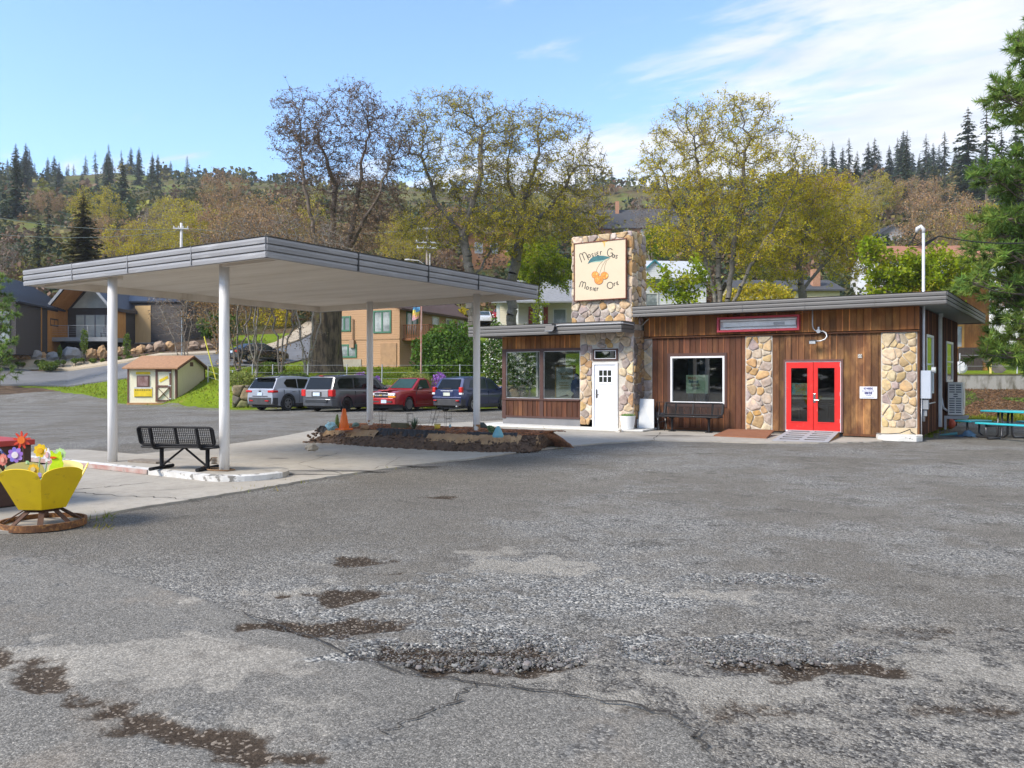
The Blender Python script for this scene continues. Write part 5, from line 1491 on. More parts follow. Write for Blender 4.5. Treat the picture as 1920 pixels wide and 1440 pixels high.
# YELLOW PLANTER ON A RUSTY WHEEL, FLOWER STAKES
YEL = M("yellow_enamel", (.84, .60, .010), .5, col2=(.76, .52, .010), vscale=3, col3=(.55, .35, .02), v3=7, lo3=.63, hi3=.72, bump=.05)
YELI = M("faded_yellow_inside", (.80, .68, .22), .6, col2=(.72, .60, .2), vscale=3)
pc_ = P(33, 1001); pl = thing("flower_planter", "yellow petal shaped metal planter standing on a rusty wagon wheel", "planter", (pc_.x + CF[0] * .40, pc_.y + CF[1] * .45, .0), R_(0))
pl.scale = (.68, .68, .74)
SC = 1.0
NP = 6; rb_, rt_, z0_, z1_ = .39, .66, .30, .92
for inside, mt, nm in ((False, YEL, "petal"), (True, YELI, "inner_face")):
	parent_petals = pl if not inside else None
pet = []
for k in range(NP):
	a0, a1 = 2 * math.pi * (k - .5) / NP, 2 * math.pi * (k + .5) / NP
	b0, b1 = Vector((rb_ * math.cos(a0), rb_ * math.sin(a0), z0_)), Vector((rb_ * math.cos(a1), rb_ * math.sin(a1), z0_))
	t0, t1 = Vector((rt_ * math.cos(a0), rt_ * math.sin(a0), z1_ - .17)), Vector((rt_ * math.cos(a1), rt_ * math.sin(a1), z1_ - .17))
	K = 14; vs = []
	nin = -Vector((math.cos((a0 + a1) / 2), math.sin((a0 + a1) / 2), -.6)).normalized() * .012
	for i in range(K + 1):
		s = i / K
		bot, tp = b0.lerp(b1, s), t0.lerp(t1, s)
		d = (tp - bot)
		up = math.sqrt(max(0, 1 - (2 * s - 1) ** 2)) ** .8 * .19 / d.z
		tp = tp + d * up
		vs.append((bot, tp))
	for outer, mt, nm in ((0, YEL, "petal"), (1, YELI, "inner_face")):
		mb = MB(); v = []; f = []
		for bot, tp in vs:
			v += [bot + nin * outer, bot.lerp(tp, .5) + nin * outer, tp + nin * outer]
		for i in range(K):
			for j in range(2):
				q = (i * 3 + j, (i + 1) * 3 + j, (i + 1) * 3 + j + 1, i * 3 + j + 1); f.append(q if not outer else q[::-1])
		if not outer:
			n0 = len(v); v += [tp + nin for bot, tp in vs]
			for i in range(K): f.append((i * 3 + 2, (i + 1) * 3 + 2, n0 + i + 1, n0 + i))
		mb.add(v, f)
		if not outer: cur = mb.build(nm, mt, pl)
		else: mb.build(nm, mt, cur)
mb = MB(); mb.add([(rb_ * math.cos(2 * math.pi * (k - .5) / NP), rb_ * math.sin(2 * math.pi * (k - .5) / NP), z0_ + .004) for k in range(NP)], [tuple(range(NP))]); mb.build("base_plate", YEL, pl)
mb = MB(); rr_ = .52; mb.add([(rr_ * math.cos(2 * math.pi * (k - .5) / NP), rr_ * math.sin(2 * math.pi * (k - .5) / NP), .665 + .03 * math.sin(k * 2)) for k in range(NP)] + [(0, 0, .70)], [(k, (k + 1) % NP, NP) for k in range(NP)]); mb.build("soil", M("potting_soil", (.03, .02, .014), .95, bump=.8), pl)
mb = MB(); mb.lathe([(.61, .0), (.65, .0), (.65, .10), (.61, .10), (.61, 0)], 48, (0, 0, .012)); wh = mb.build("wheel_rim", RUST, pl, smooth=False)
RUSTD = M("dark_rust", (.06, .032, .022), .85, col2=(.095, .045, .025), vscale=7, bump=.3)
for k in range(8):
	a = 2 * math.pi * (k + .3) / 8
	mb = MB(); mb.beam((.615 * math.cos(a), .615 * math.sin(a), .06), (.24 * math.cos(a), .24 * math.sin(a), .285), .085, .016, up=(0, 0, 1)); mb.build("spoke", RUSTD, pl)
mb = MB(); mb.lathe([(.04, .25), (.27, .25), (.27, .296), (.04, .296)], 24, (0, 0, 0)); mb.build("hub_plate", RUSTD, pl)
mb = MB(); mb.tube([(-.35, -.1, .72), (-.05, -.14, .76), (.1, -.1, .74)], [.05, .06, .045], 9); mb.tube([(.15, -.12, .70), (.35, .05, .76), (.5, .1, .75)], [.04, .05, .04], 9)
for i_, v_ in enumerate(mb.v): mb.v[i_] = (v_[0] * .66, v_[1] * .66, v_[2] * .74)
o = mb.build("driftwood", M("driftwood", (.36, .24, .13), .9, col2=(.25, .17, .10), vscale=9, bump=.4), smooth=True); o.location = pl.location; o.rotation_euler = (0, 0, 0); tag(o, "pale driftwood pieces lying in the yellow planter", "driftwood")
FC = Vector((CR[0], CR[1], 0)); FF = Vector((CF[0], CF[1], 0))
def fmat(name, c): return M(name, c, .45, col2=tuple(v * .85 for v in c), vscale=20)
STEM = fmat("pale_green_stem", (.35, .50, .30))
def fl_at(px, py, D=9.4): return pD(px, py, D)
def flower(name, label, px, py, bx, by, r, petals, cp, cc, cat="garden ornament", pw=.30, elong=1.0, squash=1.0, stem=STEM, D=9.4):
	"""flat metal flower facing the camera on a thin stake; (bx, by) is where the stake enters the pot"""
	c = fl_at(px, py, D); b_ = fl_at(bx, by, D); zz = b_.z
	t = thing(name, label, cat, (b_.x, b_.y, min(zz, .50)), 0, "metal flower stakes in the yellow planter")
	up = Vector((0, 0, 1)); ux = FC * squash
	mb = MB(); mb.tube([Vector((b_.x, b_.y, min(zz, .50))), b_.lerp(c, .5), c + FF * .012], .0075, 6); mb.build("stake", stem, t, world=True)
	for k in range(petals):
		a = 2 * math.pi * k / petals + .2
		d = Vector((math.cos(a), math.sin(a))); pr = r * pw; pts = []
		for i in range(9):
			q = 2 * math.pi * i / 9
			l, s = (.62 + .40 * math.cos(q) * elong) * r, pr * math.sin(q)
			v2 = d * l + Vector((-d.y, d.x)) * s
			pts.append(c + ux * v2.x + up * v2.y - FF * (.004 + .03 * l * .2))
		mb = MB(); mb.ext(pts, FF * .006); mb.build("petal", cp if not isinstance(cp, list) else cp[k % len(cp)], t, world=True)
	mb = MB()
	pts = [c + ux * (r * .42 * math.cos(q)) + up * (r * .42 * math.sin(q)) - FF * .016 for q in np.linspace(0, 6.283, 15)[:-1]]
	mb.ext(pts, FF * .018); mb.build("centre", cc, t, world=True)
	return t
PUR = [fmat("purple_enamel", (.30, .14, .52)), fmat("violet_enamel", (.36, .22, .62)), fmat("blue_violet_enamel", (.22, .18, .58))]
flower("metal_flower", "purple metal flower with a white centre on a green stake", 29, 853, 36, 884, .092, 8, PUR, fmat("pearl_white", (.75, .68, .70)))
flower("metal_flower", "large yellow metal flower on a stake left of the green bird", 76, 845, 72, 888, .08, 8, fmat("sunflower_yellow", (.78, .52, .01)), fmat("golden_centre", (.70, .38, .01)), pw=.34)
flower("metal_flower", "small yellow flower with a grey centre low over the petal rim", 63, 880, 68, 900, .065, 9, fmat("warm_yellow", (.75, .45, .02)), fmat("yellow_grey_centre", (.6, .5, .25)), pw=.3, D=9.15)
flower("metal_flower", "white metal flower seen edge on beside the green bird", 89, 853, 84, 892, .085, 6, fmat("white_enamel", (.80, .78, .82)), fmat("pink_centre", (.75, .45, .5)), pw=.36, squash=.5)
flower("metal_flower", "pale green daisy partly hidden behind the bird's head", 113, 851, 105, 890, .07, 9, fmat("mint_enamel", (.50, .72, .34)), fmat("mint_white", (.7, .8, .6)), D=9.6)
flower("metal_flower", "tiny pale green flower below the red star", 51, 868, 50, 884, .028, 7, fmat("tiny_green", (.36, .58, .28)), fmat("tiny_green_centre", (.55, .7, .4)))
flower("metal_flower", "salmon pink flower at the left end of the planter", 6, 862, 16, 892, .072, 10, fmat("salmon_enamel", (.72, .22, .17)), fmat("salmon_centre", (.75, .35, .25)), squash=.7)
flower("metal_star", "red and orange star burst on a thin wire above the flowers", 41, 825, 48, 886, .105, 9, fmat("red_enamel", (.62, .05, .02)), fmat("orange_centre", (.72, .16, .02)), pw=.13, stem=RUSTD)
t = thing("bird_ornament", "flat lime green metal bird with an orange beak in the planter", "garden ornament", tuple(fl_at(100, 893, 9.35)), 0)
sil = [(89, 892), (93, 875), (98, 866), (95, 858), (94, 845), (97, 845), (101, 850), (106, 851), (111, 846), (114, 848), (115.5, 858), (116, 864), (118.5, 869), (117.5, 875), (112, 881), (108, 888), (105, 888.5), (100, 889), (95, 889), (92, 891)]
mb = MB(); mb.ext([fl_at(a, b_, 9.3) for a, b_ in sil], FF * .01); mb.build("body", fmat("lime_enamel", (.50, .72, .005)), t, world=True)
mb = MB(); mb.ext([fl_at(a, b_, 9.285) for a, b_ in [(93.5, 856.3), (100, 856), (106.5, 858), (102, 860), (94, 860)]], FF * .012); mb.build("beak", fmat("orange_enamel", (.70, .09, .005)), t, world=True)
t = thing("butterfly_ornament", "blue and lilac metal butterfly perched on the planter rim", "garden ornament", tuple(fl_at(69, 900, 9.05)), 0)
for pts, mt in (([(60, 889), (64, 887), (68, 893), (68, 900), (64, 897)], fmat("aqua_enamel", (.22, .50, .62))), ([(69, 893), (73, 886), (77.5, 888), (77, 894), (70, 898)], fmat("lilac_enamel", (.34, .28, .62))), ([(70, 898), (77, 896), (80, 899), (74, 902), (70, 902)], fmat("teal_enamel", (.12, .42, .40))), ([(63, 897), (68, 900), (69, 903), (66, 904)], fmat("sky_enamel", (.3, .55, .7)))):
	mb = MB(); mb.ext([fl_at(a, b_, 9.02) for a, b_ in pts], FF * .008); mb.build("wing", mt, t, world=True)
t = thing("butterfly_ornament", "dark blue speckled metal butterfly at the left edge", "garden ornament", tuple(fl_at(4, 860, 9.4)), 0)
mb = MB(); mb.ext([fl_at(a, b_, 9.4) for a, b_ in [(-8, 838), (0, 841), (7, 849), (12.5, 854), (11, 856), (4, 851), (-5, 845)]], FF * .01); mb.build("wing", M("blue_speckle", (.03, .04, .16), .4, col2=(.45, .5, .7), vscale=60, lo=.55, hi=.6), t, world=True)
mb = MB(); mb.tube([fl_at(6, 850, 9.41), fl_at(15, 893, 9.41)], .006, 6); mb.build("stake", STEM, t, world=True)
BRN = M("stained_brown_boards", (.055, .026, .018), .8, col2=(.075, .036, .024), vscale=4, stretch=(1, 1, 5), bump=.2)
cb = pD(66, 900, 10.5); t = thing("planter_box", "dark brown wooden planter box with a red painted rim", "planter box", (cb.x - .78, cb.y - .66, .03), 0); t.scale = (1, 1, .80)
for k in range(5):
	mb = MB(); mb.box((-.75, -.62, .02 + .19 * k), (.72, .62, .02 + .19 * k + .182)); mb.build("board", BRN, t, bevel=.006)
mb = MB(); mb.box((.721, -.625, .02), (.75, .625, .97)); mb.build("end_board", BRN, t, bevel=.005)
mb = MB(); mb.box((-.8, -.66, .972), (.78, .66, 1.06)); mb.build("rim", M("red_rim_paint", (.42, .035, .022), .5, col2=(.34, .03, .02), vscale=4), t, bevel=.008)
# RAISED BED UNDER THE BACK COLUMNS
bed = thing("garden_bed", "long heap of bark mulch and soil round the two back canopy columns", "flower bed", (-12.6, 15.5, .03))
fr_ = [tuple(P(a, b_)[:2]) for a, b_ in [(566, 832), (620, 833), (680, 838), (760, 843), (850, 848), (930, 850), (1000, 849), (1032, 839)]]
bk_ = [(x * 1.0 + .35 * 0, y) for x, y in [(-15.9, 16.7), (-15.2, 16.95), (-14.2, 17.0), (-13.2, 17.05), (-12.0, 17.0), (-10.8, 16.95), (-9.7, 16.8), (-8.9, 16.5)]]
K, Mz = 60, 13
vs = []; prof = [0, .04, .09, .14, .17, .21, .30, .45, .6, .75, .88, .95, 1]
hp = [0, .12, .20, .235, .30, .345, .36, .38, .38, .37, .33, .16, 0]
mbs = MB(); colm = []
for i in range(K + 1):
	s = i / K * (len(fr_) - 1); a = int(min(s, len(fr_) - 2)); f = s - a
	F_ = Vector(fr_[a]).lerp(Vector(fr_[a + 1]), f); B_ = Vector(bk_[a]).lerp(Vector(bk_[a + 1]), f)
	endf = min(1, min(i, K - i) / 7.0)
	for j in range(Mz):
		p = F_.lerp(B_, prof[j])
		nz = mnoise.noise(Vector((p.x * 3.1, p.y * 3.1, 0))) * .05 + mnoise.noise(Vector((p.x * 9, p.y * 9, 3))) * .025
		vs.append((p.x + nz * .6, p.y + nz * .8, .031 + max(0, hp[j] * endf ** .7 + nz * (1 if 0 < j < Mz - 1 else 0) * endf)))
MULCH = M("bark_mulch", (.22, .095, .042), .95, col2=(.11, .05, .026), vscale=16, lo=.4, hi=.6, bump=1.0, bscale=22, col3=(.26, .13, .06), v3=30, lo3=.58, hi3=.64)
SOIL = M("bed_soil", (.125, .078, .05), .95, col2=(.065, .042, .028), vscale=8, bump=1.0, bscale=18, col3=(.14, .085, .05), v3=14, lo3=.58, hi3=.66)
bk_all = [(i * Mz + j, (i + 1) * Mz + j, (i + 1) * Mz + j + 1, i * Mz + j + 1) for i in range(K) for j in range(Mz - 1)]
m1 = MB(); m1.add(vs, [q for n_, q in enumerate(bk_all) if n_ % (Mz - 1) < 5]); m1.build("soil_bank", SOIL, bed, smooth=True, world=True)
m1 = MB(); m1.add(vs, [q for n_, q in enumerate(bk_all) if n_ % (Mz - 1) >= 5]); m1.build("mulch_top", MULCH, bed, smooth=True, world=True)
def bedp(s, t, dz=0):
	s = s * (len(fr_) - 1); a = int(min(s, len(fr_) - 2)); f = s - a
	F_ = Vector(fr_[a]).lerp(Vector(fr_[a + 1]), f); B_ = Vector(bk_[a]).lerp(Vector(bk_[a + 1]), f)
	p = F_.lerp(B_, t); return Vector((p.x, p.y, .031 + float(np.interp(t, prof, hp)) + dz))
rg = random.Random(12); mb = MB(); mc = MB()
for _ in range(2600):
	p = bedp(rg.uniform(.05, .97), rg.uniform(.19, .8), .012)
	Mx = Matrix.Translation(p) @ Matrix.Rotation(rg.uniform(0, 3.1), 4, 'Z') @ Matrix.Rotation(rg.uniform(-.6, .6), 4, 'X')
	t_ = rg.uniform(.4, 1.5); mb.obox(Mx, rg.uniform(.03, .08), rg.uniform(.015, .03), .01, (t_, t_ * rg.uniform(.85, 1.0), t_ * .9))
tag(mb.build("bark_chips", M("bark_chip", (.30, .13, .055), .9, tint=True), tint=True), kind='stuff')
for _ in range(700):
	p = bedp(rg.uniform(.01, .99), rg.uniform(-.05, .19), 0); s_ = rg.uniform(.015, .05)
	t_ = rg.uniform(.5, 1.3)
	mc.ball((p.x, p.y, max(.035, p.z)), s_, s_ * .9, s_ * .7, 5, 4, .5, rg.random() * 99, (t_, t_, t_))
tag(mc.build("soil_clods", M("soil_clod", (.125, .078, .05), .95, tint=True), tint=True), kind='stuff')
def drape(mb, s0, s1, t, h, n=26, amp=.05, seed=0, fold=.04):
	"""crumpled sheet edge hanging over the bank"""
	rg = random.Random(seed); vs = []; fs = []
	for i in range(n + 1):
		s = s0 + (s1 - s0) * i / n; w = 1 if 0 < i < n else .3
		q = rg.uniform(-1, 1)
		a = bedp(s, t + .05 + rg.uniform(0, .02), .028); b_ = bedp(s, t, .035 + fold * rg.random()); c = bedp(s, t - .05 - .03 * rg.random(), -h * w * rg.uniform(.4, 1.1) + .03)
		c.x += q * amp * .5; b_.y -= .03 * rg.random()
		vs += [a, b_, c]
	for i in range(n):
		for j in range(2): fs.append((i * 3 + j, (i + 1) * 3 + j, (i + 1) * 3 + j + 1, i * 3 + j + 1))
	mb.add(vs, fs)
FAB = M("black_weed_fabric", (.018, .018, .02), .7, col2=(.03, .03, .032), vscale=9, bump=.3)
BUR = M("tan_paper_sacking", (.38, .25, .13), .9, col2=(.27, .17, .09), vscale=5, bump=.6, bscale=12)
for s0, s1, sd in ((.03, .10, 1), (.30, .47, 2), (.44, .53, 3), (.60, .78, 4), (.88, .97, 5), (.10, .16, 6)):
	mb = MB(); drape(mb, s0, s1, .20, .05, seed=sd); mb.build("weed_fabric", FAB, bed, world=True)
for s0, s1, sd in ((.08, .31, 7), (.48, .68, 8), (.66, .80, 9), (.86, .97, 10)):
	mb = MB(); drape(mb, s0, s1, .125, .07, seed=sd, fold=.02); mb.build("paper_sacking", BUR, bed, world=True)
def bed_at(px, py):
	"""spot on top of the bed under a photo point"""
	best = None
	for z in (.33, .36, .40): best = P(px, py, z)
	return P(px, py, .40)
ORG = M("traffic_orange", (.85, .17, .008), .45, col2=(.75, .13, .008), vscale=5)
p = bed_at(645, 803); t = thing("traffic_cone", "plain orange traffic cone at the left end of the mulch bed", "traffic cone", (p.x, p.y, p.z - .01))
mb = MB(); mb.lathe([(.125, .0), (.13, .02), (.045, .48), (.03, .50), (.001, .50)], 20); mb.build("cone_body", ORG, t, smooth=True)
mb = MB(); mb.box((-.16, -.16, -.03), (.16, .16, .012)); mb.build("cone_base", ORG, t, bevel=.01)
p = bed_at(632, 802); mb = MB(); mb.ball((p.x, p.y, p.z + .14), .05, .05, .19, 10, 8, .2, 3); mb.ball((p.x + .05, p.y, p.z + .08), .03, .03, .09, 8, 6, .2, 4)
tag(mb.build("cactus", M("cactus_green", (.10, .17, .035), .7, col2=(.16, .22, .05), vscale=18, bump=.4), smooth=True), "small green column cactus beside the orange cone", "cactus")
p = bed_at(776, 805); mb = MB(); rg = random.Random(5)
for k in range(46):
	a = rg.uniform(0, 6.283); e = rg.uniform(.25, 1.4); L_ = rg.uniform(.24, .36)
	d = Vector((math.cos(a) * math.cos(e), math.sin(a) * math.cos(e), math.sin(e))); s = d.cross(Vector((0, 0, 1))).normalized() * .012
	o_ = Vector((p.x, p.y, p.z)); t_ = rg.uniform(.7, 1.3)
	mb.add([o_ - s, o_ + s, o_ + d * L_ * .6 + s * .8, o_ + d * L_, o_ + d * L_ * .6 - s * .8], [(0, 1, 2, 4), (4, 2, 3)], (t_, t_, t_))
tag(mb.build("yucca", M("yucca_leaf", (.09, .14, .075), .5, tint=True), tint=True), "spiky grey green yucca in the middle of the mulch bed", "yucca plant")
p = bed_at(820, 805); t = thing("pail", "small yellow pail standing on the mulch between the columns", "pail", (p.x, p.y, p.z - .01))
mb = MB(); mb.lathe([(.065, 0), (.078, .14), (.07, .14), (.06, .02)], 18); mb.build("pail_body", M("pail_yellow", (.72, .53, .06), .5, col2=(.62, .45, .05)), t, smooth=True)
mb = MB(); mb.lathe([(.082, .125), (.086, .133), (.082, .145)], 18); mb.build("rim", M("pail_rim", (.65, .55, .2), .5), t)
TEALR = M("teal_painted_rock", (.13, .32, .36), .7, col2=(.17, .38, .42), vscale=9, bump=.3)
p = bed_at(934, 818); mb = MB(); mb.lathe([(.12, -.02), (.125, .02), (.07, .15), (.03, .215), (.001, .225)], 7, tuple(p)); tag(mb.build("painted_rock", TEALR), "pointed light blue painted rock at the right end of the bed", "painted rock")
p = bed_at(621, 803); mb = MB(); mb.ball((p.x, p.y, p.z + .05), .16, .12, .11, 9, 6, .5, 8); tag(mb.build("painted_rock", M("pale_blue_rock", (.22, .42, .48), .7, col2=(.32, .5, .55), vscale=10), smooth=False), "pale blue painted rock left of the small cactus", "painted rock")
p = bed_at(667, 800); mb = MB(); mb.ball((p.x, p.y, p.z + .03), .11, .09, .07, 9, 6, .4, 9); tag(mb.build("painted_rock", M("grey_teal_rock", (.13, .22, .19), .8)), "flat grey green rock right of the orange cone", "rock")
p = bed_at(844, 803); mb = MB(); mb.ball((p.x, p.y, p.z + .03), .035, .03, .07, 8, 6, .3, 10); tag(mb.build("painted_rock", M("sky_rock", (.3, .48, .55), .7)), "tiny light blue painted stone right of the yellow pail", "painted rock")
p = bed_at(903, 802); mb = MB(); mb.ball((p.x, p.y, p.z + .02), .17, .12, .11, 9, 6, .4, 11); tag(mb.build("rock", M("dark_green_rock", (.045, .06, .052), .8, bump=.3)), "dark rock behind the right back column", "rock")
p = bed_at(584, 822); mb = MB(); mb.ball((p.x, p.y, .22), .15, .12, .09, 9, 6, .45, 12); tag(mb.build("rock", M("pale_rock", (.33, .30, .25), .9, bump=.4)), "pale rock at the left tip of the mulch bed", "rock")
p = bed_at(684, 803); mb = MB(); mb.ball((p.x, p.y, p.z + .02), .15, .1, .07, 9, 6, .4, 13); tag(mb.build("rock", M("tan_rock", (.33, .2, .11), .9, bump=.4)), "low tan rock against the left back column", "rock")
p = bed_at(750, 803); mb = MB(); mb.obox(Matrix.Translation((p.x, p.y, p.z + .05)) @ Matrix.Rotation(R_(-4), 4, 'Z'), .55, .1, .17); tag(mb.build("wood_block", M("mossy_timber", (.10, .085, .05), .95, col2=(.15, .13, .07), vscale=9, bump=.5), bevel=.01), "short mossy timber block lying behind the yucca", "timber")
p = bed_at(921, 812); mb = MB(); rg = random.Random(6)
for k in range(30):
	q = Vector((p.x + rg.uniform(-.08, .08), p.y + rg.uniform(-.06, .06), p.z + rg.uniform(0, .16))); mb.ball(q, .03, .03, .025, 5, 4, .3, k)
tag(mb.build("succulent", M("succulent_green", (.10, .17, .06), .7, col2=(.06, .11, .04), vscale=30)), "small dark green succulent behind the blue painted rock", "succulent")
WIRE = M("thin_wire", (.13, .12, .11), .6, metal=.3)
def wire_cage(px, py, h, r, seed, label, tilt=0):
	p = bed_at(px, py); rg = random.Random(seed)
	mb = MB(); b_ = Vector((p.x, p.y, p.z - .05))
	for k in range(4):
		a = 2 * math.pi * k / 4 + rg.random(); mb.tube([b_ + Vector((r * .7 * math.cos(a), r * .7 * math.sin(a), 0)), b_ + Vector((r * math.cos(a) + tilt * h, r * math.sin(a), h))], .0045, 4)
	for q in (.5, .98):
		pts = [b_ + Vector((tilt * h * q + r * (.7 + .3 * q) * math.cos(a), r * (.7 + .3 * q) * math.sin(a), h * q)) for a in np.linspace(0, 6.283, 13)]; mb.tube(pts, .0045, 4)
	tag(mb.build("plant_cage", WIRE), label, "plant cage", "wire plant cages in the mulch bed")
wire_cage(718, 803, .50, .10, 1, "wire plant cage just right of the left back column"); wire_cage(768, 803, .42, .09, 2, "wire plant cage rising behind the yucca")
wire_cage(808, 800, .50, .11, 3, "leaning wire plant cage left of the yellow pail", .35); wire_cage(840, 802, .55, .10, 4, "wire plant cage right of the yellow pail")
# THINGS FIXED TO OR STANDING BY THE STATION
BLACKP = M("sign_black", (.012, .012, .012), .6)
YS = YW - .115
sg = thing("painted_sign", "square cream painted sign with lettering and orange cherries on the stone tower", "sign", tuple(pY(1125, 562, YS)), 0)
def SP(x, y, d=0.0):
	p = pY(1060 + x / 7.2, 420 + y / 7.2, YS); p.y -= d; return p
c0 = [SP(126, 1030), SP(815, 1000), SP(815, 207), SP(126, 268)]
xa, xb = (c0[0].x + c0[3].x) / 2, (c0[1].x + c0[2].x) / 2; za, zb_ = (c0[0].z + c0[1].z) / 2, (c0[2].z + c0[3].z) / 2
CREAM = M("cream_sign_paint", (.60, .50, .345), .55, col2=(.57, .47, .32), vscale=1.5)
mb = MB(); mb.box((xa, YS, za), (xb, YS + .05, zb_)); mb.build("sign_board", CREAM, sg, world=True)
mb = MB(); t_ = .025
for q in ((xa - t_, xa, za - t_, zb_ + t_), (xb, xb + t_, za - t_, zb_ + t_), (xa, xb, za - t_, za), (xa, xb, zb_, zb_ + t_)): mb.box((q[0], YS - .02, q[2]), (q[1], YS + .052, q[3]))
mb.build("sign_frame", M("sign_rust_edge", (.12, .035, .022), .8, col2=(.2, .06, .03), vscale=7), sg, world=True)
def circ(cx, cy, rx, ry, n=16, a0=0, a1=360): return [(cx + rx * math.cos(R_(a0 + (a1 - a0) * k / n)), cy + ry * math.sin(R_(a0 + (a1 - a0) * k / n))) for k in range(n + 1)]
GL = {'M': [[(0, 0), (.03, .78), (.16, .98), (.33, .98), (.46, .78), (.48, .12)], [(.46, .78), (.60, .98), (.80, .98), (.95, .78), (1, 0)]],
	  'o': [circ(.5, .5, .46, .48)], 'O': [circ(.5, .5, .5, .5, 22)], 'i': [[(.5, 0), (.5, 1)]],
	  's': [[(.9, .9), (.5, 1), (.15, .82), (.3, .56), (.72, .42), (.85, .18), (.5, 0), (.1, .1)]],
	  'e': [[(.9, .98), (.4, .96), (.1, .75), (.35, .55), (.75, .54)], [(.35, .55), (.02, .3), (.25, .04), (.95, .04)]],
	  'r': [[(.15, 0), (.15, 1)], [(.15, .62), (.4, .93), (.9, .96)]], 'a': [circ(.42, .48, .42, .46), [(.88, .95), (.88, .0)]],
	  'G': [circ(.5, .5, .5, .5, 18, 42, 352) + [(1.0, .46), (.58, .46)]]}
LET = MB()
def glyph(ch, cx, cy, w, h, rot, lw=6.4):
	ca, sa = math.cos(R_(rot)), math.sin(R_(rot))
	for stroke in GL[ch]:
		pts = []
		for x, y in stroke:
			a, b_ = (x - .5) * w, (y - .5) * h
			p = SP(cx + a * ca - b_ * sa, cy - (a * sa + b_ * ca)); pts.append(p)
		t = MB(); t.tube(pts, lw / 7.2 / FPX * 25, 6)
		LET.add([(v[0], YS - .0015 + (v[1] - YS) * .15, v[2]) for v in t.v], t.f)
for a in (('M', 248, 445, 100, 118, 20), ('o', 322, 432, 38, 40, 14), ('s', 368, 422, 30, 46, 8), ('i', 402, 408, 10, 44, 6), ('e', 436, 400, 32, 48, 4), ('r', 482, 392, 26, 46, 2),
		  ('G', 605, 386, 74, 108, -4), ('a', 652, 432, 38, 40, -10), ('s', 692, 442, 30, 44, -14),
		  ('M', 236, 822, 76, 86, -16), ('o', 298, 864, 36, 38, -12), ('s', 343, 873, 28, 40, -8), ('i', 376, 877, 10, 40, -5), ('e', 403, 882, 28, 40, -3), ('r', 437, 882, 24, 40, -2),
		  ('O', 604, 828, 78, 86, 0), ('r', 668, 816, 26, 44, 8), ('e', 704, 800, 28, 42, 14)): glyph(*a)
LET.build("lettering", BLACKP, sg, world=True)
def flat(pts, d, mt, nm, par, f=None):
	f = f or SP
	mb = MB(); mb.ext([f(x, y, d) for x, y in pts], (0, .003, 0)); return mb.build(nm, mt, par, world=True)
lf = [(303, 540), (318, 500), (345, 465), (385, 440), (440, 425), (520, 428), (575, 440), (612, 460), (570, 466), (530, 482), (480, 494), (400, 502), (345, 518)]
leaf = flat(lf, .004, M("leaf_teal", (.012, .085, .10), .5, col2=(.03, .15, .15), vscale=9), "painted_leaf", sg)
flat([(345, 519), (400, 503), (480, 495), (530, 483), (520, 496), (470, 508), (400, 516)], .0045, M("leaf_pale", (.30, .52, .42), .5), "leaf_edge", leaf)
st_ = MB()
for pts in ([(592, 468), (560, 495), (535, 560), (522, 650)], [(548, 492), (505, 555), (475, 630), (460, 690)], [(512, 492), (460, 548), (428, 605), (418, 642)]):
	t = MB(); t.tube([SP(x, y) for x, y in pts], .006, 6); st_.add([(v[0], YS - .002 + (v[1] - YS) * .2, v[2]) for v in t.v], t.f)
st_.build("painted_stem", M("stem_brown", (.10, .06, .03), .6), sg, world=True)
CHO = M("cherry_orange", (.72, .30, .04), .45, col2=(.55, .17, .015), vscale=14, lo=.42, hi=.6, col3=(.85, .60, .2), v3=9, lo3=.56, hi3=.66)
CHD = M("cherry_outline", (.35, .10, .015), .5)
for k, (x, y, r) in enumerate(((405, 688, 50), (530, 697, 52), (452, 757, 60))):
	c = flat(circ(x, y, r, r, 24)[:-1], .005 + .004 * k, CHD, "painted_cherry", sg); flat(circ(x + 1, y - 1, r - 5, r - 5, 24)[:-1], .007 + .004 * k, CHO, "cherry_flesh", c)
flat([(478, 232), (580, 224), (560, 240), (535, 248), (532, 300), (524, 318), (518, 262), (500, 246)], .003, M("rust_run", (.62, .28, .02), .7, col2=(.75, .5, .15), vscale=12), "rust_stain", sg)
YC = YM - .05
cx0, cx1, cz0, cz1 = X(1347.5, YC), X(1501, YC), Z(1425, 621, YC - .1), Z(1425, 592.5, YC - .1)
t = thing("sign_cabinet", "empty sign cabinet in a red frame above the wall", "sign cabinet", ((cx0 + cx1) / 2, YC, cz0), 0)
PINKR = M("faded_red_frame", (.50, .04, .06), .45, col2=(.42, .035, .05), vscale=5)
mb = MB(); w_ = .055
for q in ((cx0, cx0 + w_, cz0, cz1), (cx1 - w_, cx1, cz0, cz1), (cx0 + w_, cx1 - w_, cz0, cz0 + w_), (cx0 + w_, cx1 - w_, cz1 - w_, cz1)): mb.box((q[0], YC - .17, q[2]), (q[1], YC - .002, q[3]))
mb.build("frame", PINKR, t, world=True)
mb = MB(); mb.box((cx0 + w_, YC - .03, cz0 + w_), (cx1 - w_, YC - .004, cz1 - w_)); mb.build("back_panel", M("grey_white_metal", (.72, .72, .69), .5, col2=(.64, .64, .62), vscale=3), t, world=True)
zc_ = (cz0 + cz1) / 2
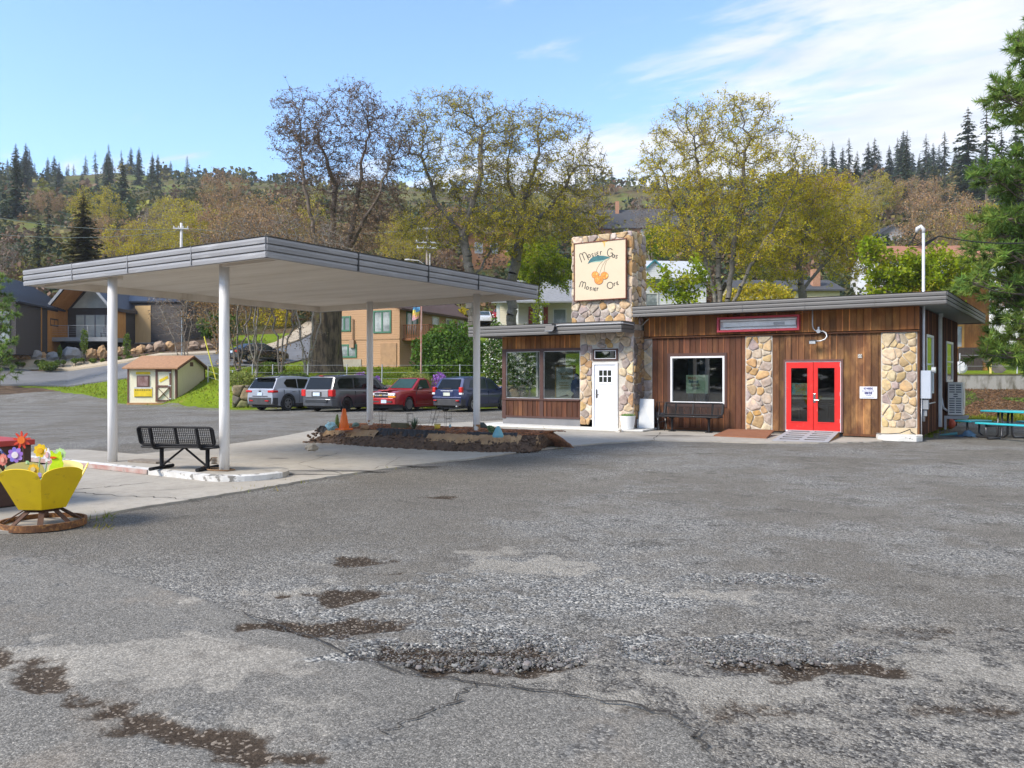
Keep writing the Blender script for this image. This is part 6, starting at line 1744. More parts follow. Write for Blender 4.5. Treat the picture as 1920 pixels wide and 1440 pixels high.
for dz, hh, x0, x1, nm in ((.02, .09, cx0 + .16, cx1 - .10, "ballast_cover"), (-.125, .03, cx0 + .08, cx1 - .08, "lamp_tube"), (.12, .03, cx0 + .08, cx1 - .08, "lamp_tube")):
	mb = MB(); mb.box((x0, YC - .10, zc_ + dz - hh), (x1, YC - .032, zc_ + dz + hh * .6)); mb.build(nm, M("cabinet_white", (.82, .83, .80), .4), t, world=True, bevel=.01)
mb = MB(); mb.box((cx1 - .72, YC - .112, zc_ - .05), (cx1 - .42, YC - .102, zc_ + .03)); mb.build("access_plate", M("plate_grey", (.45, .45, .44), .5), t, world=True)
PIPE = M("grey_conduit", (.50, .51, .52), .4, metal=.4, col2=(.42, .43, .44), vscale=6)
t = thing("wall_lamp", "grey flood lamp on a curved conduit above the red doors", "lamp", tuple(pY(1535, 621, YM - .1)), 0)
mb = MB(); pts = [pY(1523.5, 577, YM - .09)] + [pY(a, b_, YM - .09) for a, b_ in ((1523.5, 600), (1523.5, 610), (1525, 616), (1529, 620), (1534, 621))]; mb.tube(pts, .017, 8); mb.build("conduit", PIPE, t, smooth=True, world=True)
mb = MB(); c_ = pY(1535, 621, YM - .12); mb.cyl((c_.x, YM - .16, c_.z), (c_.x, YM - .055, c_.z), .055, n=16); mb.box((c_.x - .02, YM - .15, c_.z), (c_.x + .02, YM - .06, c_.z + .12)); mb.build("junction_box", PIPE, t, world=True)
mb = MB(); mb.tube([(pY(a, b_, YM - .12).x, YM - .12 - e, pY(a, b_, YM - .12).z) for a, b_, e in ((1537, 621, 0), (1544, 621, .03), (1550, 625, .07), (1552, 631, .1), (1549, 636, .12), (1541, 639.5, .13), (1531, 640, .13))], .019, 8); mb.build("gooseneck", PIPE, t, smooth=True, world=True)
c_ = pY(1524, 641, YM - .25); mb = MB(); mb.obox(Matrix.Translation(c_) @ Matrix.Rotation(R_(18), 4, 'X'), .19, .12, .095); lh = mb.build("lamp_head", M("dark_grey_lamp", (.10, .105, .11), .4, metal=.3), t, world=True, bevel=.012)
mb = MB(); mb.obox(Matrix.Translation(c_ + Vector((0, -.058, -.02))) @ Matrix.Rotation(R_(18), 4, 'X'), .16, .012, .07); mb.build("lens", M("lamp_lens", (.55, .58, .6), .2), lh, world=True)
YF_ = 22.05
t = thing("floodlight", "black led flood light on the low left roof edge with a white cable", "floodlight", tuple(pY(1031, 615, YF_)), 0)
c_ = pY(1031, 616, YF_ - .12); mb = MB(); mb.obox(Matrix.Translation(c_) @ Matrix.Rotation(R_(-28), 4, 'X'), .34, .07, .20); lh = mb.build("lamp_head", M("black_lamp", (.03, .03, .032), .4), t, world=True, bevel=.012)
mb = MB(); mb.obox(Matrix.Translation(c_ + Vector((-.01, -.037, -.018))) @ Matrix.Rotation(R_(-28), 4, 'X'), .28, .006, .15); mb.build("lens", M("pale_lens", (.50, .52, .54), .2), lh, world=True)
mb = MB(); mb.box((c_.x + .06, YF_ - .11, c_.z - .04), (c_.x + .16, YF_ - .035, c_.z + .14)); mb.build("bracket", BLACKP, t, world=True)
mb = MB(); mb.tube([pY(1041, 611.5, YF_ - .05)] + [pY(a, b_, YF_ - .045) for a, b_ in ((1050, 609.5), (1080, 608.6), (1110, 607.5), (1140, 606.5), (1164, 605.6))] + [(wrx1 + .06, YF_ - .02, pY(1164, 605.6, YF_).z), (wrx1 + .08, YW - .08, pY(1164, 605.6, YF_).z - .02)], .012, 6); mb.build("cable", M("white_cable", (.6, .6, .6), .5), t, world=True)
mb = MB(); mb.tube([pY(1203, 611, YM - .1), pY(1216, 598, YM - .3)], .014, 6); tag(mb.build("roof_brace", M("pale_rod", (.55, .55, .54), .5)), "thin pale rod bracing the main roof edge beside the tower", "rod")
t = thing("parking_sign", "small white no parking sign with dark blue lettering", "sign", tuple(pY(1628, 746, YM)), 0)
a, b_ = pY(1612, 747, YM - .03), pY(1644.5, 725, YM - .03)
mb = MB(); mb.box((a.x, YM - .03, a.z), (b_.x, YM - .022, b_.z)); mb.build("sign_plate", M("white_sign", (.80, .80, .82), .45), t, world=True)
mb = MB(); w_, h_ = b_.x - a.x, b_.z - a.z; NVY = M("navy_letters", (.02, .025, .16), .5)
for tx, v, s_, sx_, bo in (("NO PARKING", .83, .20, .62, .004), ("RIVERS EDGE", .44, .19, .56, .005), ("T O W I N G", .25, .13, .62, .002)): text_on(mb, tx, h_ * s_ * 1.25, (a.x + w_ / 2, YM - .0325, a.z + h_ * v), (1, 0, 0), (0, 0, 1), bo, sx=w_ / (h_ * 1.25) * sx_ * .72)
for v, n_ in ((.66, 9), (.57, 11), (.09, 14)):
	for k in range(n_): mb.box((a.x + w_ * (.14 + .72 * k / n_), YM - .0325, a.z + h_ * (v - .02)), (a.x + w_ * (.14 + .72 * (k + .65) / n_), YM - .0305, a.z + h_ * (v + .02)))
mb.build("lettering", NVY, t, world=True)
t = thing("number_plate", "tiny white house number plate right of the red doors", "number plate", tuple(pY(1612, 672, YM)), 0)
a, b_ = pY(1608.5, 671, YM - .03), pY(1616, 664, YM - .03); mb = MB(); mb.box((a.x, YM - .03, a.z), (b_.x, YM - .022, b_.z)); mb.build("sign_plate", M("off_white_plate", (.66, .64, .58), .6), t, world=True)
mb = MB(); text_on(mb, "23", .10, ((a.x + b_.x) / 2, YM - .032, (a.z + b_.z) / 2), (1, 0, 0), (0, 0, 1), .002); mb.build("lettering", BLACKP, t, world=True)
t = thing("window_poster", "pale green paper notice inside the large window", "poster", tuple(pY(1306, 738, YM + .05)), 0)
a, b_ = pY(1286.5, 737.5, YM + .05), pY(1327.5, 703, YM + .05); mb = MB(); mb.box((a.x, YM + .05, a.z), (b_.x, YM + .055, b_.z)); mb.build("paper", M("pale_green_paper", (.62, .80, .62), .7), t, world=True)
w_, h_ = b_.x - a.x, b_.z - a.z
for tx, u, v, c, nm in (("Middle", .30, .82, (.40, .22, .10), "brown"), ("School", .35, .64, (.02, .12, .25), "navy"), ("Lunch", .44, .46, (.25, .16, .10), "umber"), ("Zone", .46, .29, (.06, .14, .24), "slate")):
	mb = MB(); text_on(mb, tx, h_ * .20, (a.x + w_ * u, YM + .048, a.z + h_ * v), (1, 0, 0), (0, 0, 1), .006); mb.build("lettering", M("letters_" + nm, c, .6), t, world=True)
t = thing("door_poster", "bright paper sign with coloured letters inside the left red door", "poster", tuple(pY(1498, 740, YM + .04)), 0)
a, b_ = pY(1484, 740, YM + .02), pY(1513.7, 718.5, YM + .02); w_, h_ = b_.x - a.x, b_.z - a.z
mb = MB(); mb.box((a.x, YM + .022, a.z), (b_.x, YM + .026, b_.z)); mb.build("paper", M("blue_to_yellow_paper", (.25, .62, .72), .6, col2=(.70, .74, .40), vscale=2.2, lo=.45, hi=.55), t, world=True)
for tx, u, v, c in (("IDDLE", .56, .76, (.72, .30, .08)), ("GAME", .62, .46, (.75, .62, .06)), ("ZONE", .55, .17, (.62, .55, .10))):
	mb = MB(); text_on(mb, tx, h_ * .36, (a.x + w_ * u, YM + .02, a.z + h_ * v), (1, 0, 0), (0, 0, 1), .004, sx=.85); mb.build("lettering", M("letters_" + tx.lower(), c, .6), t, world=True)
t = thing("window_banner", "tall pale banner board standing inside the left shop window", "banner", (X(1055, YW + 1.2), YW + 1.2, .06), 0)
a, b_ = pY(1043, 752, YW + 1.2), pY(1074, 688, YW + 1.2); mb = MB(); mb.box((a.x, YW + 1.2, .9), (b_.x, YW + 1.23, b_.z)); mb.build("board", M("banner_cream", (.66, .68, .58), .6), t, world=True)
mb = MB(); mb.box((a.x - .05, YW + 1.19, .07), (a.x - .01, YW + 1.24, b_.z + .02)); mb.box((b_.x + .01, YW + 1.19, .07), (b_.x + .09, YW + 1.24, b_.z + .02)); mb.box((a.x - .05, YW + 1.2, b_.z + .021), (b_.x + .09, YW + 1.24, b_.z + .06)); mb.build("frame", M("golden_wood", (.50, .33, .08), .5), t, world=True)
mb = MB()
for tx, v, s_ in (("feather", .80, .17), ("River", .66, .17)): text_on(mb, tx, s_, ((a.x + b_.x) / 2 + .06, YW + 1.19, .9 + (b_.z - .9) * v), (1, 0, 0), (0, 0, 1), .003)
for v, n_ in ((.5, 6), (.42, 7), (.34, 8)):
	for k in range(n_): mb.box((a.x + .12 + .38 * k / n_, YW + 1.19, .9 + (b_.z - .9) * v), (a.x + .12 + .38 * (k + .7) / n_, YW + 1.195, .93 + (b_.z - .9) * v))
mb.build("lettering", M("gold_letters", (.45, .32, .08), .5), t, world=True)
c_ = pY(1081, 726, YW + .7); mb = MB(); mb.ball((c_.x, c_.y, c_.z - .05), .16, .11, .42, 12, 9, .35, 5); mb.ball((c_.x - .12, c_.y - .05, c_.z - .1), .07, .07, .32, 9, 7, .3, 6); mb.ball((c_.x, c_.y, c_.z + .36), .09, .09, .1, 9, 7)
mb.cyl((c_.x, c_.y + .1, .06), (c_.x, c_.y + .1, c_.z + .3), .015); tag(mb.build("jacket", M("navy_jacket", (.03, .05, .14), .8, col2=(.05, .09, .22), vscale=7, bump=.4), smooth=True), "dark blue jacket hanging on a stand inside the left shop window", "jacket")
c_ = pY(1052, 742, YW + .5); mb = MB()
vs = [];
for i in range(12):
	for j in range(5): vs.append((c_.x - .5 + i * .085, c_.y - .1 + j * .12, .95 + (.04 + .26 * math.exp(-((i - 9) / 2.6) ** 2) * (1 - abs(j - 2) * .33)) + .03 * mnoise.noise(Vector((i * .6, j * .9, 1)))))
mb.add(vs, [(i * 5 + j, (i + 1) * 5 + j, (i + 1) * 5 + j + 1, i * 5 + j + 1) for i in range(11) for j in range(4)])
tag(mb.build("cloth", M("pale_green_cloth", (.55, .60, .45), .8, col2=(.62, .62, .55), vscale=4), smooth=True), "pale cloth heaped on the sill inside the left shop window", "cloth")
mb = MB(); mb.box((c_.x - .8, c_.y - .2, .07), (c_.x + .6, c_.y + .5, .90)); tag(mb.build("display_counter", M("counter_dark", (.06, .055, .05), .7), bevel=.02), "dark display counter inside the left shop window", "counter")
for k, (x_, y_) in enumerate(((X(1499, YM + 1.4), YM + 1.4), (X(1552, YM + 2.2), YM + 2.2))):
	t = thing("cafe_table", ("square table just inside the left red door", "table deeper inside behind the right red door")[k], "table", (x_, y_, .1), 0)
	mb = MB(); mb.box((-.42, -.35, .70), (.42, .35, .73)); mb.build("table_top", M("grey_laminate", (.30, .31, .31), .4), t, bevel=.01); mb = MB(); mb.cyl((0, 0, .02), (0, 0, .70), .035); mb.lathe([(.26, 0), (.26, .02), (.05, .04)], 16); mb.build("leg", BLACKP, t)
for px_ in (1296, 1318):                       # blue posts seen through the window
	a = pY(px_, 700, YM + 1.5); mb = MB(); mb.box((a.x - .11, a.y, .1), (a.x + .11, a.y + .2, 3.08)); tag(mb.build("indoor_post", M("blue_post_paint", (.12, .22, .36), .5)), "blue square post inside, the " + ("left" if px_ < 1300 else "right") + " one behind the paper notice", "post")
c_ = pY(1177, 806, YW - .42); t = thing("plant_pot", "white flared plant pot with low green leaves beside the white door", "plant pot", (c_.x, YW - .42, .09), 0)
mb = MB(); mb.lathe([(.165, 0), (.18, .01), (.235, .40), (.225, .405), (.215, .36), (.001, .36)], 28); mb.build("pot", M("white_pot", (.72, .73, .73), .45, col2=(.66, .67, .67), vscale=3), t, smooth=False)
mb = MB(); rg = random.Random(3)
for k in range(260):
	a = rg.uniform(0, 6.283); r_ = .2 * math.sqrt(rg.random()); d = Vector((rg.uniform(-.6, .6), rg.uniform(-.6, .6), 1)).normalized() * rg.uniform(.05, .13); o_ = Vector((r_ * math.cos(a), r_ * math.sin(a), .36)); s = Vector((math.cos(a + 1.5), math.sin(a + 1.5), 0)) * .012; q_ = rg.uniform(.6, 1.3)
	mb.add([o_ - s, o_ + d * .5 + s * 1.3, o_ + d, o_ + d * .5 - s * 1.3], [(0, 1, 2, 3)], (q_, q_, q_))
mb.build("leaves", M("pot_leaf_green", (.12, .24, .03), .6, tint=True), t, tint=True)
TBL = M("pale_grey_table", (.55, .57, .57), .5, col2=(.47, .49, .49), vscale=2)
for k, (pa, pb, dy) in enumerate(((1191.5, 1203, .34), (1197, 1219, .20))):
	a, b_ = X(pa, YM - .6), X(pb, YM - .6)
	t = thing("folding_table", ("outer folded grey table leaning edge on against the stone", "inner folded grey table leaning face out against the stone")[k], "folding table", (a, YM - .5 + k * .1, .10), 0, "folded tables leaning on the stone")
	p = [Vector((a + .06, YM - .62 - .1 * k, .10)), Vector((b_ + .10, YM - .48 - .05 * k, .10)), Vector((b_ - .02, YM - .30 + .04 * k, .985)), Vector((a - .06, YM - .36, 1.0))]
	n_ = (p[1] - p[0]).cross(p[3] - p[0]).normalized()
	mb = MB(); mb.ext(p, n_ * -.045); tb = mb.build("table_top", TBL, t, world=True, bevel=.006)
	mb = MB(); q = [x + n_ * -.05 for x in p]; mb.ext([q[0].lerp(q[2], .05), q[1].lerp(q[3], .05), q[2].lerp(q[0], .05), q[3].lerp(q[1], .05)], n_ * -.03); mb.build("folded_frame", PLASTIC, t, world=True)
CHB = M("dark_chair_tube", (.035, .035, .042), .4, metal=.5)
for k, (px_, dy) in enumerate(((1222, -.42), (1236, -.36))):
	c_ = pY(px_, 805, YM + dy); lx = c_.x
	t = thing("folding_chair", ("black folding chair frame half open in front of the leaning tables", "folded black chair leaning on the wall left of the bench")[k], "folding chair", (lx, YM + dy, .035), 0, "folded chairs by the wall")
	L1 = [(-.17, 0, 0), (-.19, .12, .45), (-.16, .22, .86), (.16, .22, .86), (.19, .12, .45), (.17, 0, 0)]
	mb = MB(); mb.tube(L1, .016, 8); mb.build("front_frame", CHB, t, smooth=True)
	mb = MB(); mb.tube([(-.14, .26, 0), (-.13, .14, .42), (.13, .14, .42), (.14, .26, 0)], .013, 8); mb.build("rear_frame", PIPE, t, smooth=True)
	mb = MB(); mb.box((-.15, .10, .40), (.15, .14, .44 + .1 * k)); mb.build("seat", CHB, t); mb = MB(); mb.tube([(-.16, .08, .2), (.16, .24, .3)], .01, 6); mb.build("brace", CHB, t)
	if not k:
		mb = MB(); mb.tube([(-.19, .1, .55), (-.36, -.05, .60), (-.30, -.1, .0)], .014, 8); mb.tube([(-.36, -.05, .60), (-.16, .1, .25)], .01, 6); mb.build("arm", CHB, t, smooth=True)
c_ = pY(1162, 812, 21.98); mb = MB(); mb.ball((c_.x, 21.92, .06), .11, .09, .1, 10, 6, .35, 4); tag(mb.build("rock", M("white_splashed_rock", (.62, .60, .54), .9, col2=(.22, .19, .15), vscale=9, lo=.5, hi=.56)), "white splashed rock against the plinth left of the pot", "rock")
w0 = [P(1338, 818, .03), P(1437, 822.5, .03), P(1452, 808, .15), P(1366, 806, .12)]
mb = MB(); mb.ext(w0, (0, 0, .03)); tag(mb.build("plywood_ramp", M("rusty_red_plywood", (.26, .105, .05), .85, col2=(.19, .075, .035), vscale=4, stretch=(1, 4, 1), bump=.2)), "rust brown plywood sheet sloping to the stone pilaster", "ramp")
t = thing("door_ramp", "grey slotted ramp on a wooden wedge at the red doors", "ramp", tuple(P(1510, 829, .02)), 0)
r0, r1, r2, r3 = Vector(P(1447, 826.5, .035)), Vector(P(1553, 829.5, .035)), Vector((X(1575, YM), YM - .06, .165)), Vector((X(1480, YM), YM - .06, .165))
mb = MB()
def rp_(u, v): return r0.lerp(r1, u).lerp(r3.lerp(r2, u), v)
def rq(u0, u1, v0, v1): mb.ext([rp_(u0, v0), rp_(u1, v0), rp_(u1, v1), rp_(u0, v1)], (0, 0, .012))
for v0, v1 in ((0, .12), (.21, .30), (.39, .48), (.57, .66), (.75, .84), (.93, 1)): rq(0, 1, v0, v1)
for u0, u1 in ((0, .09), (.455, .545), (.91, 1)):
	for v0, v1 in ((.1201, .2099), (.3001, .3899), (.4801, .5699), (.6601, .7499), (.8401, .9299)): rq(u0, u1, v0, v1)
mb.build("ramp_surface", M("grey_ramp_paint", (.36, .36, .37), .7, col2=(.30, .30, .31), vscale=4, bump=.1), t, world=True)
mb = MB(); a, b_, c_ = r1 - Vector((0, 0, .002)), r2 - Vector((0, 0, .002)), Vector((r2.x, r2.y, .02))
mb.ext([a, b_, c_], (-.035, 0, 0)); a2, b2, c2 = r0 - Vector((0, 0, .002)), r3 - Vector((0, 0, .002)), Vector((r3.x, r3.y, .02)); mb.ext([a2, c2, b2], (.035, 0, 0)); mb.build("wedge_side", M("wedge_timber", (.30, .16, .05), .8, col2=(.22, .11, .04), vscale=4), t, world=True)
mb = MB(); mb.add([rp_(0, .0) - Vector((0, 0, .0)), rp_(1, 0), rp_(1, 1) - Vector((0, 0, .06)), rp_(0, 1) - Vector((0, 0, .06))], [(0, 1, 2, 3)]); mb.build("slot_backing", M("brown_underside", (.17, .115, .08), .9), t, world=True)  # brown sheet under the ramp, seen through its slots
# right-hand side of the station: mast, meter, air conditioner
def sp(px, py, o=0.0): return pXs(px, py, mx1 + o, SS, YM)
t = thing("service_mast", "white electric service mast rising through the right roof corner", "electric mast", tuple(sp(1731, 815, .05)), 0)
b_ = sp(1731.5, 700, .06); tp = Z(1728, 430, b_.y)
mb = MB(); mb.tube([(b_.x, b_.y, .5), (b_.x, b_.y, tp - .1)], .038, 12); mb.build("conduit", M("mast_white", (.62, .64, .66), .4, metal=.2, col2=(.52, .54, .56), vscale=3), t, smooth=True, world=True)
mb = MB(); mb.tube([(b_.x, b_.y, tp - .1), (b_.x, b_.y, tp), (b_.x - .06, b_.y, tp + .07), (b_.x - .14, b_.y, tp + .02), (b_.x - .17, b_.y, tp - .07)], [.04, .05, .06, .06, .03], 10); mb.build("weather_head", M("mast_cap", (.6, .6, .6), .4), t, smooth=True, world=True)
mb = MB(); rg = random.Random(2)
for k in range(5): mb.tube([(b_.x - .15, b_.y, tp - .05), (b_.x - .22 - .03 * k, b_.y - .05 * k, tp - .22 - .06 * k), (b_.x - .02, b_.y, tp - .38 - .03 * k), (b_.x + .35, b_.y + .1, tp - .2)], .013, 5)
mb.build("wire_loop", BLACKP, t, smooth=True, world=True)
mb = MB(); a = Vector((b_.x + .35, b_.y + .1, tp - .2)); e = pD(2200, 385, 20); mb.tube([a.lerp(e, q) - Vector((0, 0, .5 * 4 * q * (1 - q))) for q in np.linspace(0, 1, 12)], .016, 5); tag(mb.build("power_line", M("black_cable", (.02, .02, .02), .6)), "black service cable running right from the mast", "cable")
GBOX = M("grey_box_paint", (.42, .46, .52), .45, col2=(.38, .42, .48), vscale=3)
t = thing("meter_box", "grey electric meter box on the right side wall corner", "meter box", tuple(sp(1733, 747, .1)), 0)
a, c_ = sp(1727, 747, .0), sp(1727, 695, .0); y0 = YM + .04
mb = MB(); mb.box((mx1 + .02, y0, a.z), (mx1 + .26, y0 + .30, c_.z)); mb.build("box", GBOX, t, world=True, bevel=.008)
mb = MB(); mb.cyl((mx1 + .262, y0 + .2, a.z + .75), (mx1 + .36, y0 + .2, a.z + .75), .08, n=16); mb.build("meter_dial", M("meter_glass", (.5, .52, .53), .2), t, world=True)
mb = MB(); zz = Z(1735, 768, YM); mb.box((mx1 + .02, y0 + .05, zz), (mx1 + .2, y0 + .24, zz + .26)); mb.box((mx1 + .05, y0 + .1, zz - .18), (mx1 + .16, y0 + .2, zz - .001)); mb.build("lower_box", M("dark_grey_box", (.25, .27, .29), .5), t, world=True, bevel=.006)
mb = MB(); mb.tube([(mx1 + .06, y0 + .12, a.z), (mx1 + .06, y0 + .12, zz + .26)], .018, 8); mb.tube([(mx1 + .04, y0 + .02, a.z), (mx1 + .04, y0 + .02, .05)], .014, 8); mb.tube([(mx1 + .2, y0 + .15, zz + .15), (mx1 + .22, y0 + 1.5, zz + .15)], .018, 8); mb.build("conduit", PIPE, t, smooth=True, world=True)
a = sp(1762, 780, .05); c_ = sp(1762, 595, .05); mb = MB(); mb.box((a.x - .03, a.y - .07, .2), (a.x + .06, a.y + .07, c_.z)); mb.box((a.x - .02, a.y - .08, c_.z + .001), (a.x + .09, a.y + .08, c_.z + .12))
tag(mb.build("line_cover", M("white_line_cover", (.62, .62, .60), .5), bevel=.01), "white vertical pipe cover on the right side wall", "pipe cover")
yA = sy(1771) - .25
t = thing("air_conditioner", "white outdoor air conditioner unit on a wall shelf", "air conditioner", (side_x(yA), yA, .45), 0)
x0, x1 = side_x(yA) + .12, side_x(yA) + .52; z0, z1 = pY(1780, 778, yA).z, pY(1780, 717, yA).z
ACW = M("ac_white", (.76, .75, .71), .5, col2=(.70, .69, .65), vscale=2)
mb = MB(); mb.box((x0, yA, z0), (x1, yA + .85, z1)); mb.build("casing", ACW, t, world=True, bevel=.012)
gw = (x1 - x0)
for j in range(13):
	if j in (4, 5): cols_ = ((.38, .66),)
	else: cols_ = ((.10, .46), (.54, .90))
	for u0, u1 in cols_:
		zt_ = z1 - .07 - (z1 - z0 - .1) * j / 13
		mb = MB(); mb.box((x0 + gw * u0, yA - .008, zt_ - .03), (x0 + gw * u1, yA - .001, zt_)); mb.build("vent_slot", M("ac_slot", (.09, .10, .12), .6) if (j, u0) == (0, .1) else bpy.data.materials["ac_slot"], t, world=True)
mb = MB(); mb.lathe([(.30, 0), (.33, .01), (.33, .02), (.30, .02)], 28, (x1 + .001, yA + .43, (z0 + z1) / 2), M=Matrix.Rotation(R_(90), 4, 'Y')); mb.build("fan_ring", ACW, t, world=True)
mb = MB(); mb.box((side_x(yA) + .02, yA + .02, z0 - .12), (x1 + .12, yA + .09, z0 - .03)); mb.box((side_x(yA) + .02, yA + .68, z0 - .12), (x1 + .12, yA + .75, z0 - .03)); mb.box((side_x(yA) + .02, yA + .02, z0 - .45), (side_x(yA) + .08, yA + .09, z0 - .121)); mb.build("shelf_bracket", M("grey_bracket", (.5, .5, .5), .5), t, world=True)
mb = MB(); mb.tube([(a.x + .03, a.y, 1.1), (a.x + .08, a.y + .15, .75), (x0 - .02, yA + .1, z0 + .12)], .035, 8); mb.build("hose", M("white_hose", (.55, .56, .60), .6), t, smooth=True, world=True)
c_ = P(1778, 806); mb = MB(); mb.ball((c_.x, c_.y + .5, .17), .17, n=20, m=14); tag(mb.build("ball", M("red_rubber", (.42, .07, .03), .7, col2=(.36, .06, .03)), smooth=True), "red ball lying in the grass under the air conditioner", "ball")
c_ = P(1795, 818); t = thing("umbrella", "folded blue cloth umbrella dropped on the gravel", "umbrella", (c_.x, c_.y, 0.0), R_(-8))
mb = MB(); vs = []
for i in range(12):
	for j in range(7): vs.append((-.05 + i * .055, -.16 + j * .055, max(.006, .20 * math.exp(-((i - 6) / 3.2) ** 2) * math.exp(-((j - 3) / 2.0) ** 2) + .05 * mnoise.noise(Vector((i * .7, j * .8, 2))))))
mb.add(vs, [(i * 7 + j, (i + 1) * 7 + j, (i + 1) * 7 + j + 1, i * 7 + j + 1) for i in range(11) for j in range(6)]); mb.build("cloth", M("blue_cloth", (.07, .15, .25), .7, col2=(.03, .07, .12), vscale=9), t, smooth=True)
mb = MB(); mb.tube([(-.42, -.12, .02), (0, 0, .08)], [.02, .045], 8); mb.build("handle", M("teal_cloth", (.10, .30, .30), .7), t)
a = P(1648, 816, .16); mb = MB(); mb.tube([(qx0 - .05, YM - .5, .175), (qx0 + .25, YM - .45, .18), (qx0 + .5, YM - .3, .2), (qx0 + .72, YM - .12, .3), (qx0 + .74, YM - .09, .22), (qx0 + .85, YM - .2, .18)], .012, 6); tag(mb.build("hose", BLACKP, smooth=True), "short black hose lying on the rounded white plinth", "hose")
TUR = M("turquoise_coating", (.035, .44, .50), .4, col2=(.03, .38, .44), vscale=6); STEELP = M("dark_tube_steel", (.10, .10, .105), .35, metal=.7)
c_ = P(1938, 829); t = thing("picnic_table", "turquoise coated picnic table with benches on bent steel legs", "picnic table", (c_.x, c_.y + .5, 0), R_(-33))
def slab(x0, x1, y0, y1, z, nm):
	mb = MB(); mb.box((x0, y0, z - .045), (x1, y1, z)); mb.build(nm, TUR, t, bevel=.018)
slab(-1.2, 1.2, -.42, .42, .77, "table_top"); slab(-.95, .95, -.98, -.70, .46, "seat"); slab(-.95, .95, .70, .98, .46, "seat"); slab(-1.95, -1.45, -.45, .45, .46, "seat")
for x in (-.72, .72):
	mb = MB(); mb.tube([(x, -.84, .42), (x, -.84, .10), (x, -.76, .03), (x, -.3, .03), (x, -.22, .1), (x, -.2, .73)], .03, 10); mb.tube([(x, .84, .42), (x, .84, .10), (x, .76, .03), (x, .3, .03), (x, .22, .1), (x, .2, .73)], .03, 10); mb.tube([(x, -.84, .36), (x, .84, .36)], .022, 8)
	mb.build("leg_frame", STEELP, t, smooth=True)
mb = MB(); mb.tube([(-1.7, .25, .42), (-1.7, .25, .1), (-1.6, .25, .03), (-.95, .2, .03), (-.85, .2, .1), (-.82, .2, .73)], .03, 10); mb.tube([(-1.7, -.25, .42), (-1.7, -.25, .1), (-1.6, -.25, .03), (-.95, -.2, .03), (-.85, -.2, .1), (-.82, -.2, .73)], .03, 10); mb.build("leg_frame", STEELP, t, smooth=True)
# HOUSES, WALLS, POLES
YAW = math.degrees(math.atan2(0.5434, 0.8396))
PANE = M("house_pane", (.16, .19, .20), .08, col2=(.40, .44, .45), vscale=.7, lo=.45, hi=.6)
WTRIM = M("house_white_trim", (.62, .62, .60), .6)
GTRIM = M("green_trim", (.055, .18, .11), .6)
def lap(name, c, pitch=.18):
	"""lapped boards: a saw-tooth bump along z"""
	m, nt, b = nodes_of(name); N, L = nt.nodes.new, nt.links.new
	tc = N('ShaderNodeTexCoord'); sp_ = N('ShaderNodeSeparateXYZ'); L(tc.outputs['Object'], sp_.inputs[0])
	f = N('ShaderNodeMath'); f.operation = 'MULTIPLY'; f.inputs[1].default_value = 1 / pitch; L(sp_.outputs[2], f.inputs[0])
	g = N('ShaderNodeMath'); g.operation = 'FRACT'; L(f.outputs[0], g.inputs[0])
	bp = N('ShaderNodeBump'); bp.invert = True; bp.inputs['Distance'].default_value = .05; bp.inputs['Strength'].default_value = .8; L(g.outputs[0], bp.inputs['Height']); L(bp.outputs[0], b.inputs['Normal'])
	n = N('ShaderNodeTexNoise'); n.inputs['Scale'].default_value = 1.5; n.inputs['Detail'].default_value = 5; L(tc.outputs['Object'], n.inputs[0])
	x = N('ShaderNodeMix'); x.data_type = 'RGBA'; x.inputs[6].default_value = c4(c); x.inputs[7].default_value = c4(tuple(v * .82 for v in c)); L(n.outputs[0], x.inputs[0]); L(x.outputs[2], b.inputs['Base Color']); b.inputs['Roughness'].default_value = .8
	return m
